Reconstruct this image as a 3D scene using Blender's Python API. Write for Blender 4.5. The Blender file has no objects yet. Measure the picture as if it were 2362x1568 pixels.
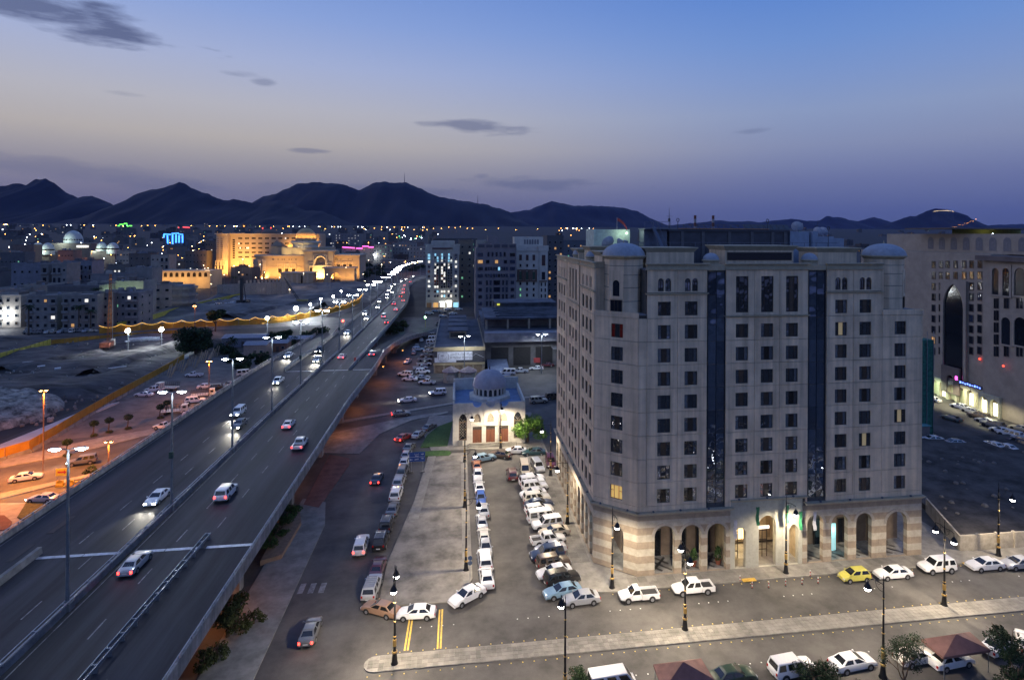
import bpy, math, random
from mathutils import Vector, Matrix, noise
random.seed(7)
SC = bpy.context.scene
COL = SC.collection

# ------------------------------------------------------------------ camera
EYE = 46.0                                   # the photographer stands on a 13th floor
YAW, ROLL = math.radians(7.89), 0.005
FPX, PPX, PPY = 1350.0, 1241.0, 541.0        # focal length and principal point (2362 px wide picture)
cam = bpy.data.cameras.new('camera')
cam_ob = bpy.data.objects.new('camera', cam)
COL.objects.link(cam_ob)
cam.sensor_width = 36.0
cam.lens = FPX / 2362.0 * 36.0
cam.shift_x = (1181.0 - PPX) / 2362.0
cam.shift_y = (PPY - 784.0) / 2362.0
cam.clip_start, cam.clip_end = 0.5, 60000.0
cam_ob.matrix_world = (Matrix.Translation((0, 0, EYE)) @ Matrix.Rotation(-YAW, 4, 'Z')
                       @ Matrix.Rotation(math.pi / 2, 4, 'X') @ Matrix.Rotation(ROLL, 4, 'Z'))
SC.camera = cam_ob

# ------------------------------------------------------------------ render settings
SC.view_settings.view_transform = 'Standard'
SC.view_settings.look = 'None'
SC.view_settings.exposure = 0.0
SC.view_settings.gamma = 1.0
SC.cycles.use_denoising = True
SC.cycles.max_bounces = 5
SC.cycles.diffuse_bounces = 2
SC.cycles.glossy_bounces = 3
SC.cycles.transmission_bounces = 2
SC.cycles.transparent_max_bounces = 4
SC.cycles.volume_bounces = 0
SC.cycles.caustics_reflective = False
SC.cycles.caustics_refractive = False
SC.cycles.sample_clamp_indirect = 3.0

# ------------------------------------------------------------------ dusk sky
SUN_AZ = math.radians(-38)                   # the sun has set ahead and to the left
world = bpy.data.worlds.new('World')
SC.world = world
world.use_nodes = True
WT = world.node_tree
WT.nodes.clear()
def wn(t, **k):
    n = WT.nodes.new(t)
    for a, b in k.items():
        setattr(n, a, b)
    return n
def wl(a, b):
    WT.links.new(a, b)
def wmath(op, a, b=None, c=None, clamp=False):
    n = wn('ShaderNodeMath', operation=op, use_clamp=clamp)
    for i, v in enumerate((a, b, c)):
        if v is None:
            continue
        if isinstance(v, (int, float)):
            n.inputs[i].default_value = v
        else:
            wl(v, n.inputs[i])
    return n.outputs[0]
tc = wn('ShaderNodeTexCoord')
sep = wn('ShaderNodeSeparateXYZ')
wl(tc.outputs['Generated'], sep.inputs[0])
dx, dy, dz = sep.outputs
elev = wmath('ARCSINE', dz)
def ramp(stops):
    r = wn('ShaderNodeValToRGB')
    e = r.color_ramp.elements
    while len(e) > 1:
        e.remove(e[0])
    for i, (deg, c) in enumerate(stops):
        p = (deg + 10.0) / 100.0
        if i == 0:
            e[0].position = p
            e[0].color = (*c, 1)
        else:
            k = e.new(p)
            k.color = (*c, 1)
    return r
def srgb(r, g, b):
    f = lambda u: ((u / 255 + .055) / 1.055) ** 2.4 if u > 10 else u / 255 / 12.92
    return (f(r), f(g), f(b))
pos = wmath('DIVIDE', wmath('ADD', wmath('MULTIPLY', elev, 180 / math.pi), 10.0), 100.0)
glow = ramp([(-10, srgb(42, 43, 58)), (-1, srgb(88, 90, 120)), (2, srgb(105, 107, 139)), (4, srgb(128, 128, 151)), (6, srgb(156, 153, 162)),
             (8.2, srgb(182, 176, 174)), (11, srgb(183, 183, 193)), (15, srgb(167, 179, 214)), (19, srgb(142, 166, 219)),
             (23, srgb(122, 152, 214)), (35, srgb(108, 138, 202)), (90, srgb(100, 121, 176))])
blue = ramp([(-10, srgb(38, 42, 62)), (-1, srgb(74, 86, 130)), (2, srgb(88, 100, 150)), (5, srgb(110, 120, 164)), (8, srgb(134, 145, 180)),
             (11, srgb(139, 156, 194)), (14, srgb(126, 152, 204)), (17, srgb(112, 147, 209)), (21, srgb(95, 136, 208)),
             (26, srgb(90, 129, 201)), (40, srgb(88, 121, 190)), (90, srgb(96, 118, 174))])
wl(pos, glow.inputs[0])
wl(pos, blue.inputs[0])
# share of the afterglow: how far the direction lies from the set sun, seen from above
side = wmath('ADD', wmath('MULTIPLY', dx, math.sin(SUN_AZ)), wmath('MULTIPLY', dy, math.cos(SUN_AZ)))
mr = wn('ShaderNodeMapRange', interpolation_type='SMOOTHSTEP')
mr.inputs[1].default_value, mr.inputs[2].default_value = 0.28, 0.98
wl(side, mr.inputs[0])
mix = wn('ShaderNodeMix', data_type='RGBA')
wl(mr.outputs[0], mix.inputs[0])
wl(blue.outputs[0], mix.inputs[6])
wl(glow.outputs[0], mix.inputs[7])
sky_col = mix.outputs[2]
# thin dark clouds: stretched noise kept inside soft patches of sky
def cam_dir(x, y):
    """direction in the place of a point of the 2362 px wide picture"""
    ax, ay = x - PPX, y - PPY
    u = (ax * math.cos(ROLL) + ay * math.sin(ROLL)) / FPX
    v = (-ax * math.sin(ROLL) + ay * math.cos(ROLL)) / FPX
    return Vector((u * math.cos(YAW) + math.sin(YAW), -u * math.sin(YAW) + math.cos(YAW), -v))
azim = wmath('ARCTAN2', dx, dy)
mp = wn('ShaderNodeCombineXYZ')
wl(wmath('MULTIPLY', azim, 7.0), mp.inputs[0])
wl(wmath('MULTIPLY', elev, 34.0), mp.inputs[1])
nz = wn('ShaderNodeTexNoise')
nz.inputs['Scale'].default_value = 1.5
nz.inputs['Detail'].default_value = 5.0
nz.inputs['Roughness'].default_value = 0.55
wl(mp.outputs[0], nz.inputs['Vector'])
clouds = [(90, 22, 270, 40, .85, -.1), (270, 66, 110, 42, .9, -.16), (555, 171, 60, 9, .4, 0), (606, 188, 32, 10, .4, 0), (1105, 293, 150, 21, .62, -.045), (712, 348, 56, 7, .45, 0),
          (1110, 407, 26, 9, .35, 0), (1230, 424, 190, 22, .5, -.02), (850, 440, 330, 18, .34, -.02), (1735, 303, 48, 8, .32, .02), (200, 398, 300, 30, .34, -.1), (300, 218, 50, 6, .2, 0)]
total = None
for cx, cy, rx, ry, st, tilt in clouds:
    d = cam_dir(cx, cy)
    a0, e0 = math.atan2(d.x, d.y), math.asin(d.z / d.length)
    da = wmath('SUBTRACT', azim, a0)
    de = wmath('ADD', wmath('SUBTRACT', elev, e0), wmath('MULTIPLY', da, -tilt))
    r2 = wmath('ADD', wmath('POWER', wmath('ABSOLUTE', wmath('DIVIDE', da, rx / FPX)), 2.0), wmath('POWER', wmath('ABSOLUTE', wmath('DIVIDE', de, ry / FPX)), 2.0))
    m = wmath('SUBTRACT', wmath('ADD', nz.outputs['Fac'], wmath('MULTIPLY', wmath('MAXIMUM', wmath('SUBTRACT', 1.0, r2), -2.0), 0.34)), 0.60)
    m = wmath('MULTIPLY', wmath('MULTIPLY', m, 4.0, clamp=True), st)
    total = m if total is None else wmath('MAXIMUM', total, m)
cm = wn('ShaderNodeMix', data_type='RGBA')
wl(total, cm.inputs[0])
wl(sky_col, cm.inputs[6])
cm.inputs[7].default_value = (*srgb(88, 99, 136), 1)
# a little of the physical twilight sky under the graded colours
ns = wn('ShaderNodeTexSky', sky_type='NISHITA')
ns.sun_disc = False
ns.sun_elevation = math.radians(1.0)
ns.sun_rotation = SUN_AZ
addn = wn('ShaderNodeMix', data_type='RGBA', blend_type='ADD')
addn.inputs[0].default_value = 0.0008
wl(cm.outputs[2], addn.inputs[6])
wl(ns.outputs[0], addn.inputs[7])
bg = wn('ShaderNodeBackground')
bg.inputs[1].default_value = 1.0
wl(addn.outputs[2], bg.inputs[0])
wo = wn('ShaderNodeOutputWorld')
wl(bg.outputs[0], wo.inputs[0])
world.cycles.sampling_method = 'MANUAL'
world.cycles.sample_map_resolution = 512

# afterglow of the set sun: a very wide, weak sun
sun = bpy.data.lights.new('sun', 'SUN')
sun.energy = 0.22
sun.angle = math.radians(50)
sun.color = (1.0, 0.86, 0.78)
sun_ob = bpy.data.objects.new('sun', sun)
COL.objects.link(sun_ob)
sd = Vector((math.sin(math.radians(-62)), math.cos(math.radians(-62)), 0.34))
sun_ob.rotation_euler = sd.to_track_quat('Z', 'Y').to_euler()

# ------------------------------------------------------------------ where things stand
def at(x, y, z=0.0):
    """point of the level z that lies under a point of the 2362 px wide picture"""
    d = cam_dir(x, y)
    k = (z - EYE) / d.z
    return Vector((d.x * k, d.y * k, z))
def deep(x, y, Y):
    """point seen at (x, y) whose street depth (world y) is Y"""
    d = cam_dir(x, y)
    k = Y / d.y
    return Vector((d.x * k, Y, EYE + d.z * k))

# ------------------------------------------------------------------ materials
MATS = {}
def mat(name, col, rough=.8, metal=0., var=.18, scale=1.5, bump=0., bscale=None, emit=0., ecol=None, spec=.5, coords='Object', rnd=0., stretch=None, ior=None, coat=0., streak=0.):
    if name in MATS:
        return MATS[name]
    m = bpy.data.materials.new(name)
    m.use_nodes = True
    nt = m.node_tree
    b = nt.nodes['Principled BSDF']
    b.inputs['Roughness'].default_value = rough
    b.inputs['Metallic'].default_value = metal
    b.inputs['Specular IOR Level'].default_value = spec
    b.inputs['Coat Weight'].default_value = coat
    b.inputs['Coat Roughness'].default_value = .05
    if ior:
        b.inputs['IOR'].default_value = ior
    b.inputs['Base Color'].default_value = (*col, 1)
    m.diffuse_color = (*col, 1)
    if coords == 'World':
        vec = nt.nodes.new('ShaderNodeNewGeometry').outputs['Position']
    else:
        vec = nt.nodes.new('ShaderNodeTexCoord').outputs[coords]
    if stretch:
        mpn = nt.nodes.new('ShaderNodeMapping')
        mpn.inputs['Scale'].default_value = stretch
        nt.links.new(vec, mpn.inputs[0])
        vec = mpn.outputs[0]
    if var > 0:
        n = nt.nodes.new('ShaderNodeTexNoise')
        n.inputs['Scale'].default_value = scale
        n.inputs['Detail'].default_value = 8
        n.inputs['Roughness'].default_value = .68
        nt.links.new(vec, n.inputs['Vector'])
        r = nt.nodes.new('ShaderNodeMapRange')
        r.inputs[1].default_value, r.inputs[2].default_value = .36, .64
        r.inputs[3].default_value, r.inputs[4].default_value = 1 - var, 1 + var
        nt.links.new(n.outputs[0], r.inputs[0])
        fac = r.outputs[0]
        if rnd > 0:
            oi = nt.nodes.new('ShaderNodeObjectInfo')
            r2 = nt.nodes.new('ShaderNodeMapRange')
            r2.inputs[3].default_value, r2.inputs[4].default_value = 1 - rnd, 1 + rnd
            nt.links.new(oi.outputs['Random'], r2.inputs[0])
            mu = nt.nodes.new('ShaderNodeMath')
            mu.operation = 'MULTIPLY'
            nt.links.new(fac, mu.inputs[0])
            nt.links.new(r2.outputs[0], mu.inputs[1])
            fac = mu.outputs[0]
        if streak > 0:
            # rain streaks: noise drawn out downwards
            mp2 = nt.nodes.new('ShaderNodeMapping')
            mp2.inputs['Scale'].default_value = (1.6, 1.6, .07)
            nt.links.new(vec, mp2.inputs[0])
            n3 = nt.nodes.new('ShaderNodeTexNoise')
            n3.inputs['Scale'].default_value = 1.
            n3.inputs['Detail'].default_value = 5
            nt.links.new(mp2.outputs[0], n3.inputs['Vector'])
            r3 = nt.nodes.new('ShaderNodeMapRange')
            r3.inputs[1].default_value, r3.inputs[2].default_value = .35, .7
            r3.inputs[3].default_value, r3.inputs[4].default_value = 1 + streak * .5, 1 - streak
            nt.links.new(n3.outputs[0], r3.inputs[0])
            mu = nt.nodes.new('ShaderNodeMath')
            mu.operation = 'MULTIPLY'
            nt.links.new(fac, mu.inputs[0])
            nt.links.new(r3.outputs[0], mu.inputs[1])
            fac = mu.outputs[0]
        vm = nt.nodes.new('ShaderNodeVectorMath')
        vm.operation = 'SCALE'
        vm.inputs[0].default_value = col
        nt.links.new(fac, vm.inputs['Scale'])
        nt.links.new(vm.outputs[0], b.inputs['Base Color'])
    if bump > 0:
        n2 = nt.nodes.new('ShaderNodeTexNoise')
        n2.inputs['Scale'].default_value = bscale or scale * 6
        n2.inputs['Detail'].default_value = 4
        nt.links.new(vec, n2.inputs['Vector'])
        bp = nt.nodes.new('ShaderNodeBump')
        bp.inputs['Strength'].default_value = bump
        bp.inputs['Distance'].default_value = .05
        nt.links.new(n2.outputs[0], bp.inputs['Height'])
        nt.links.new(bp.outputs[0], b.inputs['Normal'])
    if emit > 0:
        b.inputs['Emission Color'].default_value = (*(ecol or col), 1)
        b.inputs['Emission Strength'].default_value = emit
    MATS[name] = m
    return m
def glowmat(name, col, strength, sample=False):
    """a thing that gives off light"""
    if name in MATS:
        return MATS[name]
    m = bpy.data.materials.new(name)
    m.use_nodes = True
    nt = m.node_tree
    b = nt.nodes['Principled BSDF']
    b.inputs['Base Color'].default_value = (*[min(.8, c) for c in col], 1)
    b.inputs['Roughness'].default_value = .4
    b.inputs['Emission Color'].default_value = (*col, 1)
    b.inputs['Emission Strength'].default_value = strength
    m.cycles.emission_sampling = 'AUTO' if sample else 'NONE'
    MATS[name] = m
    return m

# ------------------------------------------------------------------ mesh builder
class MB:
    def __init__(s):
        s.v, s.f, s.m, s.cur = [], [], [], 0
    def vert(s, x, y, z):
        s.v.append((x, y, z))
        return len(s.v) - 1
    def face(s, *pts):
        i = len(s.v)
        s.v.extend(tuple(p) for p in pts)
        s.f.append(tuple(range(i, i + len(pts))))
        s.m.append(s.cur)
        return s
    def fidx(s, idx):
        s.f.append(tuple(idx))
        s.m.append(s.cur)
    def box(s, x0, x1, y0, y1, z0, z1):
        i = len(s.v)
        s.v += [(x0, y0, z0), (x1, y0, z0), (x1, y1, z0), (x0, y1, z0), (x0, y0, z1), (x1, y0, z1), (x1, y1, z1), (x0, y1, z1)]
        for q in ((0, 3, 2, 1), (4, 5, 6, 7), (0, 1, 5, 4), (1, 2, 6, 5), (2, 3, 7, 6), (3, 0, 4, 7)):
            s.fidx(i + k for k in q)
        return s
    def cbox(s, cx, cy, cz, sx, sy, sz):
        return s.box(cx - sx / 2, cx + sx / 2, cy - sy / 2, cy + sy / 2, cz - sz / 2, cz + sz / 2)
    def prism(s, poly, z0, z1):
        """upright prism over a ground outline (anticlockwise)"""
        n, i = len(poly), len(s.v)
        s.v += [(p[0], p[1], z0) for p in poly] + [(p[0], p[1], z1) for p in poly]
        s.fidx(range(i + n - 1, i - 1, -1))
        s.fidx(range(i + n, i + 2 * n))
        for k in range(n):
            s.fidx((i + k, i + (k + 1) % n, i + n + (k + 1) % n, i + n + k))
        return s
    def sheet(s, poly, z):
        s.face(*[(p[0], p[1], z) for p in poly])
        return s
    def loft(s, rings, closed=True, caps=True):
        n, i0 = len(rings[0]), len(s.v)
        for r in rings:
            s.v += [tuple(p) for p in r]
        for a in range(len(rings) - 1):
            for k in range(n if closed else n - 1):
                k2 = (k + 1) % n
                s.fidx((i0 + a * n + k, i0 + a * n + k2, i0 + (a + 1) * n + k2, i0 + (a + 1) * n + k))
        if caps:
            s.fidx(range(i0 + n - 1, i0 - 1, -1))
            e = i0 + (len(rings) - 1) * n
            s.fidx(range(e, e + n))
        return s
    def lathe(s, prof, n=12, cx=0., cy=0., a0=0., sq=1.):
        rings = [[(cx + r * math.cos(a0 + 2 * math.pi * k / n), cy + sq * r * math.sin(a0 + 2 * math.pi * k / n), z) for k in range(n)] for r, z in prof]
        return s.loft(rings)
    def tube(s, pts, r, n=6):
        rings = []
        for k, p in enumerate(pts):
            p = Vector(p)
            d = (Vector(pts[min(k + 1, len(pts) - 1)]) - Vector(pts[max(k - 1, 0)])).normalized()
            a = d.cross(Vector((0, 0, 1)))
            if a.length < 1e-3:
                a = Vector((1, 0, 0))
            a.normalize()
            b = d.cross(a)
            rr = r[k] if isinstance(r, (list, tuple)) else r
            rings.append([tuple(p + (a * math.cos(2 * math.pi * j / n) + b * math.sin(2 * math.pi * j / n)) * rr) for j in range(n)])
        return s.loft(rings)
    def bar(s, p, q, w=.1, h=None):
        """square bar between two points"""
        p, q = Vector(p), Vector(q)
        h = h or w
        d = (q - p).normalized()
        a = d.cross(Vector((0, 0, 1)))
        if a.length < 1e-3:
            a = Vector((1, 0, 0))
        a.normalize()
        b = a.cross(d)
        rings = [[tuple(o + a * i * w / 2 + b * j * h / 2) for i, j in ((-1, -1), (1, -1), (1, 1), (-1, 1))] for o in (p, q)]
        return s.loft(rings)
    def dome(s, cx, cy, z0, r, h, n=20, m=7, point=0.):
        prof = []
        for k in range(m + 1):
            a = math.pi / 2 * k / m
            prof.append((max(r * math.cos(a), .02), z0 + h * math.sin(a) + point * (k / m) ** 4))
        return s.lathe(prof, n, cx, cy)
    def arch_panel(s, x0, x1, z0, z1, xl, xr, zb, zs, kind='flat', t=.25, rise=None, y=0.):
        """a wall piece facing -y with one opening: flat, round or pointed head; reveal t deep"""
        cx, hw = (xl + xr) / 2, (xr - xl) / 2
        if kind == 'flat':
            arc = [(xl, zs), (xr, zs)]
        elif kind == 'round':
            rise = rise or hw
            arc = [(cx - hw * math.cos(math.pi * k / 10), zs + rise * math.sin(math.pi * k / 10)) for k in range(11)]
        else:
            rise = rise or hw * 1.5
            arc = []
            for k in range(6):
                u = k / 5
                arc.append((xl + hw * (1 - math.cos(u * math.pi / 2.35)) / (1 - math.cos(math.pi / 2.35)), zs + rise * math.sin(u * math.pi / 2.35) / math.sin(math.pi / 2.35)))
            arc = arc + [(2 * cx - a, b) for a, b in arc[-2::-1]]
        q = lambda a, b, c, d: s.face((a, y, b), (c, y, b), (c, y, d), (a, y, d))
        if xl > x0:
            q(x0, z0, xl, z1)
        if xr < x1:
            q(xr, z0, x1, z1)
        if zb > z0:
            q(xl, z0, xr, zb)
        for (a, b), (c, d) in zip(arc, arc[1:]):
            s.face((a, y, b), (c, y, d), (c, y, z1), (a, y, z1))
        ring = [(xl, zb)] + ([(xl, zs)] if kind != 'flat' else []) * 0 + arc + [(xr, zb)]
        for (a, b), (c, d) in zip(ring, ring[1:] + ring[:1]):
            s.face((a, y, b), (a, y + t, b), (c, y + t, d), (c, y, d))
        for a, b, c, d in ((x0, z0, x0, z1), (x0, z1, x1, z1), (x1, z1, x1, z0), (x1, z0, x0, z0)):
            s.face((a, y, b), (c, y, d), (c, y + t, d), (a, y + t, b))
        return s
    def arch_fill(s, xl, xr, zb, zs, kind, y, rise=None):
        """the outline of an opening as one face"""
        cx, hw = (xl + xr) / 2, (xr - xl) / 2
        if kind == 'flat':
            arc = [(xl, zs), (xr, zs)]
        elif kind == 'round':
            rise = rise or hw
            arc = [(cx - hw * math.cos(math.pi * k / 10), zs + rise * math.sin(math.pi * k / 10)) for k in range(11)]
        else:
            rise = rise or hw * 1.5
            arc = []
            for k in range(6):
                u = k / 5
                arc.append((xl + hw * (1 - math.cos(u * math.pi / 2.35)) / (1 - math.cos(math.pi / 2.35)), zs + rise * math.sin(u * math.pi / 2.35) / math.sin(math.pi / 2.35)))
            arc = arc + [(2 * cx - a, b) for a, b in arc[-2::-1]]
        s.face(*([(xl, y, zb)] + [(a, y, b) for a, b in arc] + [(xr, y, zb)])[::-1])
        return s
    def mesh(s, name, smooth=None, recalc=False):
        me = bpy.data.meshes.new(name)
        me.from_pydata(s.v, [], s.f)
        if any(s.m):
            me.polygons.foreach_set('material_index', s.m)
        if smooth is not None:
            me.polygons.foreach_set('use_smooth', [True] * len(s.f))
            me.set_sharp_from_angle(angle=math.radians(smooth))
        me.update()
        return me

def obj(name, mesh, m, parent=None, loc=(0, 0, 0), rz=0., smooth=None):
    """one mesh object; m may be a list of materials"""
    if isinstance(mesh, MB):
        mesh = mesh.mesh(name, smooth)
    ms = m if isinstance(m, (list, tuple)) else [m]
    if not mesh.materials:
        for k in ms:
            mesh.materials.append(k)
    o = bpy.data.objects.new(name, mesh)
    COL.objects.link(o)
    for i, k in enumerate(ms):
        if mesh.materials[i] is not k:
            o.material_slots[i].link = 'OBJECT'
            o.material_slots[i].material = k
    o.location = loc
    o.rotation_euler = (0, 0, rz)
    if parent is not None:
        o.parent = parent
    return o
def tag(o, label, cat, group=None):
    o['label'] = label
    o['category'] = cat
    if group:
        o['group'] = group
    return o
def thing(name, label, cat, loc=(0, 0, 0), rz=0., group=None):
    o = bpy.data.objects.new(name, None)
    o.empty_display_size = .5
    COL.objects.link(o)
    o.location = loc
    o.rotation_euler = (0, 0, rz)
    return tag(o, label, cat, group)
def struct(name, mesh, m, **k):
    o = obj(name, mesh, m, **k)
    o['kind'] = 'structure'
    return o
def copy_tree(o, parent=None):
    c = o.copy()
    COL.objects.link(c)
    c.parent = parent
    for ch in o.children:
        copy_tree(ch, c)
    return c
def lamp(kind, parent, loc, power, col, size=.15, spot=None, blend=.6, aim=None):
    l = bpy.data.lights.new('bulb', kind)
    l.energy, l.color = power, col
    l.shadow_soft_size = size
    if kind == 'SPOT':
        l.spot_size, l.spot_blend = spot or 2.6, blend
    o = bpy.data.objects.new('bulb', l)
    COL.objects.link(o)
    o.location = loc
    if aim is not None:
        o.rotation_euler = (-Vector(aim)).to_track_quat('Z', 'Y').to_euler()
    if parent is not None:
        o.parent = parent
    return o

# ------------------------------------------------------------------ materials of the place
ASPH = mat('asphalt', (.08, .074, .069), .75, var=.42, scale=.16, bump=.25, bscale=9)
ASPH2 = mat('deck_asphalt', (.027, .028, .034), .65, var=.55, scale=.5, bump=.2, bscale=8, stretch=(1, .05, 1), spec=.3)
DIRT = mat('site_dirt', (.06, .056, .054), .95, var=.85, scale=.16, bump=1., bscale=.7, stretch=(.5, 1.6, 1))
SAND = mat('lot_sand', (.15, .135, .12), .95, var=.3, scale=.3, bump=.4, bscale=3)
PLAZA = mat('plaza_screed', (.19, .175, .155), .9, var=.45, scale=.28, bump=.3, bscale=4)
PAVE = mat('paving', (.24, .225, .2), .85, var=.22, scale=.8, bump=.3, bscale=6)
TILE = mat('paver', (.19, .178, .158), .85, var=.28, scale=.5, rnd=.18, bump=.3, bscale=10, coords='World')
KERB = mat('kerb_stone', (.25, .235, .21), .85, var=.2, scale=2)
CONC = mat('concrete', (.27, .26, .245), .85, var=.3, scale=.5, bump=.25, bscale=5, coords='World', streak=.3)
DCONC = mat('weathered_concrete', (.17, .165, .16), .88, var=.35, scale=.6, bump=.3, bscale=5)
STEEL = mat('galvanised_steel', (.42, .43, .45), .4, .8, var=.15, scale=2)
GRASS = mat('grass', (.05, .11, .025), .9, var=.4, scale=2.5, bump=.6, bscale=20)
PAINTW = mat('road_white', (.6, .6, .58), .6, var=.25, scale=2)
PAINTY = mat('road_yellow', (.62, .42, .08), .6, var=.25, scale=2)
CITYG = mat('city_ground', (.034, .032, .032), .95, var=.4, scale=.05)

# ------------------------------------------------------------------ ground, out to the mountains
def ground_z(t):
    if t < 750:
        return 0.
    return min(100., (t - 750) * .03)
g = MB()
ts = [-400, 0, 200, 400, 600, 750, 900, 1200, 1600, 2100, 2700, 3400, 4083.4, 6000, 9000, 12500]
ss = [-13900, -10000, -6000, -3000, -1500, -800, -400, -200, 0, 200, 400, 800, 1500, 3000, 6000, 10000, 13900]
for t in ts:
    for s_ in ss:
        g.vert(s_, t, ground_z(t))
n = len(ss)
for i in range(len(ts) - 1):
    for j in range(n - 1):
        g.fidx((i * n + j, i * n + j + 1, (i + 1) * n + j + 1, (i + 1) * n + j))
struct('ground', g, CITYG)
r = MB().sheet([(-66, -150), (240, -150), (240, 330), (-66, 330)], .008)
struct('road', r, ASPH)
r = MB().sheet([(-260, 96), (-66, 96), (-66, 150), (-92, 140), (-260, 120)], .012)
struct('road', r, ASPH)
r = MB().sheet([(-260, 268), (-66, 306), (-66, 330), (-60, 380), (-80, 360), (-110, 326), (-260, 300)], .016)
struct('road', r, ASPH)
r = MB().sheet([(-91, 141), (-57, 152), (-57, 240), (-97, 240)], .02)
struct('lot_ground', r, SAND)

# ------------------------------------------------------------------ mountains: ridges seen against the afterglow
ROCK = [mat('mountain_rock_%d' % i, (.012, .012, .018), .95, var=.35, scale=.0018, bump=1., bscale=.006) for i in range(1)]
def mountain(name, prof, Y, depth, seed, amp):
    pts = [deep(x, y, Y) for x, y in prof]
    g = MB()
    nx, ny = 150, 16
    x0, x1 = pts[0].x, pts[-1].x
    zb = 60.
    def ridge(x):
        for a, b in zip(pts, pts[1:]):
            if a.x <= x <= b.x:
                k = (x - a.x) / (b.x - a.x)
                return a.z + (b.z - a.z) * k
        return pts[-1].z
    for j in range(ny + 1):
        v = j / ny                                   # 0 = foot in front, 1 = foot behind
        for i in range(nx + 1):
            x = x0 + (x1 - x0) * i / nx
            zr = ridge(x)
            if abs(v - .5) < 1e-6:
                h = 1.
            else:
                h = max(0, 1 - abs(v - .5) * 2) ** 1.15
            q = Vector((x / 420., v * 3.1 + seed, seed))
            nz = noise.fractal(q, 1.0, 2.1, 6) * amp * (1 - h) * min(1, h * 5 + .05)
            fine = noise.fractal(Vector((x / 90., v * 9, seed + 3)), 1., 2., 4) * amp * .2
            yy = Y + (v - .5) * depth + (0 if abs(v - .5) < 1e-6 else noise.noise(q * 1.7) * depth * .07)
            g.vert(x, yy, zb + (zr - zb) * h + nz + fine)
    for j in range(ny):
        for i in range(nx):
            a = j * (nx + 1) + i
            g.fidx((a, a + 1, a + nx + 2, a + nx + 1))
    return struct(name, g.mesh(name, 70), ROCK[0])
mountain('mountain', [(-160, 470), (-90, 452), (-40, 440), (0, 430), (18, 429), (30, 424), (50, 424), (62, 428), (72, 420), (82, 413), (94, 415), (105, 414), (125, 424), (135, 432), (150, 441), (165, 449),
                      (180, 456), (192, 452), (210, 450), (225, 455), (240, 466), (252, 471), (265, 477), (285, 492), (320, 520), (350, 534)], 5200, 2200, 1.3, 60)
mountain('mountain', [(215, 522), (262, 490), (285, 477), (300, 467), (325, 452), (350, 438), (380, 434), (395, 428), (415, 420), (430, 426), (440, 432), (460, 440), (480, 446), (500, 457), (515, 463),
                      (540, 460), (560, 463), (580, 468), (600, 471), (625, 466), (645, 464), (680, 476), (705, 486), (740, 487), (770, 498), (800, 510), (850, 530)], 5000, 2100, 4.7, 60)
mountain('mountain', [(520, 500), (560, 480), (590, 463), (610, 453), (640, 447), (660, 437), (690, 424), (715, 421), (740, 422), (770, 423), (790, 426), (810, 432), (828, 440), (848, 430), (870, 420), (885, 419),
                      (900, 423), (920, 421), (935, 420), (955, 428), (970, 436), (995, 447), (1020, 456), (1050, 461), (1080, 465), (1110, 471), (1140, 477), (1165, 485), (1190, 497), (1212, 514), (1240, 532)], 6600, 2600, 8.2, 70)
mountain('mountain', [(1100, 520), (1170, 491), (1220, 484), (1245, 474), (1272, 464), (1300, 470), (1330, 475), (1360, 474), (1400, 476), (1440, 480), (1470, 487), (1490, 498), (1505, 506), (1540, 524)], 9500, 3000, 12.4, 60)
mountain('mountain', [(1480, 524), (1560, 518), (1592, 515), (1620, 513), (1659, 508), (1690, 511), (1725, 510), (1754, 513), (1780, 510), (1804, 507), (1836, 505), (1860, 509), (1890, 510), (1899, 503), (1909, 497),
                      (1922, 501), (1937, 500), (1955, 507), (1979, 511), (1998, 505), (2015, 501), (2035, 506), (2054, 512), (2080, 518), (2150, 522), (2260, 521), (2310, 518), (2362, 517), (2450, 512), (2560, 524)], 10800, 2400, 16.9, 60)
LIT_HILL_Y = 8200
mountain('mountain', [(2010, 528), (2054, 516), (2075, 507), (2099, 498), (2112, 499), (2122, 494), (2135, 488), (2150, 483), (2161, 481), (2180, 483), (2198, 486), (2222, 496), (2247, 507), (2265, 516), (2285, 527)], LIT_HILL_Y, 1500, 21.1, 30)
# masts on the ridge
for px, y0, y1 in ((933, 398, 422), (1102, 450, 470)):
    a, b = deep(px, y1, 6600), deep(px, y0, 6600)
    mm = MB().lathe([(3.2, a.z - 8), (2.2, (a.z + b.z) / 2), (.8, b.z)], 4, a.x, a.y)
    for k in range(4):
        zz = a.z + (b.z - a.z) * (k + 1) / 5
        mm.cbox(a.x, a.y, zz, 9 - 1.5 * k, 9 - 1.5 * k, 1.5)
    tag(obj('radio_mast', mm, mat('mast_steel', (.05, .05, .06), .6, .3)), 'tall thin radio mast on the summit of the middle mountain' if px < 1000 else 'small radio mast on the right shoulder of the middle mountain', 'mast')

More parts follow.
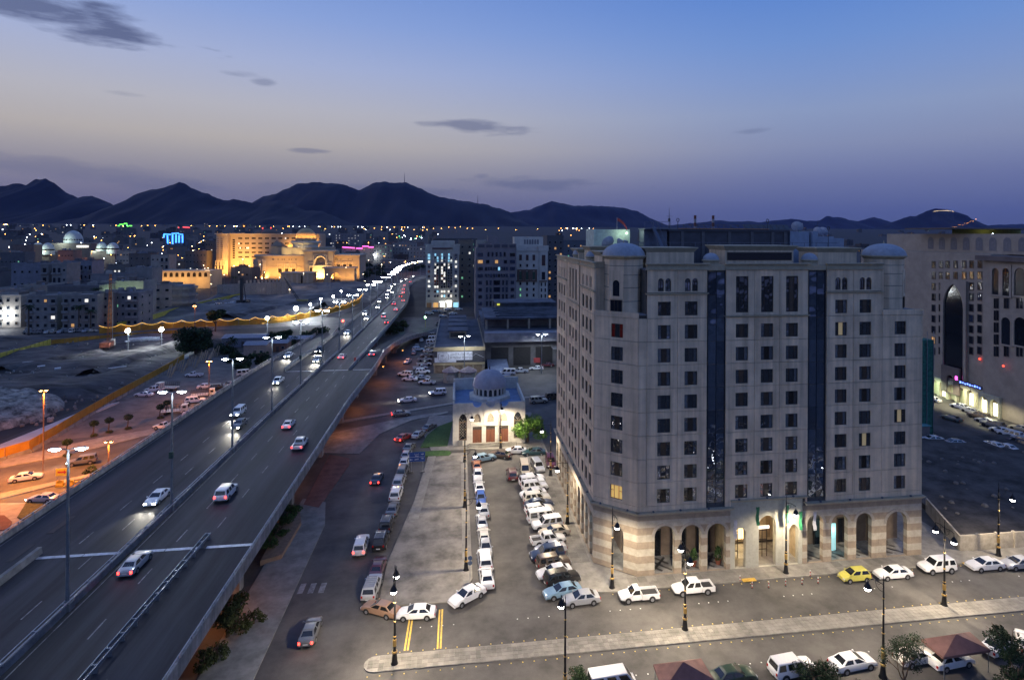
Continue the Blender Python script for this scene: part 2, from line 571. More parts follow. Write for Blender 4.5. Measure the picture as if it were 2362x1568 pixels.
# ------------------------------------------------------------------ viaduct
via = thing('viaduct', 'long concrete road viaduct with a central row of lamps, crossing the picture', 'bridge')
def pt(a):
    return Vector(a)
def ribbon(L, Rr, th):
    rings = []
    for a, b in zip(L, Rr):
        rings.append([(a[0], a[1], a[2]), (a[0], a[1], a[2] - th * .5), (a[0] + .22 * (b[0] - a[0]), a[1] + .22 * (b[1] - a[1]), a[2] - th), (a[0] + .78 * (b[0] - a[0]), a[1] + .78 * (b[1] - a[1]), a[2] - th), (b[0], b[1], b[2] - th * .5), (b[0], b[1], b[2])][::-1])
    return MB().loft(rings)
def wallrun(mb, pts, w, h0, h1):
    """upright wall following points, from h0 to h1 above them"""
    rings = []
    for k, p in enumerate(pts):
        a, b = Vector(pts[max(k - 1, 0)][:2]), Vector(pts[min(k + 1, len(pts) - 1)][:2])
        d = (b - a).normalized()
        nrm = Vector((d.y, -d.x)) * w / 2
        x, y, z = p
        rings.append([(x - nrm.x, y - nrm.y, z + h0), (x + nrm.x, y + nrm.y, z + h0), (x + nrm.x * .7, y + nrm.y * .7, z + h1), (x - nrm.x * .7, y - nrm.y * .7, z + h1)])
    return mb.loft(rings)
def lerp_path(pts, step):
    out = []
    for a, b in zip(pts, pts[1:]):
        a, b = Vector(a), Vector(b)
        m = max(1, int((b - a).length / step))
        out += [tuple(a + (b - a) * k / m) for k in range(m)]
    return out + [tuple(pts[-1])]
DZ = 7.0
MAIN_T = [(20, -56.6, -24.6, DZ), (80, -56.6, -24.6, DZ), (140, -56.6, -24.6, DZ), (173, -56.4, -23.4, DZ)]
deckL = [(s0, t, z) for t, s0, s1, z in MAIN_T]
deckR = [(s1, t, z) for t, s0, s1, z in MAIN_T]
obj('deck', ribbon(deckL, deckR, 1.5), ASPH2, via)
FAR = [(173.02, -48.0, -30.2, DZ), (213, -46.4, -29.2, DZ), (258, -46, -28.4, DZ), (300, -46, -28, DZ), (341, -46, -28, 6.6), (400, -48.5, -31, 5.2), (450, -52, -35.5, 3.6), (500, -56, -39.5, 1.8), (550, -58, -40, .6)]
FL = [(a, t, z) for t, a, b, z in FAR] + [(-58, 600, .12), (-52, 655, .1), (-36, 700, .1), (-8, 745, .1), (40, 785, .8)]
FR = [(b, t, z) for t, a, b, z in FAR] + [(-36, 600, .12), (-26, 640, .1), (-9, 672, .1), (18, 706, .1), (55, 735, .1)]
obj('deck', ribbon(FL, FR, 1.2), ASPH2, via)
LRL = [(-56.4, 173.02, DZ), (-56.6, 200, 6.2), (-57.5, 230, 4.6), (-60, 262, 2.2), (-64, 295, .1)]
LRR = [(-48.3, 173.02, DZ), (-49.2, 200, 6.2), (-50.6, 230, 4.6), (-53, 262, 2.2), (-57, 295, .1)]
obj('ramp_deck', ribbon(LRL, LRR, 1.2), ASPH2, via)
RRL = [(-29.9, 173.02, DZ), (-29.6, 200, 6.4), (-28.4, 220, 5.3), (-25, 245, 3.5), (-19.5, 263, 2), (-14.5, 286, .1)]
RRR = [(-23.4, 173.02, DZ), (-23.6, 200, 6.4), (-22.6, 220, 5.3), (-18.6, 245, 3.5), (-12.6, 263, 2), (-8.2, 286, .1)]
obj('ramp_deck', ribbon(RRL, RRR, 1.2), ASPH2, via)
# parapets: concrete upstand with a steel rail on brackets
def parapet(path, rail=True):
    p = obj('parapet', wallrun(MB(), path, .34, -.75, .78), CONC, via)
    if rail:
        mb = MB()
        q = lerp_path(path, 2.6)
        mb.tube([(x, y, z + 1.12) for x, y, z in q], .055, 6)
        for x, y, z in q:
            mb.box(x - .05, x + .05, y - .09, y + .09, z + .78, z + 1.12)
        obj('rail', mb, STEEL, p)
    return p
parapet([(-24.55, t, z) for (s, t, z) in deckR[:-1]] + [(-23.35, 173, 7)] + RRR[1:])
parapet([(-56.65, t, z) for (s, t, z) in deckL[:-1]] + LRL)
parapet([(a[0] + .1, a[1], a[2]) for a in FL[:9]])
parapet([(a[0] - .1, a[1], a[2]) for a in FR[:9]], False)
parapet([(-48.5, 176, 7)] + [(a[0] + .1, a[1], a[2]) for a in LRR[1:]], False)
# median kerb with a low dark barrier
MED = [(-39.9, 20, 7), (-39.7, 66, 7), (-39.3, 130, 7), (-38.6, 174, 7), (-37.6, 212, 7), (-37.2, 300, 7), (-37, 341, 6.6), (-39.5, 400, 5.2), (-43.6, 450, 3.6), (-47.6, 500, 1.8), (-49, 550, .6), (-47, 600, .12), (-39, 648, .1), (-22, 686, .1), (5, 725, .1)]
med = obj('median_barrier', wallrun(MB(), MED, .55, -.2, .72), DCONC, via)
mb = MB()
for o in (-.62, .62):
    mb.tube([(x + o * .35, y, z + .95) for x, y, z in MED[:9]], .05, 6)
for x, y, z in lerp_path(MED[:7], 4.):
    mb.box(x - .25, x + .25, y - .04, y + .04, z + .7, z + 1.)
obj('rail', mb, STEEL, med)
# gores and guard rails that part the slip lanes
def guard_rail(path):
    gr = MB()
    for o in (-.28, .28):
        gr.loft([[(x + o, y, z + .55), (x + o + .07, y, z + .55), (x + o + .07, y, z + .86), (x + o, y, z + .86)] for x, y, z in lerp_path(path, 3)])
    for x, y, z in lerp_path(path, 2.):
        gr.box(x - .27, x + .27, y - .06, y + .06, z - .05, z + .8)
    return obj('guard_rail', gr, STEEL, via)
guard_rail([(-31.9, 40, 7), (-31.2, 79.6, 7)])
guard_rail([(-30.3, 183.7, 7), (-29.3, 215, 7), (-28.7, 256, 6.98)])
obj('gore_barrier', wallrun(MB(), [(-50, 35, 7), (-50, 78.7, 7)], .7, -.1, .8), DCONC, via)
obj('gore_barrier', wallrun(MB(), [(-48.2, 174.4, 7), (-47, 200, 7)], .6, -.1, .8), DCONC, via)
obj('traffic_panel', MB().box(-30.6, -30.0, 182.6, 182.9, 7.1, 8.6), mat('red_panel', (.45, .05, .04), .5), via)
# expansion joints: pale steel plates across the deck
PLATE = mat('joint_steel', (.5, .52, .56), .35, .35, var=.35, scale=.8)
for t0, w, segs in ((77.6, .55, [(-49.6, -44.6), (-44.5, -40.4), (-38.8, -35.4), (-35.3, -31.7), (-30.6, -25.0)]), (173.3, .42, [(-47.6, -43.5), (-43.3, -39.4), (-37.9, -34.4), (-34.2, -30.7), (-29.3, -24.0)])):
    for a, b in segs:
        obj('expansion_joint', MB().box(a, b, t0 - w / 2, t0 + w / 2, 7.0, 7.02), PLATE, via)
# lane lines, worn thin by traffic
WORN = mat('worn_lane_paint', (.17, .17, .18), .7, var=.6, scale=1.2, coords='World')
mk = MB().box(-.07, .07, -1.5, 1.5, 0, .012).mesh('lane_dash')
for lane, t0, t1 in ((-43.3, 40, 300), (-46.7, 82, 168), (-34.9, 36, 300), (-31.2, 84, 172)):
    t = t0
    while t < t1:
        dr = max(0, (t - 130) / 80) * 1.7 if t < 210 else 2.0
        obj('lane_dash', mk, WORN, via, (lane + min(dr, 2.0) * (1 if t > 130 else 0), t, 7.004))
        t += 9
for s0 in (-56.0, -40.6, -38.9, -25.2):
    obj('edge_line', MB().box(s0 - .06, s0 + .06, 24, 128, 7.0, 7.008), WORN, via)
# recessed drain slots near the left parapet
for a, b in (((118, 1230), (168, 1190)), ((20, 1295), (72, 1256))):
    p, q = at(*a, 7.0), at(*b, 7.0)
    obj('drain_grate', MB().box(min(p.x, q.x) - .3, min(p.x, q.x) + .45, p.y, q.y, 7.0, 7.03), mat('grate_iron', (.02, .02, .022), .5, .5), via)
# piers: wall columns with a hammer head
def pier(s, t, z, w=2.6):
    mb = MB()
    mb.loft([[(s - w / 2, t - .8, 0), (s + w / 2, t - .8, 0), (s + w / 2, t + .8, 0), (s - w / 2, t + .8, 0)],
             [(s - w / 2, t - .8, z - 3.3), (s + w / 2, t - .8, z - 3.3), (s + w / 2, t + .8, z - 3.3), (s - w / 2, t + .8, z - 3.3)],
             [(s - w / 2 - 1.8, t - .9, z - 1.5), (s + w / 2 + 1.8, t - .9, z - 1.5), (s + w / 2 + 1.8, t + .9, z - 1.5), (s - w / 2 - 1.8, t + .9, z - 1.5)]])
    return obj('pier', mb, CONC, via)
for t in (58, 80, 104, 126, 148, 170):
    for s in (-28.6, -40.5, -52.4):
        pier(s, t, DZ)
for t, s, z in ((196, -26.6, 6.5), (214, -25.8, 5.6), (232, -24, 4.6)):
    pier(s, t, z, 2.0)
for t in (196, 220, 245, 270, 300, 330):
    for s in (-33, -42):
        pier(s, t, DZ if t < 310 else 6.7, 2.2)

# ------------------------------------------------------------------ pavements, islands, plaza
def slab(name, poly, h, m, z0=0.):
    return struct(name, MB().prism(poly, z0, h), m)
def rounded(cx, cy, r, a0, a1, n=8):
    return [(cx + r * math.cos(a0 + (a1 - a0) * k / n), cy + r * math.sin(a0 + (a1 - a0) * k / n)) for k in range(n + 1)]
# street median of paving stones in front of the hotel
MY0, MY1 = 63.05, 65.45
mc = (MY0 + MY1) / 2
mr_ = (MY1 - MY0) / 2
median = slab('street_median', [(170, MY0), (170, MY1)] + rounded(-8.4, mc, mr_, math.pi / 2, math.pi * 1.5), .14, KERB)
tile = MB().box(-.275, .275, -.275, .275, 0, .022).mesh('paving_tile')
cnt = 0
rest = MB()
for i in range(290):
    for j in range(4):
        x = -8.9 + i * .572
        if x > 150:
            break
        y = MY0 + .32 + j * .572
        if x < -8.0 and (j in (0, 3)):
            continue
        if cnt < 300:
            obj('paving_tile', tile, TILE, median, (x, y, .141))
            cnt += 1
        else:
            rest.box(x - .275, x + .275, y - .275, y + .275, .141, .163)
o = obj('paving_tiles_beyond', rest, TILE, median)
o['kind'] = 'stuff'
# hotel pavement wrapping the corner
sw = slab('pavement', [(14.6, 128), (14.6, 78.5)] + rounded(19.4, 78.1, 4.8, math.pi, math.pi * 1.5) + [(76, 73.3), (120, 73.3), (120, 76.0), (74.5, 76.0), (74.5, 90), (66.7, 90), (66.7, 76.1), (24, 76.1), (19.2, 80), (19.2, 128)], .15, PAVE)
pl = MB().box(-.62, .62, -.62, .62, 0, .014).mesh('paving_slab')
k = 0
for j in range(38):
    for i in range(3):
        obj('paving_slab', pl, TILE, sw, (15.55 + i * 1.28, 81 + j * 1.28, .151))
for i in range(38):
    for j in range(2):
        obj('paving_slab', pl, TILE, sw, (20.8 + i * 1.28, 74.05 + j * 1.28, .151))
# plaza (bare lot) between the parking rows
plaza = slab('plaza', rounded(-7.2, 76.2, 2.2, math.pi, math.pi * 1.45, 5) + [(-1, 73.9), (0.9, 75.2), (2.3, 78.5), (2.3, 124), (-4.4, 124), (-7.4, 100), (-9.4, 84)], .13, PLAZA)
for a, b, name in (([(-7.6, 95), (-6.0, 95), (-4.0, 123.8), (-5.6, 123.8)], .15, 'kerb_strip'), ([(1.0, 75.6), (2.28, 78.6), (2.28, 123.8), (1.0, 123.8)], .15, 'kerb_strip')):
    obj('kerb_strip', MB().prism(a, .1, b), PAVE, plaza)
# pavement before the mosque, with two lawns
slab('mosque_pavement', [(-5.2, 126), (14.4, 124.8), (19.2, 128.2), (19.2, 150), (-6.6, 150), (-7.6, 138)], .14, PAVE)
slab('lawn', [at(970, 1033)[:2], at(1032, 1030)[:2], at(1045, 972)[:2], at(1010, 985)[:2], at(985, 1005)[:2]], .2, GRASS)
slab('lawn', [at(945, 1055)[:2], at(1035, 1052)[:2]] + [at(1041, 1047)[:2], at(1038, 1042)[:2], at(1020, 1040)[:2], at(955, 1044)[:2]], .2, GRASS)
# service-road pavement and planter under the viaduct edge
slab('pavement', [(-26.2, 40), (-20.6, 40), (-20.4, 96), (-22, 104), (-26.2, 106)], .14, mat('grey_paving', (.2, .2, .19), .85, var=.3, scale=.5))
slab('traffic_island', [at(700, 1165)[:2], at(735, 1172)[:2], at(806, 1072)[:2], at(806, 1058)[:2], at(760, 1050)[:2]], .16, mat('red_paving', (.14, .07, .06), .85, var=.3, scale=.6))
slab('traffic_island', [(-30, 128), (-20, 126), (-17.4, 138), (-11, 147), (-2, 152), (-2, 153.5), (-12, 150), (-30, 139)], .14, mat('grey_paving', (.2, .2, .19), .85))
# median of the cross street
slab('road_median', [(-30, 146), (0, 160), (34, 165), (34, 166.4), (0, 161.6), (-30, 148)], .2, KERB)
# left side: median of the lit road, verge with palms, garden at the bottom left
slab('road_median', [at(0, 1152)[:2], at(200, 1102)[:2], at(300, 1075)[:2], at(300, 1070)[:2], at(200, 1096)[:2], at(0, 1140)[:2]], .2, KERB)
slab('pavement', [at(0, 1080)[:2], at(150, 1052)[:2], at(360, 1000)[:2], at(355, 990)[:2], at(230, 1010)[:2], at(100, 1040)[:2], at(0, 1062)[:2]], .15, PAVE)
slab('garden_path', [at(0, 1230)[:2], at(60, 1245)[:2], at(130, 1185)[:2], at(120, 1160)[:2], at(0, 1160)[:2]], .05, PAVE)
slab('garden_bed', [at(0, 1225)[:2], at(20, 1222)[:2], at(28, 1205)[:2], at(10, 1190)[:2], at(0, 1190)[:2]], .18, mat('red_soil', (.12, .05, .04), .95))
slab('garden_bed', [at(40, 1195)[:2], at(80, 1212)[:2], at(118, 1190)[:2], at(112, 1165)[:2], at(60, 1162)[:2]], .25, mat('dry_shrubs', (.06, .06, .02), .95, var=.5, scale=2, bump=1, bscale=6))
# near side of the hotel street
slab('pavement', [(-8, 40), (120, 40), (120, 53.2), (10, 53.6), (-8, 53.6)], .14, PAVE)

# painted studs and lines on the hotel street
stud = MB().cbox(0, 0, .012, .125, .125, .024).mesh('road_stud')
studs_w = thing('lane_studs', 'rows of small white road studs marking the lanes of the hotel street', 'road studs')
studs_y = thing('kerb_studs', 'yellow road studs along the paved street median and kerbs', 'road studs')
for base, t in ((0, 69.7), (0, 59.2)):
    s = -4.0
    while s < 80:
        for q in range(4):
            obj('road_stud', stud, mat('stud_white', (.75, .75, .72), .4), studs_w, (s + q * 1.28, t, .008))
        s += 11.4
for t, s0 in ((62.6, -9), (65.85, -8.5), (72.9, 20)):
    s = s0
    while s < 80:
        obj('road_stud', stud, mat('stud_yellow', (.7, .5, .1), .4), studs_y, (s, t, .008))
        s += 1.25
for (xa, ya), (xb, yb) in (((931, 1500), (943, 1425)), ((1007, 1496), (1012, 1405))):
    p, q = at(xa, ya), at(xb, yb)
    for o in (0, .34):
        struct('crossing_line', MB().sheet([(p.x + o, p.y), (p.x + o + .2, p.y), (q.x + o + .2, q.y), (q.x + o, q.y)], .014), PAINTY)
for k in range(4):
    p = at(672 + k * 24, 1358 - k * 1)
    struct('crossing_bar', MB().sheet([(p.x - .35, p.y - 1.1), (p.x + .35, p.y - 1.1), (p.x + .35, p.y + 1.1), (p.x - .35, p.y + 1.1)], .014), mat('worn_white', (.2, .2, .21), .7, var=.5, scale=1))
# yellow tactile panels at the hotel kerb
for (x, y), nm in (((1729, 1339), 'yellow kerb ramp panel in front of the hotel entrance'), ((2240, 1301), 'yellow kerb ramp panel between two white parked cars'), ((1279, 1302), 'yellow kerb ramp panel beside the row of angled cars')):
    p = at(x, y, .15)
    tag(obj('kerb_ramp', MB().box(-.95, .95, -.35, .35, -.01, .05), mat('tactile_yellow', (.55, .34, .05), .7, var=.2, scale=3), None, p + Vector((0, .2, 0))), nm, 'ramp')

# ------------------------------------------------------------------ hotel
def stripes(name, c1, c2, period, duty=.5, z0=0.):
    m = mat(name, c1, .85, var=.16, scale=1.2, bump=.2, bscale=5)
    nt = m.node_tree
    b = nt.nodes['Principled BSDF']
    src = b.inputs['Base Color'].links[0].from_socket
    t = nt.nodes.new('ShaderNodeTexCoord')
    sp = nt.nodes.new('ShaderNodeSeparateXYZ')
    nt.links.new(t.outputs['Object'], sp.inputs[0])
    def mt(op, a, bb):
        n = nt.nodes.new('ShaderNodeMath')
        n.operation = op
        nt.links.new(a, n.inputs[0])
        n.inputs[1].default_value = bb
        return n.outputs[0]
    f = mt('LESS_THAN', mt('FRACT', mt('DIVIDE', mt('SUBTRACT', sp.outputs[2], z0 - 50 * period), period), 0), duty)
    mx = nt.nodes.new('ShaderNodeMix')
    mx.data_type = 'RGBA'
    mx.blend_type = 'MULTIPLY'
    nt.links.new(f, mx.inputs[0])
    nt.links.new(src, mx.inputs[6])
    mx.inputs[7].default_value = (*[q / p for p, q in zip(c1, c2)], 1)
    nt.links.new(mx.outputs[2], b.inputs['Base Color'])
    return m
STONE = mat('hotel_stone', (.72, .56, .385), .85, var=.13, scale=.35, rnd=.05, bump=.15, bscale=7, coords='World', streak=.26)
TRIM = mat('hotel_trim', (.44, .375, .26), .8, var=.14, scale=1.2)
BAND = stripes('hotel_banded_stone', (.4, .36, .295), (.28, .225, .17), 1.9, .5, 1.85)
CORE = mat('wall_core', (.1, .09, .08), .9)
FRAME = mat('window_frame', (.035, .026, .02), .5)
ROOFM = mat('roof_screed', (.2, .2, .21), .9, var=.3, scale=.4)
DOME = mat('dome_shell', (.3, .33, .38), .55, var=.15, scale=1.5)
def glass(name, col, rough=.04, ior=1.9, metal=0., wob=.0, rndc=.7, wscale=.9, curtain=False):
    m = mat(name, col, rough, metal, var=.12, scale=2, rnd=rndc, ior=ior)
    nt = m.node_tree
    b = nt.nodes['Principled BSDF']
    t = nt.nodes.new('ShaderNodeTexCoord')
    if curtain:
        w = nt.nodes.new('ShaderNodeTexWave')
        w.inputs['Scale'].default_value = 5.
        w.inputs['Distortion'].default_value = 1.5
        nt.links.new(t.outputs['Object'], w.inputs['Vector'])
        src = b.inputs['Base Color'].links[0].from_socket
        mx = nt.nodes.new('ShaderNodeMix')
        mx.data_type = 'RGBA'
        mx.blend_type = 'MULTIPLY'
        mx.inputs[0].default_value = .5
        nt.links.new(src, mx.inputs[6])
        nt.links.new(w.outputs['Color'], mx.inputs[7])
        nt.links.new(mx.outputs[2], b.inputs['Base Color'])
    if wob:
        n = nt.nodes.new('ShaderNodeTexNoise')
        n.inputs['Scale'].default_value = wscale
        n.inputs['Detail'].default_value = 1
        oi = nt.nodes.new('ShaderNodeObjectInfo')
        va = nt.nodes.new('ShaderNodeVectorMath')
        nt.links.new(t.outputs['Object'], va.inputs[0])
        cx = nt.nodes.new('ShaderNodeCombineXYZ')
        mm = nt.nodes.new('ShaderNodeMath')
        mm.operation = 'MULTIPLY'
        mm.inputs[1].default_value = 40
        nt.links.new(oi.outputs['Random'], mm.inputs[0])
        for i in range(3):
            nt.links.new(mm.outputs[0], cx.inputs[i])
        nt.links.new(cx.outputs[0], va.inputs[1])
        nt.links.new(va.outputs[0], n.inputs['Vector'])
        bp = nt.nodes.new('ShaderNodeBump')
        bp.inputs['Strength'].default_value = wob
        bp.inputs['Distance'].default_value = .2
        nt.links.new(n.outputs[0], bp.inputs['Height'])
        nt.links.new(bp.outputs[0], b.inputs['Normal'])
    return m
GLASS = glass('hotel_window_glass', (.02, .017, .016), .03, 2.6, 0, .35, .7, .9)
CURT = glass('curtained_glass', (.075, .055, .04), .25, 1.5, 0, 0, .75, 1, True)
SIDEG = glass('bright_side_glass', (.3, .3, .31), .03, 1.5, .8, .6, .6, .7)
MIRROR = glass('mirror_glass', (.2, .23, .28), .03, 1.5, .85, .75, .35, .5)
DARKGL = glass('dark_glass', (.014, .017, .024), .08, 1.5, 0, .1, .5, 1.)
LITW = glowmat('lit_curtain', (1., .58, .17), .5)
LITC = glowmat('lit_room', (1., .66, .3), .12)

hotel = thing('hotel', 'large beige stone hotel block with corner domes and striped ground-floor arcade', 'building', (19.14, 76.04, 0))
CH = math.atan2(-4.1, 5.1)
FACES = {'front': ((0, 0, 0), 0.), 'left': ((0, 34.9, 0), -math.pi / 2), 'chamfer': ((0, 4.1, 0), CH)}
def fpos(face, x, y, z):
    (ox, oy, _), rz = FACES[face]
    return (ox + x * math.cos(rz) - y * math.sin(rz), oy + x * math.sin(rz) + y * math.cos(rz), z)
_pc = {}
def panel(face, x0, x1, z0, z1, wins=(), kind='flat', m=None, name='wall_panel', gap=.03, t=.22):
    """one stone panel; wins = [(xl, xr, zb, zspring)] openings in facade coordinates, side by side"""
    key = (round(x1 - x0, 2), round(z1 - z0, 2), tuple((round(a - x0, 2), round(b - x0, 2), round(c - z0, 2), round(d - z0, 2)) for a, b, c, d in wins), kind, t, name)
    if key not in _pc:
        mb = MB()
        W, Hh = x1 - x0, z1 - z0
        if not wins:
            mb.box(gap, W - gap, 0, t, gap, Hh - gap)
        else:
            cuts = [gap] + [(wins[i][1] + wins[i + 1][0]) / 2 - x0 for i in range(len(wins) - 1)] + [W - gap]
            for i, (a, b, c, d) in enumerate(wins):
                mb.arch_panel(cuts[i], cuts[i + 1], gap, Hh - gap, a - x0, b - x0, c - z0, d - z0, kind, t)
        _pc[key] = mb.mesh(name)
    return obj(name, _pc[key], m or STONE, hotel, fpos(face, x0, 0, z0), FACES[face][1])
_wc = {}
def window(face, xl, xr, zb, zs, kind='flat', pm=None, y=.13, mull=2):
    """frame with mullions; the panes are its sub-part"""
    key = (round(xr - xl, 2), round(zs - zb, 2), kind, mull)
    if key not in _wc:
        W, Hh = xr - xl, zs - zb
        fr, gl = MB(), MB()
        e = .07
        if kind == 'flat':
            fr.box(0, e, 0, .08, 0, Hh).box(W - e, W, 0, .08, 0, Hh).box(e, W - e, 0, .08, 0, e).box(e, W - e, 0, .08, Hh - e, Hh)
        else:
            fr.box(0, e, 0, .08, 0, Hh).box(W - e, W, 0, .08, 0, Hh).box(e, W - e, 0, .08, 0, e).box(e, W - e, .0, .08, Hh - e / 2, Hh + e / 2)
        for k in range(mull):
            x = W * (.3 if k == 0 else .7) if mull == 2 else W * (k + 1) / (mull + 1)
            fr.box(x - .03, x + .03, 0, .07, e, Hh - e)
        if mull == 2 and Hh < 2.5:
            for q in (0.02, .72):
                fr.box(W * q + .05, W * (q + .27) - .02, .01, .07, Hh * .58, Hh * .58 + .045)
        gl.arch_fill(.02, W - .02, .02, Hh, kind, .06)
        if mull == 2:
            gl = [MB().box(W * a + .03, W * b - .03, .05, .07, .05, Hh - .05).mesh('pane') for a, b in ((.02, .3), (.3, .7), (.7, .98))]
            _wc[key] = (fr.mesh('window'), gl)
        else:
            _wc[key] = (fr.mesh('window'), [gl.mesh('pane')])
    fm, gm = _wc[key]
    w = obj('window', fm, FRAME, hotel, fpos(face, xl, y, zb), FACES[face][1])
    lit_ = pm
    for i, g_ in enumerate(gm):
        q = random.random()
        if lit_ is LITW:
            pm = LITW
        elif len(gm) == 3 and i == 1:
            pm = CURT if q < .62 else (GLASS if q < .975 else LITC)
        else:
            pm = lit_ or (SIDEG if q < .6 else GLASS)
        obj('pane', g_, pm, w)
    return w
JT, FH = 34.75, 3.16                     # top regular joint and storey height
# ---- front: bays with window columns
BAYS = {'A': [(6.3, 10.6, 7.8), (10.6, 14.8, 11.6)], 'B': [(17.5, 21.7, 18.95), (21.7, 25.4, 22.65), (25.4, 29.7, 26.35)], 'C': [(32.5, 36.6, 33.8), (36.6, 41.1, 37.55)]}
WW, WH = 1.82, 1.9
for bay, cols in BAYS.items():
    for x0, x1, wx in cols:
        for k in range(0, 9):
            z0 = JT - FH * k
            if bay == 'B' and k == 0:
                continue
            panel('front', x0, x1, z0, z0 + FH if k else 38.0, [(wx, wx + WW, z0 + .35, z0 + .35 + WH)])
            window('front', wx, wx + WW, z0 + .35, z0 + .35 + WH)
        if bay == 'B':
            panel('front', x0, x1, JT + .25, 41.3, [(wx, wx + WW, 35.4, 40.4)])
            window('front', wx, wx + WW, 35.4, 40.4, mull=2, pm=GLASS)
        else:
            panel('front', x0, x1, 38.2, 41.3, [(wx, wx + .82, 38.4, 39.75), (wx + 1.02, wx + 1.84, 38.4, 39.75)], 'round')
            for q in (0, 1.02):
                window('front', wx + q, wx + q + .82, 38.4, 39.75, 'round', mull=1)
for k in range(1, 9):
    z0 = JT - FH * k
    panel('front', 5.1, 6.3, z0, z0 + FH)
    panel('front', 41.1, 47.5, z0, z0 + FH, [(43.05, 43.05 + WW, z0 + .35, z0 + .35 + WH)])
    window('front', 43.05, 43.05 + WW, z0 + .35, z0 + .35 + WH)
    panel('chamfer', 0, 6.54, z0, z0 + FH, [(2.55, 4.3, z0 + .35, z0 + .35 + WH)])
    window('chamfer', 2.55, 4.3, z0 + .35, z0 + .35 + WH, pm=LITW if k == 8 else (mat('red_reflection_glass', (.05, .01, .01), .1, emit=.02, ecol=(1, .08, .03)) if k == 1 else None))  # faint red glow put into the upper panes imitates a red reflection
# lowest strips between cornice and first joint
for face, a, b in (('front', 5.1, 14.8), ('front', 32.5, 47.5), ('chamfer', 0, 6.54), ('left', 0, 30.8)):
    panel(face, a, b, 8.75, JT - FH * 8 if face != 'left' else JT - FH * 8)
panel('front', 17.5, 18.4, 8.75, JT - FH * 8)
panel('front', 29.4, 29.7, 8.75, JT - FH * 8)
# ---- left face: three bays of three columns
for bay, (b0, cols) in enumerate([(0., (2.4, 4.9, 7.4)), (10.4, (12.8, 15.3, 17.8)), (21.0, (23.2, 25.7, 28.2))]):
    edges = [b0, cols[0] + 1.55, cols[1] + 1.55, (10.0, 20.4, 30.8)[bay]]
    for c in range(3):
        x0, x1, wx = edges[c], edges[c + 1], cols[c] - .5
        for k in range(0, 9):
            z0 = JT - FH * k
            if bay == 1 and k == 0:
                continue
            panel('left', x0, x1, z0, z0 + FH if k else 38.0, [(wx, wx + 1.35, z0 + .35, z0 + .35 + WH)])
            window('left', wx, wx + 1.35, z0 + .35, z0 + .35 + WH, pm=GLASS)
        if bay == 1:
            panel('left', x0, x1, JT + .25, 41.3, [(wx, wx + 1.2, 35.4, 40.4)])
            window('left', wx, wx + 1.2, 35.4, 40.4, pm=GLASS)
        else:
            panel('left', x0, x1, 38.2, 41.3, [(wx, wx + .5, 38.4, 39.8), (wx + .75, wx + 1.25, 38.4, 39.8)], 'round')
            for q in (0, .75):
                window('left', wx + q, wx + q + .5, 38.4, 39.8, 'round', mull=1, pm=GLASS)
# ---- mirror-glass strips
gp = MB().box(.03, 1.22, 0, .05, .03, FH - .03).mesh('glass_pane')
for x0 in (14.95, 29.85):
    st = obj('glass_strip', MB().box(x0, x0 + .06, .12, .3, 9.1, 41.2).box(x0 + 2.44, x0 + 2.5, .12, .3, 9.1, 41.2).box(x0 + 1.22, x0 + 1.28, .16, .3, 9.1, 41.2), mat('strip_frame', (.03, .035, .045), .4, .5), hotel)
    for k in range(10):
        for c in range(2):
            obj('pane', gp, MIRROR, st, (x0 + c * 1.25, .22, 9.35 + k * FH + (0 if k < 9 else 0)))
for x0 in (10.0, 20.4):
    st = obj('glass_strip', MB().box(.0, .05, .05, .3, 9.0, 41.2), mat('strip_frame', (.03, .035, .045), .4, .5), hotel, fpos('left', x0, 0, 0), FACES['left'][1])
    for k in range(10):
        obj('pane', MB().box(.06, .58, 0, .05, .03, FH - .03) if k == 0 and x0 == 10.0 else bpy.data.meshes['pane_narrow'] if 'pane_narrow' in bpy.data.meshes else MB().box(.06, .58, 0, .05, .03, FH - .03).mesh('pane_narrow'), MIRROR, st, (0, .22, 9.35 + k * FH))
# ---- structural core behind the panels
core = MB()
core.prism([(.24, 4.25), (5.2, .24), (47.3, .24), (47.3, 30), (30, 34.6), (.24, 34.6)], 8.3, 35.15)
core.prism([(6.15, .26), (41.2, .26), (41.2, 34), (.26, 34.6), (.26, 5.2), (6.15, 5.2)], 35.15, 41.2)
obj('wall_core', core, CORE, hotel)
obj('roof', MB().prism([(6.1, .3), (41.2, .3), (41.2, 34), (.3, 34.6), (.3, 5.2), (6.1, 5.2)], 41.2, 41.4), ROOFM, hotel)
obj('corner_roof', MB().prism([(.02, 4.12), (5.1, .02), (6.3, .02), (6.3, 5.4), (.02, 5.4)], 35.16, 35.32), ROOFM, hotel)
obj('corner_roof', MB().prism([(41.1, .02), (47.5, .02), (47.5, 9), (41.1, 9)], 35.16, 35.32), ROOFM, hotel)
obj('side_wall', MB().box(.02, 6.1, 5.0, 5.2, 35.3, 41.3), STONE, hotel)
obj('side_wall', MB().box(41.1, 41.3, .02, 30, 35.3, 41.3), STONE, hotel)
obj('side_wall', MB().box(47.32, 47.5, 0.02, 30, 8.7, 35.2), STONE, hotel)
obj('corner_parapet', MB().prism([(-.1, 4.1), (5.1, -.1), (5.2, .1), (.1, 4.25)], 34.75, 35.5), STONE, hotel)
obj('corner_parapet', MB().box(41.1, 47.6, -.08, .2, 34.77, 35.5), STONE, hotel)
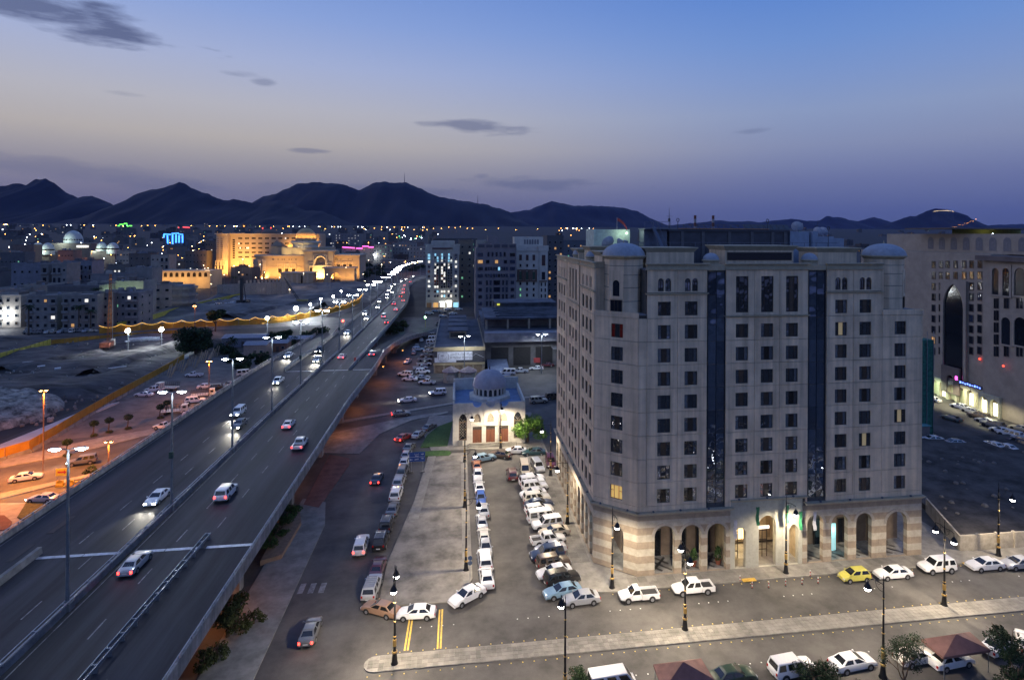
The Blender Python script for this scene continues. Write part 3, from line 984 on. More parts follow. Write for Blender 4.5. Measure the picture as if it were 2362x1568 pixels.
# ---- mouldings
def moulding(face, x0, x1, z0, steps, name='cornice', m=None):
    mb = MB()
    z = z0
    for h, out in steps:
        mb.box(x0 - out * .6, x1 + out * .6, -out, .2, z, z + h - .004)
        z += h
    return obj(name, mb, m or TRIM, hotel, fpos(face, 0, 0, 0), FACES[face][1])
BASE = ((.18, .18), (.14, .42), (.12, .55))
moulding('front', 5.2, 18.3, 8.3, BASE)
moulding('front', 18.55, 29.35, 9.35, ((.14, .12), (.12, .3), (.1, .42)))
moulding('front', 29.6, 47.45, 8.3, BASE)
moulding('chamfer', .1, 6.45, 8.3, BASE)
moulding('left', .0, 30.7, 8.3, BASE)
for a, b in ((6.2, 14.8), (32.5, 41.1)):
    moulding('front', a, b, 37.92, ((.12, .1), (.12, .26)), 'ledge')
    moulding('front', a, b, 41.3, ((.1, .2), (.1, .1), (.42, .04), (.12, .16), (.16, .34)))
moulding('front', 17.5, 29.7, 34.78, ((.1, .1), (.12, .26)), 'ledge')
moulding('front', 17.5, 29.7, 41.3, ((.1, .2), (.1, .1), (.42, .04), (.12, .16), (.16, .34)))
for a, b in ((14.8, 17.5), (29.7, 32.5)):
    obj('strip_head', MB().box(a + .02, b - .02, .05, .5, 41.2, 42.0), TRIM, hotel)
for a, b in ((0, 10.0), (10.6, 20.4), (21.0, 30.8)):
    moulding('left', a, b, 41.3, ((.1, .2), (.1, .1), (.42, .04), (.12, .16), (.16, .34)))
for a, b in ((0, 10.0), (21.0, 30.8)):
    moulding('left', a, b, 37.92, ((.12, .1), (.12, .26)), 'ledge')
moulding('left', 10.6, 20.4, 34.78, ((.1, .1), (.12, .26)), 'ledge')
obj('cornice', MB().box(.0, 6.3, 4.86, 5.0, 41.3, 42.2).box(0, 6.3, 4.75, 5.0, 42.04, 42.2), TRIM, hotel)
# small floodlight fittings sitting on the base cornice
fit = MB().box(-.12, .12, -.1, .1, 0, .2).mesh('ledge_fitting')
for face, xs in (('front', (7.2, 11, 15, 19.4, 23.5, 27.4, 31.5, 36, 41, 45.5)), ('chamfer', (1.2, 5.2)), ('left', (3, 8, 13, 18, 23, 28))):
    for x in xs:
        z = 9.72 if face == 'front' and 18.5 < x < 29.4 else 8.75
        obj('ledge_fitting', fit, mat('fitting_grey', (.08, .09, .12), .5), hotel, fpos(face, x, -.3, z))
# ---- corner turrets with shallow domes
def turret(cx, cy, ang):
    a0 = math.radians(ang - 22.5)
    tw = obj('turret', MB().lathe([(2.72, 35.2), (2.72, 42.75)], 8, cx, cy, a0), STONE, hotel)
    for z in (36.9, 38.75, 40.5, 41.75):
        obj('joint_band', MB().lathe([(2.735, z - .04), (2.735, z + .04)], 8, cx, cy, a0), mat('joint_shadow', (.2, .18, .155), .9), tw)
    obj('turret_cornice', MB().lathe([(2.75, 42.62), (2.95, 42.8), (3.15, 42.95), (3.25, 43.0), (3.25, 43.16), (2.9, 43.17)], 8, cx, cy, a0), TRIM, tw)
    obj('dome', MB().dome(cx, cy, 43.16, 2.98, 1.75, 24, 8), DOME, tw, smooth=40)
    obj('finial', MB().lathe([(.08, 44.85), (.14, 45.0), (.05, 45.15), (.02, 45.4)], 6, cx, cy), TRIM, tw)
    # window bay on the outer face
    n = Vector((math.cos(math.radians(ang)), math.sin(math.radians(ang))))
    ap = 2.72 * math.cos(math.pi / 8) + .02
    p = Vector((cx, cy)) + n * ap
    rz = math.radians(ang) + math.pi / 2
    q = Vector((math.cos(rz), math.sin(rz)))
    def place(name, mb, m, par, off):
        return obj(name, mb, m, par, (p.x + n.x * off, p.y + n.y * off, 0), rz)
    bay = place('window_bay', MB().arch_panel(-1.05, 1.05, 37.2, 41.1, -.5, .5, 37.6, 39.3, 'round', .12), STONE, tw, .12)
    place('pane', MB().arch_fill(-.5, .5, 37.6, 39.3, 'round', .0), DARKGL, tw, .03)
    w = place('turret_window', MB().box(-.85, -.78, -.1, 0, 35.45, 37.05).box(.78, .85, -.1, 0, 35.45, 37.05).box(-.78, .78, -.1, 0, 36.98, 37.05).box(-.3, -.24, -.08, 0, 35.45, 37).box(.24, .3, -.08, 0, 35.45, 37), FRAME, tw, .02)
    place('pane', MB().box(-.78, .78, -.03, 0, 35.45, 36.98), DARKGL, tw, .02)
turret(4.2, 4.15, 231.2)
turret(44.7, 4.3, -45)
# ---- roof blocks with flared cornices, small domes
def roof_block(x0, x1, y0, y1, z1):
    b = obj('roof_block', MB().box(x0, x1, y0, y1, 41.4, z1 - .7), STONE, hotel)
    rings = []
    for out, z in ((0, z1 - .7), (.12, z1 - .55), (.3, z1 - .3), (.42, z1 - .18), (.46, z1 - .16), (.46, z1)):
        rings.append([(x0 - out, y0 - out, z), (x1 + out, y0 - out, z), (x1 + out, y1 + out, z), (x0 - out, y1 + out, z)])
    obj('flared_cornice', MB().loft(rings), TRIM, b)
    return b
roof_block(7.2, 14.2, 3.2, 8, 44.3)
rb = roof_block(18.6, 29.0, 2.6, 8, 44.6)
obj('dark_sign_band', MB().box(18.9, 28.7, 2.5, 2.6, 42.5, 43.6), mat('sign_black', (.015, .016, .02), .25), rb)
roof_block(33.2, 39.4, 3.2, 8, 44.3)
for y0 in (8.5, 15.5, 25):
    roof_block(1.8, 6, y0 - 1.6, y0 + 3.4, 43.6 if y0 != 15.5 else 44.2)
for cx, cy in ((16.2, 2.0), (31.1, 2.0), (2.2, 14.6), (2.2, 25.0), (3.3, 7.0)):
    d = obj('cupola', MB().lathe([(1.05, 41.4), (1.05, 42.35), (1.25, 42.45), (1.25, 42.6), (1.0, 42.62)], 16, cx, cy), TRIM, hotel)
    obj('cupola_dome', MB().dome(cx, cy, 42.6, 1.12, .95, 18, 6), DOME, d, smooth=40)
# ---- plant rooms and rooftop kit
DARKP = mat('plant_dark', (.07, .07, .085), .7, var=.2, scale=.7)
BLUEG = mat('plant_blue_grey', (.28, .33, .42), .6, var=.15, scale=1)
pent = obj('plant_room', MB().box(14.6, 35, 14, 22, 41.4, 46.6).box(14.2, 35.2, 13.8, 22.2, 46.6, 46.95), DARKP, hotel)
for x in (16.5, 20, 24.5, 28.4, 32, 34.2):
    obj('pilaster', MB().box(x, x + .5, 13.85, 14, 41.4, 46.6), mat('plant_trim', (.12, .115, .12), .7), pent)
obj('sunset_glint_strip', MB().tube([(16, 13.7, 47.05), (31.5, 13.7, 47.05)], .07), mat('copper', (.5, .22, .1), .3, .9), pent)  # added strip: its copper colour imitates sunset glow reflected along the roof edge
sol = MB()
for k in range(16):
    x = 17 + k * 1.15
    sol.bar((x, 14.2, 46.95), (x, 14.2, 47.7), .05).bar((x, 14.2, 47.7), (x + .9, 14.6, 46.95), .04)
sol.bar((16.8, 14.2, 47.7), (35.5, 14.2, 47.7), .05)
obj('roof_truss', sol, mat('truss_steel', (.16, .15, .15), .5, .6), pent)
for k in range(5):
    x = 27.6 + k * 1.6
    obj('solar_panel', MB().loft([[(x, 14.2, 46.98), (x + 1.5, 14.2, 46.98), (x + 1.5, 14.28, 46.98), (x, 14.28, 46.98)], [(x + .3, 15.6, 47.85), (x + 1.8, 15.6, 47.85), (x + 1.8, 15.68, 47.85), (x + .3, 15.68, 47.85)]]), mat('solar_cell', (.02, .022, .035), .3), pent)
gw = obj('stair_head', MB().box(3.4, 9.6, 19, 25, 41.4, 46.9), mat('green_lit_white_plaster', (.5, .58, .5), .8), hotel)  # white wall; the green of the lamplight is put into its colour
gb = obj('bulkhead_light', MB().box(-.12, .12, -.1, 0, 0, .2), glowmat('bulkhead_glow', (.75, 1, .78), 6), gw, (9.0, 18.95, 46.2))
lamp('POINT', gw, (8.2, 17.6, 46.3), 90, (.75, 1, .78), .1)
stair = MB()
stair.bar((11.6, 13.0, 47.3), (13.2, 11.0, 42.2), 1.0, .1)
for o in (-.5, .5):
    stair.bar((11.6 + o, 13.0, 48.2), (13.2 + o, 11, 43.2), .05)
stair.box(10.2, 14.4, 13, 16.5, 46.9, 47.05)
for x in (10.2, 11.6, 13, 14.4):
    stair.bar((x, 13, 47), (x, 13, 48.1), .05)
stair.bar((10.2, 13, 48.1), (14.4, 13, 48.1), .05)
stair.box(10.4, 14.2, 14, 16.4, 41.4, 46.9)
obj('roof_stair', stair, mat('stair_steel', (.13, .15, .2), .5, .4), hotel)
for x0, x1, y0, z1 in ((35.4, 38.8, 14, 46.7), (39.1, 40.0, 13.5, 46.8), (36.2, 37.2, 10, 43.4), (12, 13.4, 9.4, 43.6)):
    obj('water_tank', MB().box(x0, x1, y0, y0 + 3, 41.4, z1), BLUEG, hotel)
for x0, x1, y0, z1 in ((41.4, 44.6, 16, 45.9), (44.8, 47.2, 17, 45.6)):
    obj('plant_room', MB().box(x0, x1, y0, y0 + 4, 35, z1), BLUEG, hotel)
rl = MB()
for x in range(7, 41, 2):
    rl.bar((x, 9.4, 41.4), (x, 9.4, 44.9), .06)
rl.bar((7, 9.4, 44.9), (40.6, 9.4, 44.9), .06).bar((7, 9.4, 44.2), (40.6, 9.4, 44.2), .05)
obj('roof_railing', rl, mat('stair_steel', (.13, .15, .2), .5, .4), hotel)
# dishes
dish = MB().lathe([(.02, 0), (.35, .04), (.7, .16), (1., .34), (1.0, .37), (.68, .2), (.3, .08), (.02, .04)], 18).tube([(0, 0, .05), (0, 0, .75)], .03).mesh('dish_bowl', 40)
DISHM = mat('dish_white', (.45, .48, .55), .4)
for x, y, z, sc, az, nm in ((5.2, 16, 44.6, 1.15, 200, 'largest pale satellite dish on the hotel roof, facing the camera'), (6.8, 15.5, 44.5, .9, 110, 'satellite dish turned edge-on on the hotel roof beside the largest one'), (8.1, 17, 44.6, .6, 180, 'small round satellite dish before the green-lit roof hut'),
                            (37.2, 15, 47.4, .95, 140, 'satellite dish on the blue-grey tank right of the plant room'), (38.3, 15.5, 47.3, .8, 250, 'dark satellite dish seen from behind on the blue-grey tank'), (42.6, 17.5, 46.6, .9, 120, 'left of the paired dark dishes at the right end of the hotel roof'), (43.8, 17.8, 46.6, .9, 115, 'right of the paired dark dishes at the right end of the hotel roof')):
    t = thing('satellite_dish', nm, 'satellite dish', (19.14 + x, 76.04 + y, z), math.radians(az), 'satellite dishes on the hotel roof')
    d = obj('bowl', dish, DISHM, t, (0, 0, .0))
    d.scale = (sc, sc, sc)
    d.rotation_euler = (math.radians(60), 0, 0)
    obj('mast', MB().tube([(0, 0, -min(z - 41.4, 3.2)), (0, 0, 0)], .05), STEEL, t)
for x, y, z0, z1, nm in ((15.3, 16, 46.9, 50.6, 'tall whip antenna on the hotel plant room'), (45.6, 22, 45.6, 49.0, 'lattice antenna at the right end of the hotel roof')):
    a = MB().lathe([(.09, z0), (.06, (z0 + z1) / 2), (.015, z1)], 6, 19.14 + x, 76.04 + y)
    a.cbox(19.14 + x, 76.04 + y, z0 + 1.6, .3, .3, .5).bar((19.14 + x - .5, 76.04 + y, z0 + 2.2), (19.14 + x + .5, 76.04 + y, z0 + 2.2), .04)
    tag(obj('antenna', a, DARKP), nm, 'antenna')
for x, nm in ((20.6, 'left of the two banded chimney pipes on the hotel plant room'), (23.8, 'right of the two banded chimney pipes on the hotel plant room')):
    t = thing('chimney_pipe', nm, 'chimney', (19.14 + x, 76.04 + 18, 46.9), 0, 'banded chimney pipes')
    for k in range(4):
        obj('band', MB().lathe([(.22, k * .62), (.22, k * .62 + .6)], 10), mat('pipe_red', (.16, .05, .045), .6) if k % 2 else mat('pipe_pale', (.3, .28, .3), .6), t)
for x, y in ((16.2, 14.5), (31.6, 14.4), (41.2, 12.5)):
    t = thing('roof_beacon', {16.2: 'round-headed beacon post left of the chimney pipes', 31.6: 'round-headed beacon post above the solar panels', 41.2: 'round-headed beacon post beside the blue-grey tank'}[x], 'beacon', (19.14 + x, 76.04 + y, 47.0 if x < 40 else 41.4))
    hh = 1.2 if x < 40 else 5.6
    obj('post', MB().lathe([(.06, 0), (.05, hh)], 6), DARKP, t)
    obj('ring', MB().tube([(.22 * math.cos(a / 8 * 2 * math.pi), 0, hh + .25 + .28 * math.sin(a / 8 * 2 * math.pi)) for a in range(9)], .06), DARKP, t)
fl = thing('flag', 'dark red flag flying from a pole on the hotel roof', 'flag', (19.14 + 7.2, 76.04 + 18.5, 46.9))
obj('pole', MB().lathe([(.05, 0), (.03, 2.0)], 6), STEEL, fl)
fm = MB()
for k in range(8):
    a, b = k * .22, (k + 1) * .22
    za, zb_ = 1.9 - .025 * k * k + .04 * math.sin(k * 1.4), 1.9 - .025 * (k + 1) ** 2 + .04 * math.sin((k + 1) * 1.4)
    ya, yb = .1 * math.sin(k * .9), .1 * math.sin((k + 1) * .9)
    fm.loft([[(a, ya, za - .55), (a, ya + .015, za - .55), (a, ya + .015, za), (a, ya, za)], [(b, yb, zb_ - .5), (b, yb + .015, zb_ - .5), (b, yb + .015, zb_), (b, yb, zb_)]])
obj('cloth', fm, mat('flag_red', (.25, .04, .05), .8), fl)

# ---- ground-floor arcade
ARC = [(5.1, 10.8, 7.5, 10.3, 6.75), (10.8, 14.55, 11.3, 14.1, 6.65), (14.55, 18.3, 15.0, 17.7, 6.6), (18.3, 21.6, 19.0, 20.6, 5.7), (21.6, 26.0, 22.5, 25.0, 7.2), (26.0, 29.0, 27.0, 28.4, 5.5),
       (29.0, 32.7, 29.7, 32.1, 6.9), (32.7, 36.6, 33.4, 35.9, 6.75), (36.6, 40.7, 37.2, 39.6, 6.7), (40.7, 47.5, 41.9, 45.2, 6.6)]
for i, (x0, x1, a, b, top) in enumerate(ARC):
    mid = 3 <= i <= 5
    ztop = 9.35 if mid else 8.3
    mb = MB().arch_panel(x0 + .01, x1 - .01, .16, ztop, a, b, .17, top - (b - a) / 2 * (1.15 if i in (5,) else 1.), 'point' if i == 5 else 'round', .75)
    obj('arcade_bay', mb, mat('lobby_stone', (.4, .39, .33), .85, var=.12, scale=1.5) if mid else BAND, hotel, (0, .04 if mid else 0, 0))
    if not mid:
        # keystone ring standing proud of the wall
        hw, cx, zs = (b - a) / 2, (a + b) / 2, top - (b - a) / 2
        ring = MB()
        for k in range(12):
            t0, t1 = math.pi * k / 12, math.pi * (k + 1) / 12
            f = lambda t, r: (cx - r * math.cos(t), zs + r * math.sin(t))
            p = [f(t0, hw + .01), f(t1, hw + .01), f(t1, hw + .42), f(t0, hw + .42)]
            ring.loft([[(x, -.06, z) for x, z in p], [(x, .0, z) for x, z in p]])
        obj('arch_ring', ring, mat('arch_stone', (.33, .3, .26), .85, var=.15, scale=2), hotel)
obj('arcade_bay', MB().arch_panel(.01, 6.53, .16, 8.3, 2.75, 4.5, .17, 5.2, 'round', .6), BAND, hotel, (0, 4.1, 0), CH)
for k in range(11):
    obj('arcade_bay', MB().arch_panel(.01 + k * 2.8, 2.79 + k * 2.8, .16, 8.3, .5 + k * 2.8, 2.3 + k * 2.8, .17, 5.7, 'round', .6) if k == 0 else bpy.data.meshes['arcade_side'] if 'arcade_side' in bpy.data.meshes else MB().arch_panel(.01, 2.79, .16, 8.3, .5, 2.3, .17, 5.7, 'round', .6).mesh('arcade_side'),
        BAND, hotel, fpos('left', k * 2.8 if k else 0, 0, 0), FACES['left'][1])
MARBLE = mat('arcade_floor', (.3, .29, .27), .25, var=.3, scale=.7)
obj('arcade_floor', MB().prism([(.3, 4.2), (5.1, .35), (47.4, .35), (47.4, 6), (6, 6), (6, 34.5), (.3, 34.5)], .1, .19), MARBLE, hotel)
for i, (x0, x1, a, b, top) in enumerate(ARC):
    if i in (3, 4, 5):
        continue
    fl_ = MB()
    cx, cy = (a + b) / 2, 2.4
    for p, q in (((a, .8), (b, 4)), ((b, .8), (a, 4)), ((a, 2.4), (cx, .8)), ((b, 2.4), (cx, 4))):
        fl_.bar((p[0], p[1], .2), (q[0], q[1], .2), .35, .02)
    obj('floor_inlay', fl_, mat('inlay_dark', (.05, .045, .04), .3), hotel)
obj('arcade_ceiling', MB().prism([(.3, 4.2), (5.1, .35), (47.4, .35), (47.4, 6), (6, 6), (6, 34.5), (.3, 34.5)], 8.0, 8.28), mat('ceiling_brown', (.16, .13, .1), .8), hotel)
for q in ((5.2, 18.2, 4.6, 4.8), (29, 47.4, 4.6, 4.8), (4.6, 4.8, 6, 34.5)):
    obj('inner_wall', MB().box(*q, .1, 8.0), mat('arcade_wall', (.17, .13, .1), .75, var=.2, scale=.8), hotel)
for x0, w in ((7.8, 2.2), (11.6, 2.2), (15.2, 2.2), (30, 2), (33.6, 2.1), (37.4, 2), (42.3, 2.6)):
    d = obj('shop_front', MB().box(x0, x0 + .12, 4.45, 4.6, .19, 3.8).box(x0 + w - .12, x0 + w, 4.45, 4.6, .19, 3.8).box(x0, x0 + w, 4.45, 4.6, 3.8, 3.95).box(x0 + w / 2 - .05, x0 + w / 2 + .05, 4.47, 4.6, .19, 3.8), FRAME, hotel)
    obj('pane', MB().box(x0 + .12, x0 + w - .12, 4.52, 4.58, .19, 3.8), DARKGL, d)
# the lit lobby behind the three middle arches
lob = obj('lobby', MB().box(18.4, 18.6, .8, 7, .1, 9.2).box(28.8, 29.0, .8, 7, .1, 9.2).box(18.6, 28.8, 6.8, 7, .1, 9.2).box(18.6, 28.8, .8, 7, 9.0, 9.2), mat('lobby_cream', (.5, .4, .25), .6), hotel)
lobby_glow = glowmat('lobby_light', (1., .7, .34), 2.4, True)
for x in (19.3, 20.1, 22.9, 23.7, 24.5, 27.6):
    obj('lobby_window', MB().box(x - .32, x + .32, 6.6, 6.78, .6, 4.6), lobby_glow if x < 26 else mat('dim_lobby', (.3, .22, .12), .5), lob)
gr = MB()
for x in (19.0, 19.55, 20.1, 20.6, 22.5, 23.1, 23.7, 24.3, 25):
    gr.box(x - .04, x + .04, 2.4, 2.5, .19, 4.6)
for z in (1.2, 2.6, 3.9):
    gr.box(19, 20.6, 2.4, 2.5, z, z + .08).box(22.5, 25, 2.4, 2.5, z, z + .08)
obj('lobby_screen', gr, FRAME, lob)
obj('chandelier', MB().lathe([(.05, 6.6), (.5, 6.3), (.55, 5.9), (.3, 5.6), (.05, 5.5)], 10, 23.2, 3.2), glowmat('chandelier_glow', (1, .85, .6), 9, True), lob)
lamp('POINT', lob, (23.6, 2.6, 4.6), 420, (1, .72, .38), .4)
lamp('POINT', lob, (19.9, 3.6, 3.8), 160, (1, .72, .36), .3)
neon = obj('blue_neon', MB().box(25.05, 25.25, .3, .55, .5, .9).box(25.05, 25.25, .3, .55, 1.9, 4.6), glowmat('neon_blue', (.12, .22, 1.), 5.0, True), hotel)
obj('white_sign', MB().box(22.7, 24.6, 1.0, 1.1, 4.9, 5.3), glowmat('sign_white', (1, .92, .8), 1.1), hotel)
cl = obj('corner_neon', MB().box(-.06, .06, -.05, .05, 2.6, 5.6), glowmat('neon_cyan', (.2, .55, 1.), 4.0, True), hotel, (4.75, 3.2, 0))
lamp('POINT', hotel, (3.3, 3.6, 4.6), 120, (.55, .8, 1.), .3)
obj('cyan_door', MB().box(35.2, 35.85, 2.6, 2.7, .2, 4.1), glowmat('door_cyan', (.45, .85, .85), .7, True), hotel)
lamp('POINT', hotel, (35.3, 2.0, 3.2), 60, (.6, 1, .95), .3)
# potted plants in the arches
LEAF = mat('leaf_green', (.045, .09, .025), .75, var=.5, scale=1.5, spec=.3)
def leaf_cloud(n, blobs, size, seed, flat=.0):
    rnd = random.Random(seed)
    mb = MB()
    for _ in range(n):
        cx, cy, cz, rx, ry, rz = rnd.choice(blobs)
        while True:
            p = Vector((rnd.uniform(-1, 1), rnd.uniform(-1, 1), rnd.uniform(-1, 1)))
            if .25 < p.length < 1:
                break
        p = Vector((cx + p.x * rx, cy + p.y * ry, cz + p.z * rz))
        d = Vector((rnd.gauss(0, 1), rnd.gauss(0, 1), rnd.gauss(0, 1) - flat)).normalized()
        e = d.cross(Vector((rnd.gauss(0, 1), rnd.gauss(0, 1), rnd.gauss(0, 1)))).normalized()
        w = d.cross(e)
        L = size * rnd.uniform(.6, 1.4)
        mb.face(p - d * L, p + e * L * .45 + w * L * .1, p + d * L, p - e * L * .45 + w * L * .1)
    return mb
POT = mat('terracotta', (.22, .07, .04), .8)
for i, (x, y, where) in enumerate(((13.6, 1.4, 'second arch of the hotel arcade'), (17.2, 1.4, 'third arch of the hotel arcade'), (42.6, 1.6, 'last arch of the hotel arcade'), (4.4, 2.6, 'corner arch of the hotel'))):
    t = thing('potted_plant', 'tall green potted plant standing in the ' + where, 'potted plant', (19.14 + x, 76.04 + y, .2), 0, 'potted plants in the arcade')
    obj('pot', MB().lathe([(.28, 0), (.42, .55), (.46, .6), (.4, .62)], 12), POT, t)
    obj('foliage', leaf_cloud(120, [(0, 0, 1.3, .5, .5, .7), (0, 0, 2.0, .35, .35, .5)], .2, 50 + i), LEAF, t)
# flags in front of the entrance
FG = mat('flag_green', (.02, .16, .07), .8)
for i, (x, z, dx_, m, where) in enumerate(((21.9, 7.6, -.3, FG, 'left of the lit hotel entrance'), (25.4, 7.6, .5, FG, 'right of the lit hotel entrance'), (27.6, 6.6, .3, FG, 'above the narrow arch right of the hotel entrance'), (18.6, 6.0, -.2, mat('flag_pale', (.45, .45, .5), .8), 'on the pier left of the lit hotel entrance'), (30.2, 6.4, -.2, mat('flag_pale', (.45, .45, .5), .8), 'on the arcade pier right of the entrance'))):
    t = thing('wall_flag', ('green' if m is FG else 'pale') + ' flag hanging from a slanted pole ' + where, 'flag', (19.14 + x, 76.0, z), 0, 'flags on the hotel front')
    obj('pole', MB().tube([(0, 0, 0), (dx_, -1.3, 1.6)], .035), STEEL, t)
    cm_ = MB()
    for k in range(6):
        za, zb_ = 1.5 - k * .42, 1.5 - (k + 1) * .42
        wa, wb = .28 - .01 * k, .28 - .01 * (k + 1)
        xa, xb = dx_ + .08 * math.sin(k * 1.3), dx_ + .08 * math.sin((k + 1) * 1.3)
        cm_.loft([[(xa - wa, -1.25, za), (xa + wa, -1.2 + .12 * math.sin(k), za), (xa + wa, -1.18 + .12 * math.sin(k), za), (xa - wa, -1.23, za)], [(xb - wb, -1.25, zb_), (xb + wb, -1.2 + .12 * math.sin(k + 1), zb_), (xb + wb, -1.18 + .12 * math.sin(k + 1), zb_), (xb - wb, -1.23, zb_)]])
    obj('cloth', cm_, m, t)

# ------------------------------------------------------------------ lettering
def letters(parent, txt, size, loc, rx, rz, m, align='CENTER', name='lettering'):
    c = bpy.data.curves.new(name, 'FONT')
    c.body = txt
    c.size = size
    c.align_x = align
    c.align_y = 'CENTER'
    c.extrude = .015
    c.materials.append(m)
    f = bpy.data.objects.new(name, c)
    me = bpy.data.meshes.new_from_object(f)
    bpy.data.objects.remove(f)
    o = obj(name, me, m, parent, loc)
    o.rotation_euler = (rx, 0, rz)
    return o
AR = ''.join(chr(k) for k in [0xFEB7, 0xFEAE, 0xFEDB, 0xFE94, 0x20, 0xFE8D, 0xFEDF, 0xFEE4, 0xFEAA, 0xFEF3, 0xFEE8, 0xFE94, 0x20, 0xFEDF, 0xFEE0, 0xFE98, 0xFEE4, 0xFEEE, 0xFEAD])[::-1]

# ------------------------------------------------------------------ mosque
MOSQ = mat('mosque_plaster', (.62, .59, .52), .85, var=.14, scale=.8)
LATT = mat('lattice_wood', (.2, .14, .1), .7)
DOORW = mat('door_wood', (.16, .06, .035), .5, var=.2, scale=3, stretch=(6, 1, 1))
BLUER = mat('blue_roof', (.17, .26, .42), .6, var=.2, scale=.8)
mos = thing('mosque', 'small cream mosque with a grey dome and three brown doors', 'mosque', (0, 0, 0))
MT = 128.2
sx = lambda z: deep((1450 + z / 3.92) / 1.4687, 960, MT).x       # facade position of a point measured on the photo
mz = lambda z: deep(1128, (1250 + z / 3.92) / 1.4687, MT).z
x0, x1, xa, xb = sx(330), sx(1292), sx(565), sx(1095)
ztop = 9.25
for a, b, wl_, wr in ((x0, xa, 410, 517), (xb, x1, 1140, 1242)):
    obj('wall', MB().arch_panel(a, b - .02, .1, ztop, sx(wl_), sx(wr), 1.2, 5.4, 'point', .3, 1.6), MOSQ, mos, (0, MT, 0))
    l, r_ = sx(wl_), sx(wr)
    w = obj('lattice_window', MB().box(l, l + .16, .06, .2, 1.2, 5.4).box(r_ - .16, r_, .06, .2, 1.2, 5.4).box(l, r_, .06, .2, 1.2, 1.4).box(l, r_, .06, .2, 5.0, 5.2), LATT, mos, (0, MT, 0))
    grid = MB()
    n_ = 7
    for k in range(-8, n_):
        for dirn in (1, -1):
            p0 = Vector((l if dirn > 0 else r_, .2, 1.3 + k * .62))
            p1 = Vector((r_ if dirn > 0 else l, .2, 1.3 + k * .62 + 1.9))
            if p0.z < 1.25 or p1.z > 6.4:
                continue
            grid.bar(p0, p1, .07, .05)
    obj('lattice', grid, mat('lattice_pale', (.36, .32, .27), .8), w)
    obj('pane', MB().arch_fill(l, r_, 1.2, 5.4, 'point', .27, 1.6), DARKGL, w)
bw = (xb - xa) / 3
for k in range(3):
    a, b = xa + k * bw, xa + (k + 1) * bw
    c = (a + b) / 2
    hw = bw * .255
    # scalloped upper wall: a round notch shows the blue roof behind
    up = MB()
    rr = bw * .34
    arc = [(c - rr * math.cos(math.pi * q / 12), ztop - rr * math.sin(math.pi * q / 12)) for q in range(13)]
    up.arch_panel(a, b, 4.3, 7.6, c - hw, c + hw, 5.0, 5.7, 'point', .3, 1.25)
    cuts = [a] + [p[0] for p in arc] + [b]
    tops = [ztop] + [p[1] for p in arc] + [ztop]
    for q in range(len(cuts) - 1):
        if cuts[q + 1] - cuts[q] < 1e-4:
            continue
        up.face((cuts[q], 0, 7.6), (cuts[q + 1], 0, 7.6), (cuts[q + 1], 0, tops[q + 1]), (cuts[q], 0, tops[q]))
        up.face((cuts[q], 0, tops[q]), (cuts[q + 1], 0, tops[q + 1]), (cuts[q + 1], .35, tops[q + 1]), (cuts[q], .35, tops[q]))
    obj('wall', up, MOSQ, mos, (0, MT - (.25 if k == 1 else .12), 0))
    obj('wall', MB().arch_panel(a, b, .1, 4.3, a + bw * .16, b - bw * .16, .5, 4.1, 'flat', .4), MOSQ, mos, (0, MT - .02, 0))
    d = obj('door', MB().box(a + bw * .16, c - .02, .2, .3, .5, 3.3).box(c + .02, b - bw * .16, .2, .3, .5, 3.3), DOORW, mos, (0, MT, 0))
    obj('fanlight', MB().box(a + bw * .16, b - bw * .16, .18, .3, 3.34, 4.1), mat('fanlight_dark', (.05, .04, .035), .5, var=.6, scale=6), d)
    w = obj('arched_window', MB().arch_fill(c - hw, c + hw, 5.0, 5.7, 'point', .2, 1.25), mat('pale_lattice', (.3, .25, .19), .8, var=.6, scale=9), mos, (0, MT, 0))
bk = MT + 15.6
obj('side_wall', MB().box(x0, x0 + .4, MT + .35, bk, .1, ztop + .2), MOSQ, mos)
obj('side_wall', MB().box(x1 - .42, x1 - .02, MT + .35, bk, .1, ztop + .2), MOSQ, mos)
obj('back_wall', MB().box(x0, x1, bk, bk + .4, .1, ztop + 1.6), MOSQ, mos)
for k in range(9):
    obj('merlon', MB().box(x0 - .06, x0 + .46, MT + .6 + k * 1.7, MT + 1.7 + k * 1.7, ztop + .2, ztop + .75), MOSQ, mos)
obj('roof', MB().box(x0 + .4, x1 - .42, MT + .38, bk, 7.9, 8.1), BLUER, mos)
dc = deep((1450 + 818 / 3.92) / 1.4687, 900, MT + 8.5)
obj('drum_base', MB().lathe([(5.0, 8.1), (5.0, 8.9), (4.1, 9.1)], 8, dc.x, dc.y, math.pi / 8), MOSQ, mos)
dr = obj('drum', MB().lathe([(3.3, 9.0), (3.3, 10.9)], 24, dc.x, dc.y), mat('drum_dark', (.05, .05, .06), .8), mos)
for k in range(20):
    a = 2 * math.pi * k / 20
    obj('drum_pier', MB().arch_panel(-.6, .6, 0, 1.95, -.36, .36, .02, 1.3, 'round', .25), MOSQ, dr, (dc.x + 3.68 * math.cos(a), dc.y + 3.68 * math.sin(a), 9.0), a + math.pi / 2)
obj('dome', MB().lathe([(3.95, 10.88), (3.95, 11.02)] + [(3.85 * math.cos(math.pi / 2 * q / 10), 11.02 + 3.55 * math.sin(math.pi / 2 * q / 10)) for q in range(10)] + [(.05, 14.62)], 32, dc.x, dc.y), mat('mosque_dome', (.4, .38, .41), .75, var=.12, scale=1), mos, smooth=35)
obj('finial', MB().lathe([(.08, 14.5), (.2, 14.8), (.06, 15.0), (.14, 15.2), (.03, 15.4), (.02, 15.9)], 8, dc.x, dc.y), mat('finial_dark', (.06, .06, .07), .4, .5), mos)
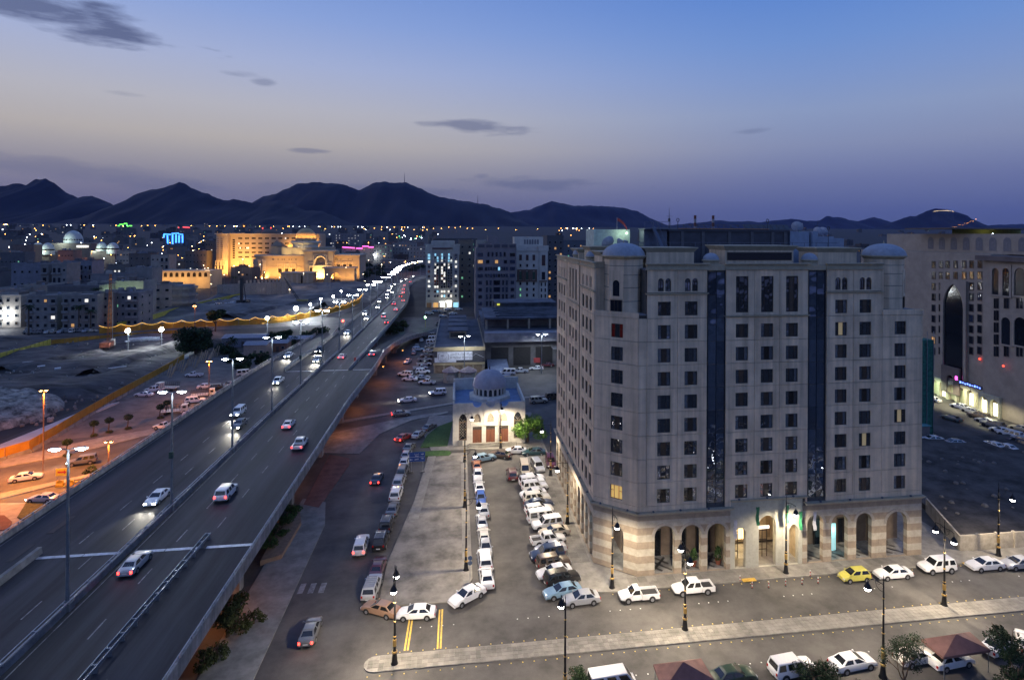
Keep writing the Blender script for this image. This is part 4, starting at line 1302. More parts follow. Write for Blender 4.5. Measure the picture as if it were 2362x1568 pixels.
obj('steps', MB().box(xa - .6, xb + .6, MT - 1.6, MT, .1, .32).box(xa - .3, xb + .3, MT - 1.0, MT, .32, .5), PAVE, mos)
obj('step_rail', MB().bar((xa - .6, MT - 1.7, .9), (xb + 1.2, MT - 1.7, .9), .06).bar((xa - .6, MT - 1.7, .1), (xa - .6, MT - 1.7, .9), .06).bar((xb + 1.2, MT - 1.7, .1), (xb + 1.2, MT - 1.7, .9), .06), mat('rail_black', (.02, .02, .02), .5), mos)
obj('air_unit', MB().box(x0 + 1.0, x0 + 2.1, MT - .7, MT - .1, .15, 1.3), mat('unit_grey', (.2, .2, .2), .6), mos)
obj('air_unit', MB().box(dc.x - .9, dc.x + 1.0, MT + 1.0, MT + 2.0, 8.1, 9.3), mat('unit_pale', (.45, .46, .48), .6), mos)

# ------------------------------------------------------------------ dates store: long flat roof with roof monitors and a shop sign
STW = mat('store_wall', (.33, .28, .21), .85, var=.15, scale=.6)
STR = mat('store_roof', (.09, .1, .12), .85, var=.4, scale=.2)
st = thing('dates_store', 'long low store with flat roof and a large dates company sign', 'shop building', (0, 0, 0))
obj('wall', MB().box(-7.4, 9.4, 196, 262, 0, 8.1), STW, st)
obj('roof', MB().box(-7.2, 9.2, 196.4, 262, 8.1, 8.25), STR, st)
for a in ((-7.5, -7.1, 196.3, 262), (9.1, 9.5, 196.3, 262)):
    obj('parapet', MB().box(a[0], a[1], a[2], a[3], 8.1, 8.7), STW, st)
fp = MB().box(0, 1.86, 0, .35, 0, 1.25).mesh('fascia_panel')
for k in range(9):
    obj('fascia_panel', fp, mat('fascia_ochre', (.36, .29, .17), .85, var=.12, scale=1, rnd=.08), st, (-7.5 + k * 1.89, 195.6, 7.4))
obj('lower_band', MB().box(-7.5, 9.5, 195.7, 196, 2.7, 3.4), mat('fascia_ochre', (.36, .29, .17), .85), st)
sg = obj('sign_board', MB().box(-7.3, 9.3, 195.72, 195.9, 3.55, 7.3), mat('sign_dark', (.05, .05, .06), .6), st)
obj('sign_face', MB().box(-7.1, -6.2, 195.62, 195.72, 4.0, 5.2).box(-6.2, 5.3, 195.62, 195.72, 4.3, 7.1).box(-7.1, .0, 195.622, 195.72, 3.65, 4.3), mat('sign_pale', (.55, .56, .62), .7), sg)
INK = mat('sign_ink', (.04, .045, .06), .7)
letters(sg, AR, .95, (1.6, 195.6, 6.35), math.pi / 2, 0, INK)
letters(sg, 'Al Madinah Dates Co.', .82, (1.6, 195.6, 5.2), math.pi / 2, 0, INK)
if True:
    ring = MB()
    pts = [(-4.2 + x, 195.58, 5.45 + z) for x, z in ((-1.0, 1.35), (1.0, 1.35), (1.65, .8), (1.65, -.8), (1.0, -1.35), (-1.0, -1.35), (-1.65, -.8), (-1.65, .8), (-1.0, 1.35))]
    for p, q in zip(pts, pts[1:]):
        ring.bar(p, q, .12, .05)
    obj('logo_frame', ring, INK, sg)
palm = MB().bar((-4.6, 195.58, 4.7), (-4.55, 195.58, 5.9), .12, .05)
for a in range(7):
    an = math.radians(-20 + a * 37)
    palm.bar((-4.55, 195.58, 5.9), (-4.55 + .55 * math.cos(an), 195.58, 5.9 + .35 * math.sin(an)), .08, .05)
palm.bar((-5.2, 195.58, 4.65), (-3.1, 195.58, 4.65), .1, .05).bar((-3.6, 195.58, 4.8), (-3.2, 195.58, 5.6), .1, .05).bar((-3.3, 195.58, 5.6), (-2.9, 195.58, 5.0), .1, .05)
obj('logo_palm', palm, INK, sg)
obj('roof_outline', MB().bar((5.0, 195.6, 5.2), (6.4, 195.6, 6.3), .12, .06).bar((6.4, 195.6, 6.3), (9.2, 195.6, 5.0), .12, .06), mat('sign_pale', (.55, .56, .62), .7), sg)
for k in range(5):
    obj('shop_bay', MB().box(-6.9 + k * 3.2, -4.3 + k * 3.2, 195.9, 196, .1, 2.6), mat('shop_shutter', (.2, .14, .09), .6, var=.3, scale=1), st)
for t0, z1 in ((214, 11.2), (228, 10.8), (240, 10.6), (252, 10.4)):
    mon = obj('roof_monitor', MB().arch_panel(-2.6, 3.6, 8.25, z1 - .4, -2.1, 3.1, 8.7, z1 - .9, 'flat', .5), STW, st, (0, t0, 0))
    obj('monitor_roof', MB().box(-3.2, 4.2, t0 - .5, t0 + 8, z1 - .4, z1), STR, mon)
    mon.children[-1].location = (0, -t0, 0)
    obj('monitor_glass', MB().box(-2.6, 3.6, .5, 7.4, 8.25, z1 - .42), mat('monitor_dark', (.03, .03, .035), .4), mon)
# right wing: parking deck with open upper storey
wg = thing('parking_deck', 'dark two-storey parking deck with open bays right of the dates store', 'building', (0, 0, 0))
obj('wall', MB().box(9.7, 44, 204, 262, 0, 9.2), mat('deck_wall', (.13, .13, .14), .85, var=.25, scale=.3), wg)
obj('fascia', MB().box(9.6, 44, 199.6, 204, 9.2, 12.3), mat('deck_fascia', (.24, .24, .26), .85, var=.2, scale=.4), wg)
obj('roof_slab', MB().box(9.6, 44, 204, 262, 12.0, 12.3), STR, wg)
for k in range(5):
    x = 10.2 + k * 7.6
    obj('upper_column', MB().box(x, x + .7, 208, 208.8, 12.3, 15.9), STW, wg)
obj('upper_back', MB().box(10, 42, 214, 214.3, 12.3, 15.9), mat('deck_wall', (.13, .13, .14), .85), wg)
obj('upper_roof', MB().box(9.8, 43, 207.5, 236, 15.9, 16.5), STR, wg)
for k in range(7):
    obj('roof_beam', MB().box(14 + (k % 2) * 1.5, 40, 210 + k * 3.6, 210.8 + k * 3.6, 16.5, 17.0), STR, wg)
obj('high_roof', MB().box(16, 40, 238, 250, 12.3, 17.8).box(15.4, 40.6, 237.4, 250.6, 17.8, 18.3), STR, wg)
obj('yellow_sign', MB().cbox(16.8, 237.2, 17.6, 1.1, .2, .7), glowmat('yellow_sign_glow', (.9, .85, .1), .8), wg)
for k in range(4):
    obj('shop_opening', MB().box(12 + k * 7.8, 18 + k * 7.8, 203.8, 204.02, .3, 6.6), mat('opening_dark', (.02, .02, .022), .6), wg)
obj('awning', MB().box(33, 43, 198, 204, 6.6, 7.0), mat('deck_fascia', (.24, .24, .26), .85), wg)
obj('red_sign', MB().cbox(27.2, 197.5, 3.2, 2.2, .15, 1.6), mat('red_board', (.3, .04, .04), .6), wg)
obj('ramp', MB().loft([[(10.5, 190, .02), (17.5, 190, .02), (17.5, 190, .05), (10.5, 190, .05)], [(10.5, 204, .02), (17.5, 204, .02), (17.5, 204, 2.6), (10.5, 204, 2.6)]]), mat('blue_awning', (.14, .18, .28), .8), wg)
# two octagonal kiosks in front of the store
for px, nm in ((1040, 'left octagonal kiosk with a patched roof in front of the dates store'), (1080, 'right octagonal kiosk with a patched roof in front of the dates store')):
    p = at(px, 880)
    t = thing('kiosk', nm, 'kiosk', p, 0, 'kiosks before the dates store')
    obj('wall', MB().lathe([(2.5, 0), (2.5, 3.2)], 8, a0=math.pi / 8), mat('kiosk_wall', (.42, .37, .28), .8, var=.15), t)
    obj('roof', MB().lathe([(2.9, 3.2), (2.9, 3.4), (.7, 4.6), (.1, 4.9)], 8, a0=math.pi / 8), mat('kiosk_roof', (.2, .15, .16), .7, var=.3), t)
    obj('serving_hatch', MB().box(-1.3, 1.3, -2.42, -2.3, .9, 2.4), mat('hatch_pale', (.5, .44, .34), .7), t)

# ------------------------------------------------------------------ generic block with individually built windows
_win = {}
def put_window(par, x, y, z, w, h, pm, fm, rz=0, head='flat', d=.14):
    """framed window standing a little proud of the wall, facing -y"""
    key = (round(w, 2), round(h, 2), head)
    if key not in _win:
        f, g_ = MB(), MB()
        e = min(.12, w * .1)
        f.box(-w / 2, -w / 2 + e, -d, 0, 0, h).box(w / 2 - e, w / 2, -d, 0, 0, h).box(-w / 2 + e, w / 2 - e, -d, 0, 0, e).box(-w / 2 + e, w / 2 - e, -d, 0, h - e, h)
        if head == 'flat':
            g_.box(-w / 2 + e, w / 2 - e, -d * .5, 0, e, h - e)
        else:
            g_.box(-w / 2 + e, w / 2 - e, -d * .5, 0, e, h - e)
            g_.arch_fill(-w / 2 + .02, w / 2 - .02, h - .05, h, head, -d * .5)
        _win[key] = (f.mesh('window'), g_.mesh('pane'))
    a, b = _win[key]
    o = obj('window', a, fm, par, (x, y, z), rz)
    obj('pane', b, pm, o)
    return o
BLUEGL = glass('blue_glass', (.02, .03, .06), .08, 2.2, 0, .2, .6)
GLOW_W = glowmat('window_white', (1, .93, .78), 1.0)
GLOW_C = glowmat('window_cyan', (.35, .75, 1.), .9)
GLOW_O = glowmat('window_orange', (1, .5, .16), .5)
GLOW_G = glowmat('window_green', (.35, 1., .5), .35)
def pick(p):
    r = random.random()
    acc = 0
    for m, w in p:
        acc += w
        if r < acc:
            return m
    return p[-1][0]

# tower one: pale, tall arched glazing whose panes glow to imitate reflected lights
T1 = mat('tower_grey_green', (.4, .41, .37), .85, var=.12, scale=.2)
tw = thing('apartment_tower', 'pale tower with three tall lit window strips and a bright shop front', 'building', (-9.0, 372, 0))
obj('wall', MB().box(-10, 10.4, 0, 22, 0, 38), T1, tw)
obj('attic', MB().box(-7, 7.6, .6, 20, 38, 41.5), T1, tw)
for a, b in ((-10.4, -6.2), (6.4, 10.8)):
    obj('corner_block', MB().box(a, b, -.35, 3, 33, 39.5).box(a - .3, b + .3, -.6, 3.2, 38.8, 39.6), T1, tw)
obj('eaves', MB().box(-6.2, 6.4, -.8, .5, 36.6, 37.4), mat('eaves_red', (.1, .04, .04), .7), tw)
FRM = mat('tower_frame', (.2, .21, .2), .8)
for c in range(3):
    x = -3.6 + c * 4.2
    obj('arch_window', MB().arch_panel(x - 1.9, x + 1.9, 29.5, 36.4, x - 1.4, x + 1.4, 29.9, 34, 'point', .3, 2.1), T1, tw, (0, -.3, 0))
    for k in range(3):
        put_window(tw, x - .7 + (k % 2) * 1.4, -.05, 30.2 + (k // 2) * 2, 1.2, 1.7, pick([(GLOW_C, .6), (BLUEGL, .4)]), FRM)
    for k in range(9):
        for q in (-.75, .75):
            put_window(tw, x + q, -.05, 12.2 + k * 1.72, 1.3, 1.55, pick([(GLOW_W, .45 if k > 2 else .15), (BLUEGL, .2), (DARKGL, .35)]), FRM)
    for z in (26.2, 28.6, 9.2, 6.4):
        for q in (-.8, .8):
            if z > 26 and random.random() < .3:
                continue
            put_window(tw, x + q, -.05, z, 1.3, 1.6, pick([(GLOW_C, .25), (GLOW_W, .2), (BLUEGL, .55)]), FRM)
    for q in (-2.1, 2.1):
        obj('pier', MB().box(x + q - .3, x + q + .3, -.35, 0, 12, 28), T1, tw)
for k in range(8):
    z = 6.4 + k * 3.05
    for x in (-8.2, 8.5):
        put_window(tw, x, -.05, z, 1.5, 1.7, pick([(GLOW_W, .25), (BLUEGL, .75)]), FRM)
for x in (-8.2, 8.5):
    for k in range(4):
        put_window(tw, x - .4 + (k % 2) * .8, -.4, 30 + (k // 2) * 1.9, .75, 1.7, GLOW_C if x < 0 else BLUEGL, FRM)
for k in range(5):
    x = -8 + k * 4.15
    obj('shop_arch', MB().arch_panel(x - 2.05, x + 2.05, 0, 4.9, x - 1.5, x + 1.5, 0, 3.2, 'round', .6), T1, tw, (0, -.7, 0))
    obj('shop_window', MB().box(x - 1.5, x + 1.5, -.15, 0, .1, 3.0), (mat('shop_wood', (.3, .17, .08), .7), GLOW_O, GLOW_W, GLOW_W, GLOW_C)[k], tw)
obj('shop_sign', MB().box(2.4, 6.0, -1.0, -.72, 3.2, 4.3), glowmat('shop_sign_white', (1, .95, .85), 4., True), tw)
obj('shop_sign', MB().box(-1.8, 1.9, -.95, -.72, 3.3, 3.9), glowmat('shop_sign_dim', (.9, .95, 1), 1.4), tw)
lamp('POINT', tw, (2, -6, 4), 900, (1, .9, .7), .5)

# tower two: dark stone with glazed bands
T2 = mat('tower_dark_stone', (.22, .195, .2), .8, var=.14, scale=.2)
w2 = thing('office_tower', 'dark stone office tower with blue glass bands behind the store roof', 'building', (10.2, 318, 0))
obj('wall', MB().box(0, 22, 0, 26, 0, 38.5), T2, w2)
obj('balustrade', MB().box(.6, 22, .1, .4, 38.5, 41), T2, w2)
F2 = mat('tower_two_frame', (.12, .12, .14), .6)
for k in range(5):
    obj('terrace_bay', MB().box(1.4 + k * 4.2, 4.6 + k * 4.2, -.05, .1, 38.8, 40.4), mat('bay_dark', (.07, .07, .09), .5), w2)
obj('roof_hut', MB().box(6.6, 12, 6, 12, 38.5, 45), T2, w2)
obj('roof_hut', MB().box(0.5, 6, 8, 16, 38.5, 42.6), mat('cream_wall', (.36, .33, .27), .8), w2)
RW2 = [38.5 - 3.0 - k * 3.78 for k in range(10)]
for k, z in enumerate(RW2):
    z -= 1.6
    side_w = 2.9 if k < 4 else 2.0
    for x in (2.4, 19.9):
        put_window(w2, x, -.02, z, side_w, 2.0, (GLOW_O if (k == 1 and x < 5) else BLUEGL), F2)
    if k == 0:
        for q in range(5):
            put_window(w2, 6.8 + q * 2.2, -.02, z, 1.2, 2.5, BLUEGL, F2)
    elif k == 1:
        for q in range(3):
            put_window(w2, 6.4 + q * 4.8, -.02, z, 1.9, 2.0, GLOW_O if q == 1 else DARKGL, F2)
    elif k < 4:
        for q in range(9):
            put_window(w2, 5.5 + q * 1.42, -.02, z, 1.3, 2.0, pick([(BLUEGL, .82), (GLOW_C, .1), (DARKGL, .08)]), F2)
    else:
        for x, wd in ((6.1, 1.1), (8.1, 1.1), (11.4, 3.6), (14.8, 1.1), (16.8, 1.1)):
            put_window(w2, x, -.02, z - .4, wd, 2.8, DARKGL if wd > 2 else BLUEGL, F2)
for x in (5.1, 7.1, 9.2, 13.6, 15.8, 17.8):
    obj('pier', MB().box(x - .18, x + .18, -.3, 0, 0, 23.2), T2, w2)
for k in range(8):
    put_window(w2, 0, 3 + (k % 2) * 5, 8 + k * 3.6, 1.5, 2.0, pick([(GLOW_W, .3), (GLOW_G, .15), (BLUEGL, .55)]), F2, -math.pi / 2)

# tower three: cream with brown arched bands
T3 = mat('tower_cream', (.58, .54, .47), .85, var=.12, scale=.25)
BR = mat('tower_brown', (.14, .09, .07), .75, var=.15, scale=.6)
w3 = thing('cream_tower', 'cream tower with brown arched window bands next to the dark office tower', 'building', (32.6, 330, 0))
obj('wall', MB().box(0, 13.2, 0, 20, 0, 39.4), T3, w3)
obj('corner_bay', MB().prism([(13.2, 0), (14.4, -1.2), (18, -1.2), (18.8, 0), (18.8, 12), (13.2, 12)], 0, 39.4), T3, w3)
obj('parapet', MB().box(-.3, 13.2, -.4, .3, 36.6, 39.8).box(13.2, 19, -1.5, -1.1, 36.6, 39.8), T3, w3)
obj('attic', MB().box(0, 16.5, 3, 14, 39.4, 44.6), T3, w3)
for k in range(6):
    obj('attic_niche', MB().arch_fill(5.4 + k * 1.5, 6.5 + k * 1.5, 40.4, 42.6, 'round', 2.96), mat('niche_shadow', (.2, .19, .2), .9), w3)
F3 = mat('brown_frame', (.12, .08, .06), .7)
GREENW = mat('green_shutter', (.03, .07, .045), .6)
for k in range(3):
    x = 3.2 + k * 3.8
    put_window(w3, x, -.02, 31.3, 1.5, 3.2, mat('shutter_red', (.07, .03, .03), .6), F3)
    put_window(w3, x, -.02, 27.6, 1.0, 1.6, DARKGL, F3)
    obj('brown_arch', MB().arch_panel(x - 1.9, x + 1.9, 20.0, 26.2, x - .85, x + .85, 20.2, 24.6, 'round', .25), BR, w3, (0, -.25, 0))
    put_window(w3, x, -.02, 20.4, 1.6, 4.6, GREENW, F3)
    for q in range(4):
        put_window(w3, x, -.02, 17.3 - q * 3.3, 1.05, 1.7, pick([(GLOW_G, .12), (GLOW_O, .12), (DARKGL, .76)]), F3)
    if k < 2:
        obj('brown_arch', MB().arch_panel(x - 1.7, x + 1.7, 2.6 - .4, 6.2, x - .8, x + .8, 2.3, 5.1, 'round', .25), BR, w3, (0, -.25, 0))
        put_window(w3, x, -.02, 2.4, 1.5, 3.2, GREENW, F3)
    else:
        put_window(w3, x, -.02, 4.4, 1.05, 1.7, DARKGL, F3)
obj('band', MB().box(0, 12.6, -.5, 0, 19.2, 19.9), BR, w3)
obj('band', MB().box(13.8, 18.4, -1.6, -1.2, 19.2, 19.9), BR, w3)
for z, h in ((28.4, 6), (20.4, 4.4), (2.4, 4)):
    put_window(w3, 16.2, -1.22, z, 2.0, h, mat('shutter_red', (.07, .03, .03), .6) if z > 25 else DARKGL, F3)
for q in range(4):
    for x in (15.1, 17.3):
        put_window(w3, x, -1.22, 16.8 - q * 3.3, .7, 2.0, DARKGL, F3)
for k in range(4):
    x = 2.2 + k * 3.6
    obj('street_arch', MB().arch_panel(x - 1.8, x + 1.8, -.0, 2.2, x - 1.3, x + 1.3, 0, .9, 'round', .4), T3, w3, (0, -.45, 0))
# further blocks in the gaps
def block(name, label, x0, x1, ytop, t, depth, m, rows, cols, pal, win=(1.4, 1.6), group=None, z0=0., sill=3.):
    p, q = deep(x0, ytop, t), deep(x1, ytop, t)
    b = thing(name, label, 'building', (p.x, t, z0), 0, group)
    W, Hh = q.x - p.x, (p.z + q.z) / 2 - z0
    obj('wall', MB().box(0, W, 0, depth, 0, Hh), m, b)
    obj('parapet', MB().box(-.15, W + .15, -.15, .25, Hh, Hh + .8).box(-.15, .2, .25, depth, Hh, Hh + .8).box(W - .2, W + .15, .25, depth, Hh, Hh + .8), m, b)
    for r in range(rows):
        for c in range(cols):
            put_window(b, W * (c + .5) / cols, -.01, sill + r * (Hh - sill - .6) / rows, win[0], win[1], pick(pal), FRM)
    return b
DIM = [(DARKGL, .8), (GLOW_O, .08), (GLOW_W, .06), (GLOW_G, .06)]
block('apartment_block', 'brown block wall standing between the two nearer towers', 1058, 1092, 556, 400, 30, mat('block_brown', (.2, .17, .13), .85), 9, 2, DIM)
block('apartment_block', 'dark wide block rising behind the pale tower with lit strips', 990, 1100, 552, 470, 30, mat('block_dark', (.1, .1, .11), .85), 9, 6, DIM)
block('apartment_block', 'tall dark block right behind the cream tower', 1262, 1300, 546, 360, 24, mat('block_dark', (.1, .1, .11), .85), 11, 3, [(DARKGL, .93), (GLOW_O, .07)])
block('apartment_block', 'wide dark block with lit top storey beyond the cream tower', 1290, 1375, 556, 520, 30, mat('block_dark2', (.12, .13, .15), .85), 8, 6, DIM)
block('apartment_block', 'dim block seen left of the hotel above the lit arches', 1255, 1290, 600, 430, 20, mat('block_dark', (.1, .1, .11), .85), 7, 3, DIM)
lit = thing('arcade_building', 'low greenish lit arcade seen in the gap left of the hotel', 'building', (0, 0, 0))
p, q = deep(1262, 640, 390), deep(1300, 640, 390)
obj('wall', MB().box(p.x, q.x, 391, 400, 0, 20), mat('pale_arcade', (.5, .5, .38), .8), lit)
for k in range(3):
    x = p.x + 2 + k * 3.6
    obj('arch', MB().arch_fill(x - 1.2, x + 1.2, 9.5, 14, 'round', 390.9), glowmat('arcade_glow', (.75, .8, .4), .4), lit)

# ------------------------------------------------------------------ building at the right edge, across the side street
RB = mat('right_block_stone', (.38, .32, .26), .85, var=.14, scale=.3)
RBD = mat('right_block_dark', (.16, .13, .12), .85, var=.2, scale=.3)
rb = thing('arcaded_block', 'tall arcaded block with a giant pointed arch at the right edge', 'building', (139, 0, 0))
def rp(x, y):                                # facade point: distance along the street and height
    d = cam_dir(x, y)
    k = 139 / d.x
    return d.y * k, EYE + d.z * k
rx_ = lambda z: (3100 + z / 2.34) / 1.4687
ry_ = lambda z: (780 + z / 2.34) / 1.4687
tA, _ = rp(rx_(120), 700)
tB, _ = rp(rx_(600), 700)
tC, _ = rp(rx_(900), 700)
ztop_ = rp(rx_(300), ry_(180))[1]
RZ = -math.pi / 2
obj('wall', MB().box(0, 40, tB, tA + 30, 0, ztop_), RB, rb)
obj('corner_wall', MB().box(-2.2, 40, tC - 8, tB, 0, ztop_ - 1.5), RB, rb)
obj('corner_eaves', MB().box(-3.6, 6, tC - 8, tB + 1.2, ztop_ - 1.5, ztop_ - .3), RBD, rb)
obj('attic', MB().box(5, 40, tC - 8, tA + 24, ztop_, rp(rx_(300), ry_(62))[1] + 1.2), RB, rb)
for k in range(9):
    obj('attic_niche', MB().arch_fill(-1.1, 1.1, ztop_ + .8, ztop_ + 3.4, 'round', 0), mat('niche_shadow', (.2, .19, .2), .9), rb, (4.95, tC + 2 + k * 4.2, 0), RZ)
RFR = mat('right_frame', (.1, .085, .08), .7)
za = lambda z: rp(rx_(300), ry_(z))[1]
ta = lambda z: rp(rx_(z), 700)[0]
for r, zz in enumerate((300, 388, 474, 558, 645, 730, 815, 900, 985)):
    for c, xx in enumerate((148, 205, 258, 322, 390, 448, 514, 582)):
        if r >= 2 and 3 <= c <= 4:
            continue
        if r >= 5 and c in (2,):
            continue
        yy = ta(xx)
        zc = rp(rx_(xx), ry_(zz + (0 if r < 2 else 0)))[1]
        put_window(rb, -.01, yy, zc, 1.35, 2.1, pick([(DARKGL, .94), (GLOW_O, .03), (BLUEGL, .03)]), RFR, RZ)
l, r_ = ta(400), ta(240)
cx = (l + r_) / 2
zs = za(620)
fr = MB().arch_panel(-(r_ - l) / 2 - .9, (r_ - l) / 2 + .9, 5.5, za(395), -(r_ - l) / 2, (r_ - l) / 2, 6, zs, 'point', .8, za(425) - zs)
obj('great_arch', fr, RB, rb, (-.8, cx, 0), RZ)
obj('great_arch_glass', MB().arch_fill(-(r_ - l) / 2, (r_ - l) / 2, 6, zs, 'point', 0, za(425) - zs), mat('arch_dark_glass', (.01, .012, .016), .08, ior=1.8), rb, (-.3, cx, 0), RZ)
obj('portal', MB().arch_panel(-3, 3, 2, 9.5, -1.1, 1.1, 2.2, 6, 'round', .6), RBD, rb, (-1.6, cx, 0), RZ)
for k, (xc, zb_, zt, w_) in enumerate(((642, 510, 300, 1.9), (725, 520, 300, 1.9), (840, 520, 300, 3.2), (725, 905, 690, 2.4), (840, 915, 690, 3.2))):
    yy = rp(rx_(xc), 700)[0]
    d = cam_dir(rx_(xc), ry_(zb_))
    kk = 136.8 / d.x
    zlo = EYE + d.z * kk
    d2 = cam_dir(rx_(xc), ry_(zt))
    zhi = EYE + d2.z * (136.8 / d2.x)
    yy = d.y * kk
    obj('tall_arch', MB().arch_panel(-w_ / 2 - .5, w_ / 2 + .5, zlo - .4, zhi + .8, -w_ / 2, w_ / 2, zlo, zhi - w_ / 2, 'round', .35), RB, rb, (-2.5, yy, 0), RZ)
    obj('tall_arch_pane', MB().arch_fill(-w_ / 2, w_ / 2, zlo, zhi - w_ / 2, 'round', 0), DARKGL, rb, (-2.25, yy, 0), RZ)
for zc in (590, 685, 780, 875, 970):
    for xc in (636, 655, 716, 735, 815, 845):
        d = cam_dir(rx_(xc), ry_(zc + 30))
        kk = 136.8 / d.x
        if zc in (685, 780, 875) and xc > 700:
            continue
        put_window(rb, -2.21, d.y * kk, EYE + d.z * kk, .7, 2.6, DARKGL, RFR, RZ)
# lit shops under the arcade
SHOPG = glowmat('shop_light', (1, .95, .6), 3.0, True)
yy = ta(150)
y1_ = ta(760)
n_ = 8
for k in range(n_):
    c = yy + (y1_ - yy) * (k + .5) / n_
    w_ = abs(y1_ - yy) / n_
    off = -1.2 if c > tB else -3.2
    obj('shop_arch', MB().arch_panel(-w_ / 2, w_ / 2, 0, 5.4, -w_ * .36, w_ * .36, 0, 3.4, 'round', .7), mat('arcade_cream', (.5, .48, .36), .8), rb, (off, c, 0), RZ)
    obj('shop_glow', MB().box(-w_ * .34, w_ * .34, -.1, 0, .2, 3.4), SHOPG if k in (1, 4, 5, 6, 7) else mat('shop_dim', (.3, .3, .2), .6, emit=.25, ecol=(.7, .8, .4)), rb, (off + 1.0, c, 0), RZ)
sgn = obj('shop_sign', MB().box(-3.5, 3.5, -.2, 0, 5.6, 6.4), mat('sign_base_dark', (.05, .05, .12), .6), rb, (-1.3, ta(480), 0), RZ)
for k in range(9):
    obj('neon_glyph', MB().box(-3.3 + k * .75, -2.85 + k * .75, -.26, -.2, 5.75 + .12 * (k % 2), 6.25 - .1 * (k % 3)), glowmat('neon_blue', (.12, .22, 1.), 5.0, True), sgn)
obj('magenta_sign', MB().box(-.4, .4, -.3, 0, 6.3, 7.3), glowmat('neon_magenta', (1., .1, .7), 5), rb, (-1.3, ta(370), 0), RZ)
for xx, zz in ((512, 1020), (578, 1040), (700, 1075)):
    d = cam_dir(rx_(xx), ry_(zz))
    kk = (135.8 if xx > 600 else 138.6) / d.x
    obj('red_light', MB().lathe([(.02, -.3), (.3, 0), (.02, .3)], 8), glowmat('red_glow', (1, .06, .03), 4), rb, (139 - 139 + d.x * kk - 139, d.y * kk, EYE + d.z * kk))
lamp('SPOT', rb, (-6, tB + 6, 5.4), 3800, (1, .92, .6), .5, 2.6, .5, (.25, 0, -1))
lamp('SPOT', rb, (-9, tB - 8, 5.0), 2000, (1, .95, .62), .5, 2.6, .5, (.25, 0, -1))
lamp('SPOT', rb, (-6, tA - 4, 5.4), 3000, (.8, 1, .6), .5, 2.6, .5, (.25, 0, -1))
# a roof pavilion lit yellow-green behind it
pv = thing('roof_pavilion', 'flat-roofed pavilion lit yellow-green on top of the right-hand block', 'building', (0, 0, 0))
p, q = deep(2200, 548, 150), deep(2400, 548, 150)
obj('roof', MB().box(p.x - 3, q.x, 148, 165, deep(2290, 529, 150).z, deep(2290, 526, 150).z), RBD, pv)
obj('lit_wall', MB().box(p.x + 6, q.x, 156, 157, deep(2290, 541, 156).z, deep(2290, 529, 150).z), mat('olive_wall', (.4, .42, .15), .8), pv)
obj('lamp_head', MB().lathe([(.05, -.3), (.35, 0), (.05, .3)], 8), glowmat('cold_lamp', (.75, .88, 1), 20), pv, deep(2290, 541, 148))
lamp('POINT', pv, (deep(2290, 541, 153).x, 153, deep(2290, 536, 153).z), 40, (1, .95, .4), .3)
# low teal shed and rubble lot wall by the vacant ground
vw = thing('boundary_wall', 'pale plastered boundary wall around the dark vacant lot', 'wall', (0, 0, 0))
WALLP = mat('lot_wall_plaster', (.42, .37, .29), .9, var=.25, scale=.8)
a, b, c = at(2215, 1272), at(2440, 1256), at(2135, 1180)
obj('front_run', MB().prism([(a.x, a.y), (b.x, b.y), (b.x, b.y + .3), (a.x, a.y + .3)], 0, 2.3), WALLP, vw)
obj('side_run', MB().prism([(a.x, a.y + .3), (a.x + .3, a.y + .3), (c.x + .3, c.y), (c.x, c.y)], 0, 2.3), WALLP, vw)
for k in range(3):
    x = a.x + 2.8 + k * 3
    obj('wall_post', MB().box(x, x + .35, a.y - .06 - k * .11, a.y + .34, 0, 2.4), WALLP, vw)
struct('vacant_ground', MB().prism([(a.x + .3, a.y + .35), (150, a.y - 1), (150, 118), (84, 118), (c.x + .3, c.y)], 0, .9), mat('vacant_soil', (.06, .055, .052), .95, var=.6, scale=.25, bump=1., bscale=1.2))
rub = MB()
rr = random.Random(5)
for k in range(60):
    x, y = rr.uniform(80, 118), rr.uniform(80, 112)
    if x < a.x + 5 + (y - 76) * .1:
        continue
    s_ = rr.uniform(.15, .6)
    rub.lathe([(s_, .88), (s_ * .8, .9 + s_ * .5), (s_ * .2, .9 + s_ * .8)], 5, x, y, rr.random() * 3)
o = obj('rubble', rub, mat('rubble_grey', (.16, .15, .14), .95))
tag(o, 'scattered rubble and litter across the vacant lot', 'rubble')
o['kind'] = 'stuff'
sh = thing('site_shed', 'row of low teal-roofed sheds behind the vacant lot', 'shed', (0, 0, 0))
for k, x in enumerate((92, 97.5, 103)):
    obj('shed_wall', MB().box(x, x + 4.6, 120.5, 124, 0, 2.6), mat('shed_grey', (.2, .18, .17), .8), sh)
    obj('shed_roof', MB().box(x - .2, x + 4.8, 120.2, 124.3, 2.6, 2.75), mat('shed_teal', (.1, .28, .3), .6), sh)
gd = thing('scaffold_netting', 'green netted scaffold bay hanging beside the hotel right edge', 'scaffold', (0, 0, 0))
p = deep(2140, 900, 122)
obj('net', MB().box(p.x - 2, p.x + 1.5, 122, 125, 0, 22), mat('green_net', (.03, .14, .1), .8, var=.5, scale=1.5), gd)
for k in range(3):
    obj('scaffold_pole', MB().lathe([(.08, 0), (.08, 24)], 6, p.x - 2 + k * 1.7, 121.9), STEEL, gd)

# ------------------------------------------------------------------ floodlit courthouse
GS = mat('court_stone', (.44, .35, .24), .85, var=.08, scale=.12)
GT = mat('court_trim', (.5, .42, .31), .8)
ct = thing('courthouse', 'long golden floodlit courthouse with a drum dome and pointed portal arch', 'building', (0, 0, 0))
gx = lambda z: (700 + z / 4.2945) / 1.4687
gy = lambda z: (760 + z / 4.2945) / 1.4687
def gp_(zx, zy, t):
    return deep(gx(zx), gy(zy), t)
